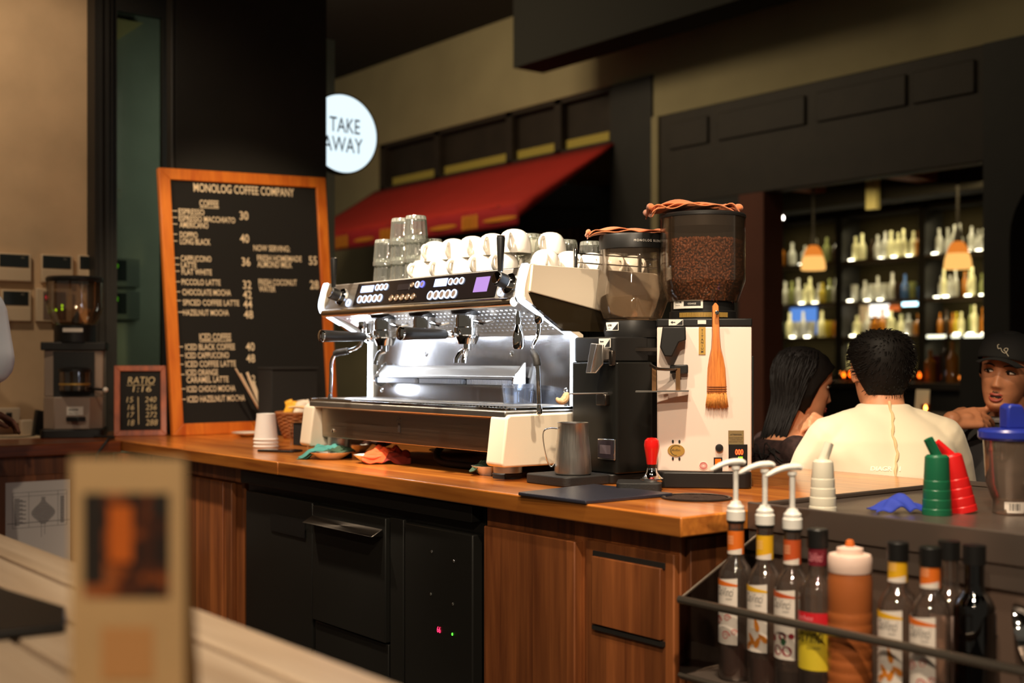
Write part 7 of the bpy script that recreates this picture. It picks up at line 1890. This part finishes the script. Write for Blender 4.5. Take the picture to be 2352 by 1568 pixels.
n2 = (n_ - f_ * n_.dot(f_)).normalized(); t2 = (t_ - f_ * t_.dot(f_) - n2 * t_.dot(n2)).normalized(); sg_ = rotsign(f_, n2, t2)
hand(b, wr, f_, n_, t_, [(.12 * sg_, .05 * sg_, .05 * sg_), (.5 * sg_, .35 * sg_, .2 * sg_), (.62 * sg_, .45 * sg_, .3 * sg_), (.72 * sg_, .5 * sg_, .35 * sg_)], .05, 1.06, .8)
el2 = inv @ atd(2262, 1078, 3.42); el2.z = .86
chain(b, [(-.17, .0, .975), (-.22, .12, .80), (.02, .30, .80)], [.055, .044, .031])
hand(b, (.02, .30, .80), (.9, .2, 0), (0, 0, 1), (0, 1, 0), [.4 * rotsign(V((.97, .2, 0)), V((0, 0, 1)), V((-.2, .97, 0)))] * 4)
seated_lower(b, .45, -.02, .42, YK, .10)
union(b, .0042, 'body', m_skin_d, K, 3)
seated_trousers(MK, .45, -.02, YK, .10, mat('dark_trousers', (44, 42, 46), .9), K)
face_parts(K, MK @ HK, mat('open_lip_red', (176, 84, 70), .45), .55, False, .004)
mo = MB(MK @ HK); random.seed(3)
for i in range(120):
    x = random.uniform(-.021, .021); y = .0915 - (abs(x) / .021) ** 2 * .010; z = -.0535 + random.uniform(-.004, .003); mo.tube([(x, y, z), (x * 1.12, y + .0008, z - .005)], .00035, 3)
mo.build('moustache', m_brow, K, smooth=180, fix=False)
b = MB(MK)
loft(b, [((0, -.03, .45), .18, .14), ((0, -.03, .60), .175, .13), ((0, -.02, .80), .188, .137), ((0, -.01, .92), .205, .133), ((0, -.004, .985), .195, .106), ((0, .0, 1.028), .135, .084), ((0, .012, 1.055), .078, .070)], 36)
sl = Vector(el).lerp(V((.17, 0, .975)), .35)
chain(b, [(.165, .0, .97), tuple(sl)], [.068, .064]); chain(b, [(-.165, .0, .97), (-.205, .08, .86)], [.068, .064])
sk = union(b, .007, 'shirt', mat('dark_grey_cotton', (66, 64, 64), .9, bump=.2, bscale=40), K, 5)
MB(MK).tube([(.092 * math.cos(a), .008 + .082 * math.sin(a), 1.048) for a in [2 * PI * i / 30 for i in range(30)]], .011, 8, closed=True).build('collar', mat('pale_grey_knit', (150, 146, 142), .9), sk)
# cap: crown, peak turned with the face, squiggle mark
b = MB(MK @ HK)
def capf(u, v):
    a = 2 * PI * u; zl = .036 + .020 * math.cos(a); z = zl + (.1125 - zl) * v; p = head_pt(a, z, .013, False); p.z += .020 * v; return p
b.grid(capf, 60, 16, cu=True); b.ell((0, -.005, .126), (.034, .038, .012), None, 18, 8)
cpk = b.build('cap', mat('black_cap_cloth', (30, 29, 28), .9), K, smooth=180, solid=.003, fix=False)
MB(MK @ HK).grid(lambda u, v: V(((u - .5) * .150 * (1 - .25 * v * abs(u - .5) * 2), .075 + (.042 * v + .02) * math.sqrt(max(.02, 1 - ((u - .5) * 1.75) ** 2)), .056 - .004 * v - .022 * ((u - .5) * 2) ** 2)), 24, 8).build('cap_peak', mat('black_cap_cloth', (30, 29, 28), .9), cpk, smooth=180, solid=.004, fix=False)
def cappt(a, z): 
    zl = .032 + .016 * math.cos(a); v = (z - zl) / (.1125 - zl); p = head_pt(a, z, .0165, False); p.z += .020 * v; return p
sq = [(-.02, .052), (.05, .062), (.10, .070), (.16, .075), (.12, .083), (.04, .080), (.10, .064), (.20, .068), (.26, .080), (.33, .078), (.38, .090), (.34, .095)]
MB(MK @ HK).tube(spl([cappt(-.25 + a, .072 + (z - .072) * .6) for a, z in sq], 4), .0014, 6).build('stitched_mark', mat('pale_thread', (200, 190, 168), .7), cpk, smooth=180)
hs = MB(MK @ HK)
def hsf(u, v):
    a = PI * .38 + PI * 1.24 * u; zl = interp([0, .25, .5, .75, 1], [.0, -.03, -.065, -.03, .0], u); return head_pt(a, zl + (.05 - zl) * v, .006, False)
hs.grid(hsf, 40, 8).build('hair', m_hair, K, smooth=180, solid=.004, fix=False)
for r_, nm in ((A, 'dark stool under the man in the cream-white shirt'), (B_, 'dark stool under the woman with long hair'), (K, 'dark stool under the man in the black cap')):
    chair((r_.location.x, r_.location.y), r_.rotation_euler.z, nm)

# ---------------------------------------------------------------- barista at the left edge
bp_ = atd(-62, 800, 4.0)
Q, MQ = frame_person(-146, 800, 4.0, V((-.55, .84, 0)), 'barista in a white T-shirt at the far left edge, elbow bent')
b = MB(MQ)
HQ = Matrix.Translation((0, .05, 1.63)) @ Euler((-.2, 0, 0)).to_matrix().to_4x4(); head_grid(b, HQ)
loft(b, [((0, 0, .88), .16, .115), ((0, 0, 1.05), .15, .105), ((0, 0, 1.25), .175, .115), ((0, 0, 1.38), .18, .10), ((0, .0, 1.44), .12, .075), ((0, .01, 1.49), .06, .058), ((0, .03, 1.56), .056, .056)])
chain(b, [(.19, .0, 1.40), (.245, -.06, 1.11), (-.02, .14, 1.12)], [.056, .044, .030]); chain(b, [(-.19, .0, 1.40), (-.235, .0, 1.12), (-.08, .25, 1.06)], [.056, .044, .030])
for s in (-1, 1):
    w0 = (-.02, .14, 1.12) if s > 0 else (-.08, .25, 1.06); ff = V((-s * .5, .85, -.1)).normalized(); tt_ = V((-s, -.5, .2)); tt_ = (tt_ - ff * tt_.dot(ff)).normalized()
    hand(b, w0, ff, (0, 0, 1), tt_, [.4 * rotsign(ff, V((0, 0, 1)), tt_)] * 4)
    chain(b, [(s * .09, 0, .92), (s * .10, .01, .50), (s * .10, -.02, .09)], [.085, .055, .038]); seg(b, (s * .10, -.05, .04), (s * .12, .13, .035), .04, .034)
union(b, .006, 'body', m_skin_b, Q, 3)
b = MB(MQ)
loft(b, [((0, 0, .84), .20, .145), ((0, 0, 1.05), .178, .13), ((0, 0, 1.25), .19, .128), ((0, 0, 1.38), .195, .113), ((0, 0, 1.435), .14, .09), ((0, .005, 1.47), .085, .075)], 36)
for s in (-1, 1): chain(b, [(s * .185, 0, 1.395), (s * .232, -.02, 1.235)], [.073, .074])
union(b, .008, 't_shirt', mat('white_blue_cotton', (206, 212, 222), .9, bump=.2, bscale=30), Q, 5)
b = MB(MQ); loft(b, [((0, 0, .80), .165, .125), ((0, 0, .95), .165, .122)])
for s in (-1, 1): chain(b, [(s * .09, 0, .90), (s * .10, .01, .50), (s * .10, -.02, .13)], [.096, .068, .056])
union(b, .008, 'trousers', mat('black_trousers', (34, 33, 34), .9), Q)
hair_cap(HQ, zl_short, .012, 'hair', Q, MB(MQ @ HQ)).build('hair', m_hair, Q, smooth=180, fix=False)
face_parts(Q, MQ @ HQ, mat('brown_lip', (120, 66, 58), .45))
for s in (-1, 1):
    b = MB(MQ); seg(b, (s * .10, -.055, .048), (s * .122, .14, .042), .048, .042); seg(b, (s * .10, -.03, .10), (s * .10, -.03, .05), .047, .048)
    union(b, .007, 'shoe', mat('black_shoe_leather', (28, 27, 27), .5), Q)
